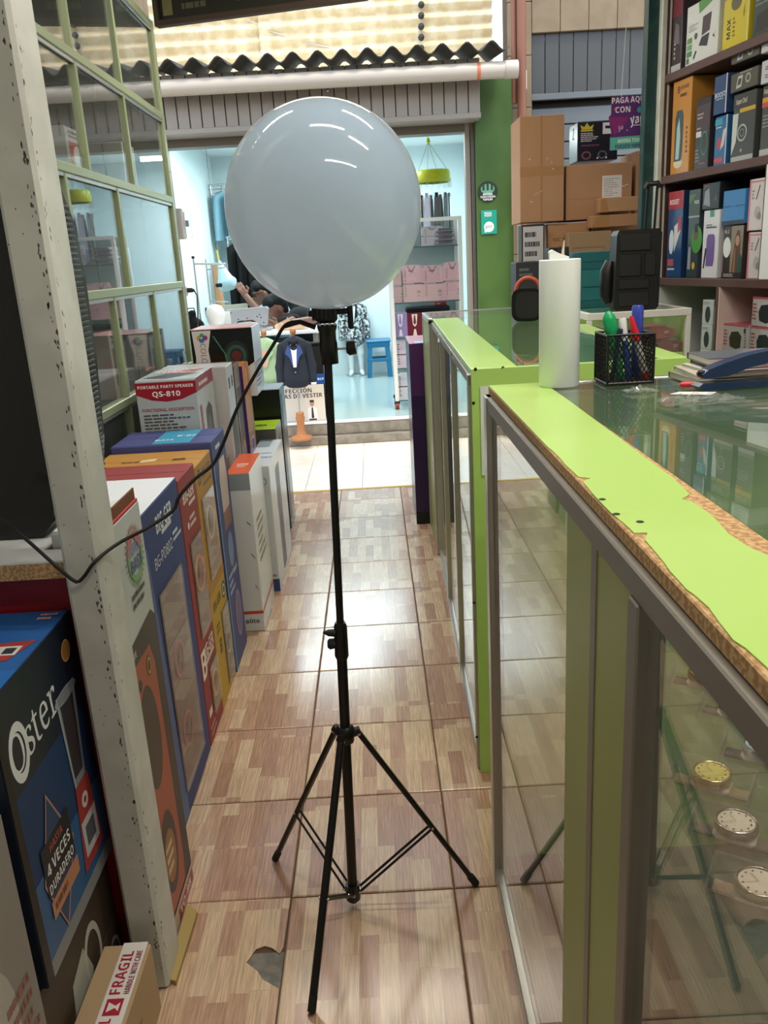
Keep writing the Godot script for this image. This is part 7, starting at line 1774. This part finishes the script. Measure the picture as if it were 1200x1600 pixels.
func rolling_rack() -> void:
	var t := thing("display_rack", "white wheeled glass display rack of wrapped shirts at the shop entrance", "rack")
	var x0 := 0.178
	var x1 := 0.79
	var zf := -7.57
	var zb := -7.95
	for p in [[x0, zf], [x1, zf], [x0, zb], [x1, zb]]:
		part(t, "upright", sp(Vector3(p[0] - 0.017, FY + 0.07, p[1] - 0.017), Vector3(p[0] + 0.017, 1.83, p[1] + 0.017), 0.002), M.white_paint)
		var w := part(t, "caster", tb([Vector3(p[0] - 0.018, FY + 0.034, p[1]), Vector3(p[0] + 0.018, FY + 0.034, p[1])], 0.034, 14), mat("caster_red", "8a3a28", 0.5))
		part(w, "caster_fork", bx(Vector3(p[0], FY + 0.06, p[1]), Vector3(0.05, 0.03, 0.05), 0.004), M.rubber)
	for y in [0.27, 0.56, 0.83, 1.135, 1.60]:
		part(t, "shelf", sp(Vector3(x0, y - 0.008, zf), Vector3(x1, y, zb), 0.001), M.green_pane)
		part(t, "shelf_edge", sp(Vector3(x0, y - 0.012, zf + 0.004), Vector3(x1, y, zf - 0.004), 0.001), mat("shelf_edge", "4a6060", 0.2))
	part(t, "top_frame", sp(Vector3(x0, 1.80, zf - 0.016), Vector3(x1, 1.83, zf + 0.016), 0.002), M.white_paint)
	part(t, "back_panel", sp(Vector3(x0, 0.27, zb), Vector3(x1, 1.83, zb - 0.006), 0.0), mat("rack_back", "9fb4b4", 0.4))
	rebase(t, Vector3((x0 + x1) / 2, FY, (zf + zb) / 2))
	var z := -7.62
	var g := "pink wrapped shirts"
	shirt_pack("pink wrapped shirt at the open end of the display rack", [612, 420, 629, 466], z, 1.1355, "d0a2a8", g)
	shirt_pack("pink wrapped shirt second along the display rack", [628, 413, 659, 466], z, 1.1355, "d6a6ac", g)
	shirt_pack("pink wrapped shirt third along the display rack", [660, 413, 692, 465], z, 1.1355, "d4a4aa", g)
	shirt_pack("pink wrapped shirt by the door jamb on the display rack", [693, 408, 722, 464], z, 1.1355, "d8a8ae", g)
	shirt_pack("silver grey wrapped shirt standing upright above the pink ones", [658, 352, 693, 381], z, 1.6005, "b4b2b6", "grey wrapped shirts")
	for i in 8:
		var s := -1.0 if i < 4 else 1.0
		var k := i % 4
		var t2 := thing("shirt_pack", ["grey wrapped shirt lying lowest left of the upright silver one", "grey wrapped shirt lying second left of the upright silver one", "grey wrapped shirt lying third left of the upright silver one", "grey wrapped shirt lying topmost left of the upright silver one", "grey wrapped shirt lying lowest by the door jamb", "grey wrapped shirt lying second by the door jamb", "grey wrapped shirt lying third by the door jamb", "grey wrapped shirt lying topmost by the door jamb"][i], "shirt", Vector3(0.485 + s * 0.18, 1.602 + k * 0.036, -7.72), 0.0, "grey wrapped shirts")
		part(t2, "folded_shirt", bx(Vector3(0, 0.016, 0), Vector3(0.2 - k * 0.012, 0.03, 0.26), 0.008, lin(["8f8f95", "a0a0a6"][k % 2])), M.cloth)
		part(t2, "clear_bag", bx(Vector3(0, 0.0315, 0), Vector3(0.2 - k * 0.012, 0.0008, 0.26), 0.0), M.film)
		part(t2, "collar", bx(Vector3(0, 0.02, 0.131), Vector3(0.12, 0.018, 0.004), 0.001, lin("5a5a60")), M.cloth)
	var sets := [[615, 636, "8f80b0", "lilac gift set of shirt and tie on the display rack", "d8d0e0"], [637, 659, "6a2034", "maroon gift set of shirt and tie on the display rack", "e0d4c8"], [660, 682, "7a6a9a", "violet gift set of shirt and tie on the display rack", "d8d0e0"]]
	for q in sets:
		var b := zbox(q[0], 488, q[1], 524, z, 0.05)
		carton("gift_set", q[3], Vector3(b[0].x, 0.8305, z), Vector3(b[1].x - 0.004, b[0].y + b[1].y - 0.8305, 0.05), 0.0, q[2], {"front": [["p", [0.3, 0.95, 0.7, 0.95, 0.62, 0.5, 0.5, 0.42, 0.38, 0.5], q[4]], ["p", [0.46, 0.9, 0.54, 0.9, 0.6, 0.6, 0.5, 0.5, 0.4, 0.6], q[2]], ["p", [0.36, 0.05, 0.64, 0.05, 0.56, 0.32, 0.44, 0.32], q[4]]]}, M.gloss_card, "gift set", "gift sets", false)
	for i in 4:
		var y: float = [0.2705, 0.2705, 0.5605, 0.5605][i]
		shirt_pack_at(["white lilac wrapped shirt lowest on the rack near the caster", "white wrapped shirt lowest on the rack towards the jamb", "pale lilac wrapped shirt on the rack's low shelf", "white rose wrapped shirt on the rack's low shelf"][i], Vector3(0.28 + (i % 2) * 0.24, y, z), 0.2, 0.24, ["c4c4d0", "d0d0d4", "c8bccc", "d4c4c8"][i])
	var bw := thing("folded_trousers", "black folded trousers stacked behind the gift sets", "trousers", Vector3(0.5, 0.8305, -7.8))
	for k in 5: part(bw, "folded_pair", bx(Vector3(0, 0.025 + k * 0.05, 0), Vector3(0.4, 0.046, 0.2), 0.012, lin(["1c1c1f", "232326"][k % 2])), M.cloth)
	carton("red_tin", "small flat red box lying on the black folded trousers", Vector3(0.62, 1.082, -7.78), Vector3(0.1, 0.034, 0.08), 0.0, "a83038", {"front": [["k", 0.1, 0.2, 0.5, 0.8, 1, "e0c0b8"]]}, null, "box", "", false)

func shirt_pack_at(label: String, at: Vector3, w: float, h: float, hex: String) -> void:
	var t := thing("shirt_pack", label, "shirt", at, 0.0, "white wrapped shirts")
	part(t, "folded_shirt", pr([Vector2(-w / 2, 0), Vector2(w / 2, 0), Vector2(w / 2, h * 0.9), Vector2(w * 0.3, h), Vector2(-w * 0.3, h), Vector2(-w / 2, h * 0.9)], 0.03, Transform3D(Basis.IDENTITY, Vector3(0, 0, -0.03)), lin(hex)), M.cloth)
	part(t, "pack_print", print_on(frame(Vector3(-w / 2, 0, 0), Vector3.RIGHT, Vector3.UP), w, h, [["r", 0.0, 0.46, 1.0, 0.5, "4a444a"], ["k", 0.12, 0.1, 0.22, 0.9, 9, "6a5a64"]]), M.ink)

func tie_ring() -> void:
	var z := -8.0
	var c := on_z(676, 270, z)
	var t := thing("tie_carousel", "yellow hanging ring with strings holding wrapped ties", "tie rack", c)
	var r := 0.155
	part(t, "yellow_rim", lt([[r * 0.96, -0.085], [r * 1.03, -0.08], [r, 0.0], [r * 0.94, 0.02], [0.0, 0.024]], Vector3.ZERO, 28), mat("acid_yellow", "c6cc22", 0.4))
	var apex := Vector3(-0.03, on_z(662, 222, z).y - c.y, 0)
	for k in 4:
		var a := TAU * k / 4 + 0.4
		part(t, "string", tb([apex, Vector3(cos(a) * r * 0.95, 0.0, sin(a) * r * 0.95)], 0.0025, 5), M.green_alu)
	part(t, "hook_knot", lt([[0.0, -0.02], [0.018, 0.0], [0.012, 0.03], [0.0, 0.035]], apex, 10), M.acid_yellow)
	part(t, "hang_cord", tb([apex, Vector3(apex.x, 2.72 - c.y, 0)], 0.002, 5), M.green_alu)
	var tails := S()
	for k in 16:
		var a := TAU * k / 16
		var p := Vector3(cos(a) * r, -0.06, sin(a) * r)
		box(tails, p + Vector3(0, -0.03, 0), Vector3(0.03, 0.08, 0.006), 0.002)
	part(t, "clear_fringe", tails, M.film).set_meta("kind", "stuff")
	var cols := ["14161a", "6a6a70", "2a2c30", "8aa0c0", "1a1c20", "a08078", "101216", "5a6a80", "22242a", "90a8b8"]
	for k in 10:
		var a := TAU * k / 10 + 0.2
		var p := c + Vector3(cos(a) * r * 0.9, -0.19, sin(a) * r * 0.9)
		var tt := thing("wrapped_tie", ["black", "grey", "charcoal", "sky blue", "ink", "rose brown", "jet", "slate blue", "graphite", "ice blue"][k] + " wrapped tie hanging from the yellow ring", "tie", p, -a + PI / 2, "ties on the yellow ring")
		part(tt, "tie_blade", pr([Vector2(-0.02, -0.02), Vector2(-0.036, -0.38), Vector2(0.0, -0.42), Vector2(0.036, -0.38), Vector2(0.02, -0.02)], 0.008, Transform3D.IDENTITY, lin(cols[k])), M.cloth)
		part(tt, "knot", bx(Vector3(0, -0.005, 0.004), Vector3(0.03, 0.04, 0.016), 0.005, lin(cols[k])), M.cloth)
		part(tt, "clear_sleeve", bx(Vector3(0, -0.2, 0.010), Vector3(0.08, 0.44, 0.0008), 0.0), M.film)

# ---------- the two people at the sewing tables
func fingers(prims: Array, wrist: Vector3, dir: Vector3, palm_n: Vector3, curl: float) -> void:
	# a palm and five fingers from the wrist along dir
	var d := dir.normalized()
	var s := d.cross(palm_n).normalized()
	var n := s.cross(d)
	prims.append([wrist, wrist + d * 0.05 + s * 0.012, 0.024, 0.02])
	prims.append([wrist + d * 0.02 - s * 0.012, wrist + d * 0.07 - s * 0.02, 0.02, 0.016])
	prims.append([wrist + d * 0.02 + s * 0.018, wrist + d * 0.07 + s * 0.022, 0.02, 0.016])
	for k in 4:
		var o := wrist + d * 0.075 + s * (k - 1.5) * 0.019
		var L: float = [0.062, 0.074, 0.08, 0.07][k]
		var mid := o + (d * cos(curl) - n * sin(curl)) * L * 0.5
		prims.append([o, mid, 0.0095, 0.0085])
		prims.append([mid, mid + (d * cos(curl * 2.2) - n * sin(curl * 2.2)) * L * 0.5, 0.0085, 0.0068])
	var th := wrist + d * 0.02 + s * 0.032
	prims.append([th, th + (d * 0.6 + s * 0.7).normalized() * 0.035, 0.012, 0.0105])
	prims.append([th + (d * 0.6 + s * 0.7).normalized() * 0.035, th + (d * 0.6 + s * 0.7).normalized() * 0.035 + d * 0.03, 0.0105, 0.008])
func head_prims(c: Vector3, look: Vector3, up: Vector3) -> Array:
	var f := look.normalized()
	var s := f.cross(up).normalized()
	var u := s.cross(f)
	return [[c + u * 0.03 - f * 0.015, c + u * 0.03 + f * 0.02, 0.088, 0.078], [c + f * 0.04 - u * 0.02, c + f * 0.05 - u * 0.075, 0.06, 0.045], [c + f * 0.095 + u * 0.015, c + f * 0.112 - u * 0.018, 0.009, 0.014],
		[c + f * 0.088 - u * 0.045 - s * 0.018, c + f * 0.088 - u * 0.045 + s * 0.018, 0.0085, 0.0085], [c + s * 0.082 + u * 0.005, c + s * 0.086 - u * 0.028, 0.016, 0.011], [c - s * 0.082 + u * 0.005, c - s * 0.086 - u * 0.028, 0.016, 0.011],
		[c + f * 0.08 + u * 0.028 - s * 0.05, c + f * 0.088 + u * 0.03 + s * 0.05, 0.012, 0.012]]
func person(label: String, at: Vector3, c: Vector3, look: Vector3, up: Vector3, neck: Vector3, chest: Vector3, hip: Vector3, arms: Array, glasses: bool, shirt: Material) -> void:
	var t := thing("person", label, "person", at)
	var st := S()
	blob(st, head_prims(c, look, up) + [[c - up * 0.05, neck, 0.052, 0.055]], 0.007, 0.022)
	for a in arms:
		blob(st, [[a[1], a[2], 0.042, 0.029]], 0.009, 0.01)
		var hp := []
		fingers(hp, a[2], a[3], a[4], a[5])
		blob(st, hp, 0.0055, 0.008)
	part(t, "body", st, M.skin)
	var f := look.normalized()
	var s := f.cross(up).normalized()
	var u := s.cross(f)
	part(t, "hair", bl([[c + u * 0.055 - f * 0.03, c + u * 0.08 + f * 0.04, 0.1, 0.068], [c + u * 0.03 - f * 0.06, c - u * 0.04 - f * 0.055, 0.07, 0.055], [c + u * 0.075 + f * 0.06 - s * 0.045, c + u * 0.075 + f * 0.06 + s * 0.045, 0.04, 0.04]], 0.008, 0.02), M.hair)
	for k in [-1.0, 1.0]:
		var es := S()
		ball_mesh(es, c + f * 0.086 + u * 0.012 + s * 0.032 * k, Vector3.ONE * 0.011, 10, 6)
		part(t, "eye", es, M.black_gloss)
		if glasses:
			part(t, "glasses_rim", bx(c + f * 0.104 + u * 0.012 + s * 0.034 * k, Vector3(0.05, 0.034, 0.006), 0.002, null, Transform3D.IDENTITY if true else Transform3D.IDENTITY), M.black_gloss)
			part(t, "glasses_arm", tb([c + f * 0.1 + u * 0.018 + s * 0.062 * k, c + s * 0.088 * k + u * 0.02], 0.003, 6), M.black)
	var sp3 := [[chest, hip, 0.135, 0.13], [neck - up * 0.03, chest, 0.075, 0.14]]
	for a in arms:
		sp3.append([neck.lerp(a[0], 0.3) - up * 0.03, a[0], 0.07, 0.062])
		sp3.append([a[0], a[0].lerp(a[1], 0.95), 0.062, 0.05])
	part(t, "shirt", bl(sp3, 0.014, 0.04), shirt)
	var legs := []
	for k in [-1.0, 1.0]:
		var kn: Vector3 = hip + f * Vector3(1, 0, 1) * 0.36 + s * 0.12 * k + Vector3(0, -0.02, 0)
		legs.append([hip + s * 0.09 * k, kn, 0.095, 0.06])
		legs.append([kn, Vector3(kn.x, FY + 0.07, kn.z), 0.06, 0.04])
		legs.append([Vector3(kn.x, FY + 0.035, kn.z), Vector3(kn.x, FY + 0.035, kn.z) + Vector3(f.x, 0, f.z).normalized() * 0.15, 0.035, 0.03])
	part(t, "trousers", bl(legs, 0.016, 0.03), mat("jeans", "1d222c", 0.9))
	rebase(t, at)
func people() -> void:
	var c := on_z(432, 482, -8.12)
	var w := on_z(434, 511, -7.85)
	person("person in a black shirt bending over the front sewing machine", Vector3(-0.66, FY, -8.3), c, Vector3(-0.85, -0.35, 0.5), Vector3(-0.25, 0.95, 0.1), c + Vector3(0.09, -0.09, -0.05), Vector3(-0.7, 0.98, -8.24), Vector3(-0.6, 0.72, -8.34),
		[[c + Vector3(0.06, -0.14, 0.12), Vector3(w.x + 0.16, 1.02, -7.98), w, Vector3(-0.8, 0.45, 0.3), Vector3(0, 0.4, 1), 0.5], [c + Vector3(0.3, -0.16, -0.16), Vector3(-0.56, 1.0, -8.02), Vector3(-0.74, 1.0, -7.86), Vector3(-1, -0.1, 0.3), Vector3(0, 1, 0), 0.3]], false, M.black_cloth)
	var st := thing("work_stool", "round work stool under the person in black", "stool", Vector3(-0.6, FY, -8.36))
	part(st, "seat", lt([[0.0, 0.36], [0.16, 0.36], [0.165, 0.375], [0.15, 0.398], [0.0, 0.4]], Vector3.ZERO, 20), M.wood_dark)
	for k in 4:
		var a := TAU * k / 4 + 0.4
		part(st, "leg", tb([Vector3(cos(a) * 0.11, 0.36, sin(a) * 0.11), Vector3(cos(a) * 0.16, 0, sin(a) * 0.16)], 0.014, 8), M.wood_dark)
	var c2 := on_z(412, 459, -8.6)
	var w2 := on_z(384, 462, -8.45)
	var e2 := on_z(402, 486, -8.42)
	person("person in glasses behind the bent one raising a hand", Vector3(-0.95, FY, -8.85), c2, Vector3(-0.95, -0.2, 0.3), Vector3(-0.05, 1.0, 0.0), c2 + Vector3(0.05, -0.11, -0.03), Vector3(-0.98, 1.03, -8.72), Vector3(-0.95, 0.74, -8.84),
		[[c2 + Vector3(0.0, -0.17, 0.14), e2 + Vector3(0.02, -0.02, 0), w2, Vector3(-0.45, 0.85, 0.1), Vector3(0.3, 0, 1), 0.35], [c2 + Vector3(0.06, -0.18, -0.2), Vector3(-1.1, 0.99, -8.9), Vector3(-1.3, 1.0, -8.75), Vector3(-1, 0, 0.2), Vector3(0, 1, 0), 0.3]], true, mat("grey_cloth", "8d9aa2", 0.9))
	var s2 := thing("work_stool", "round work stool under the person in glasses", "stool", Vector3(-0.93, FY, -8.88))
	part(s2, "seat", lt([[0.0, 0.38], [0.16, 0.38], [0.165, 0.395], [0.15, 0.418], [0.0, 0.42]], Vector3.ZERO, 20), M.wood_dark)
	for k in 4:
		var a := TAU * k / 4 + 0.4
		part(s2, "leg", tb([Vector3(cos(a) * 0.11, 0.38, sin(a) * 0.11), Vector3(cos(a) * 0.16, 0, sin(a) * 0.16)], 0.014, 8), M.wood_dark)
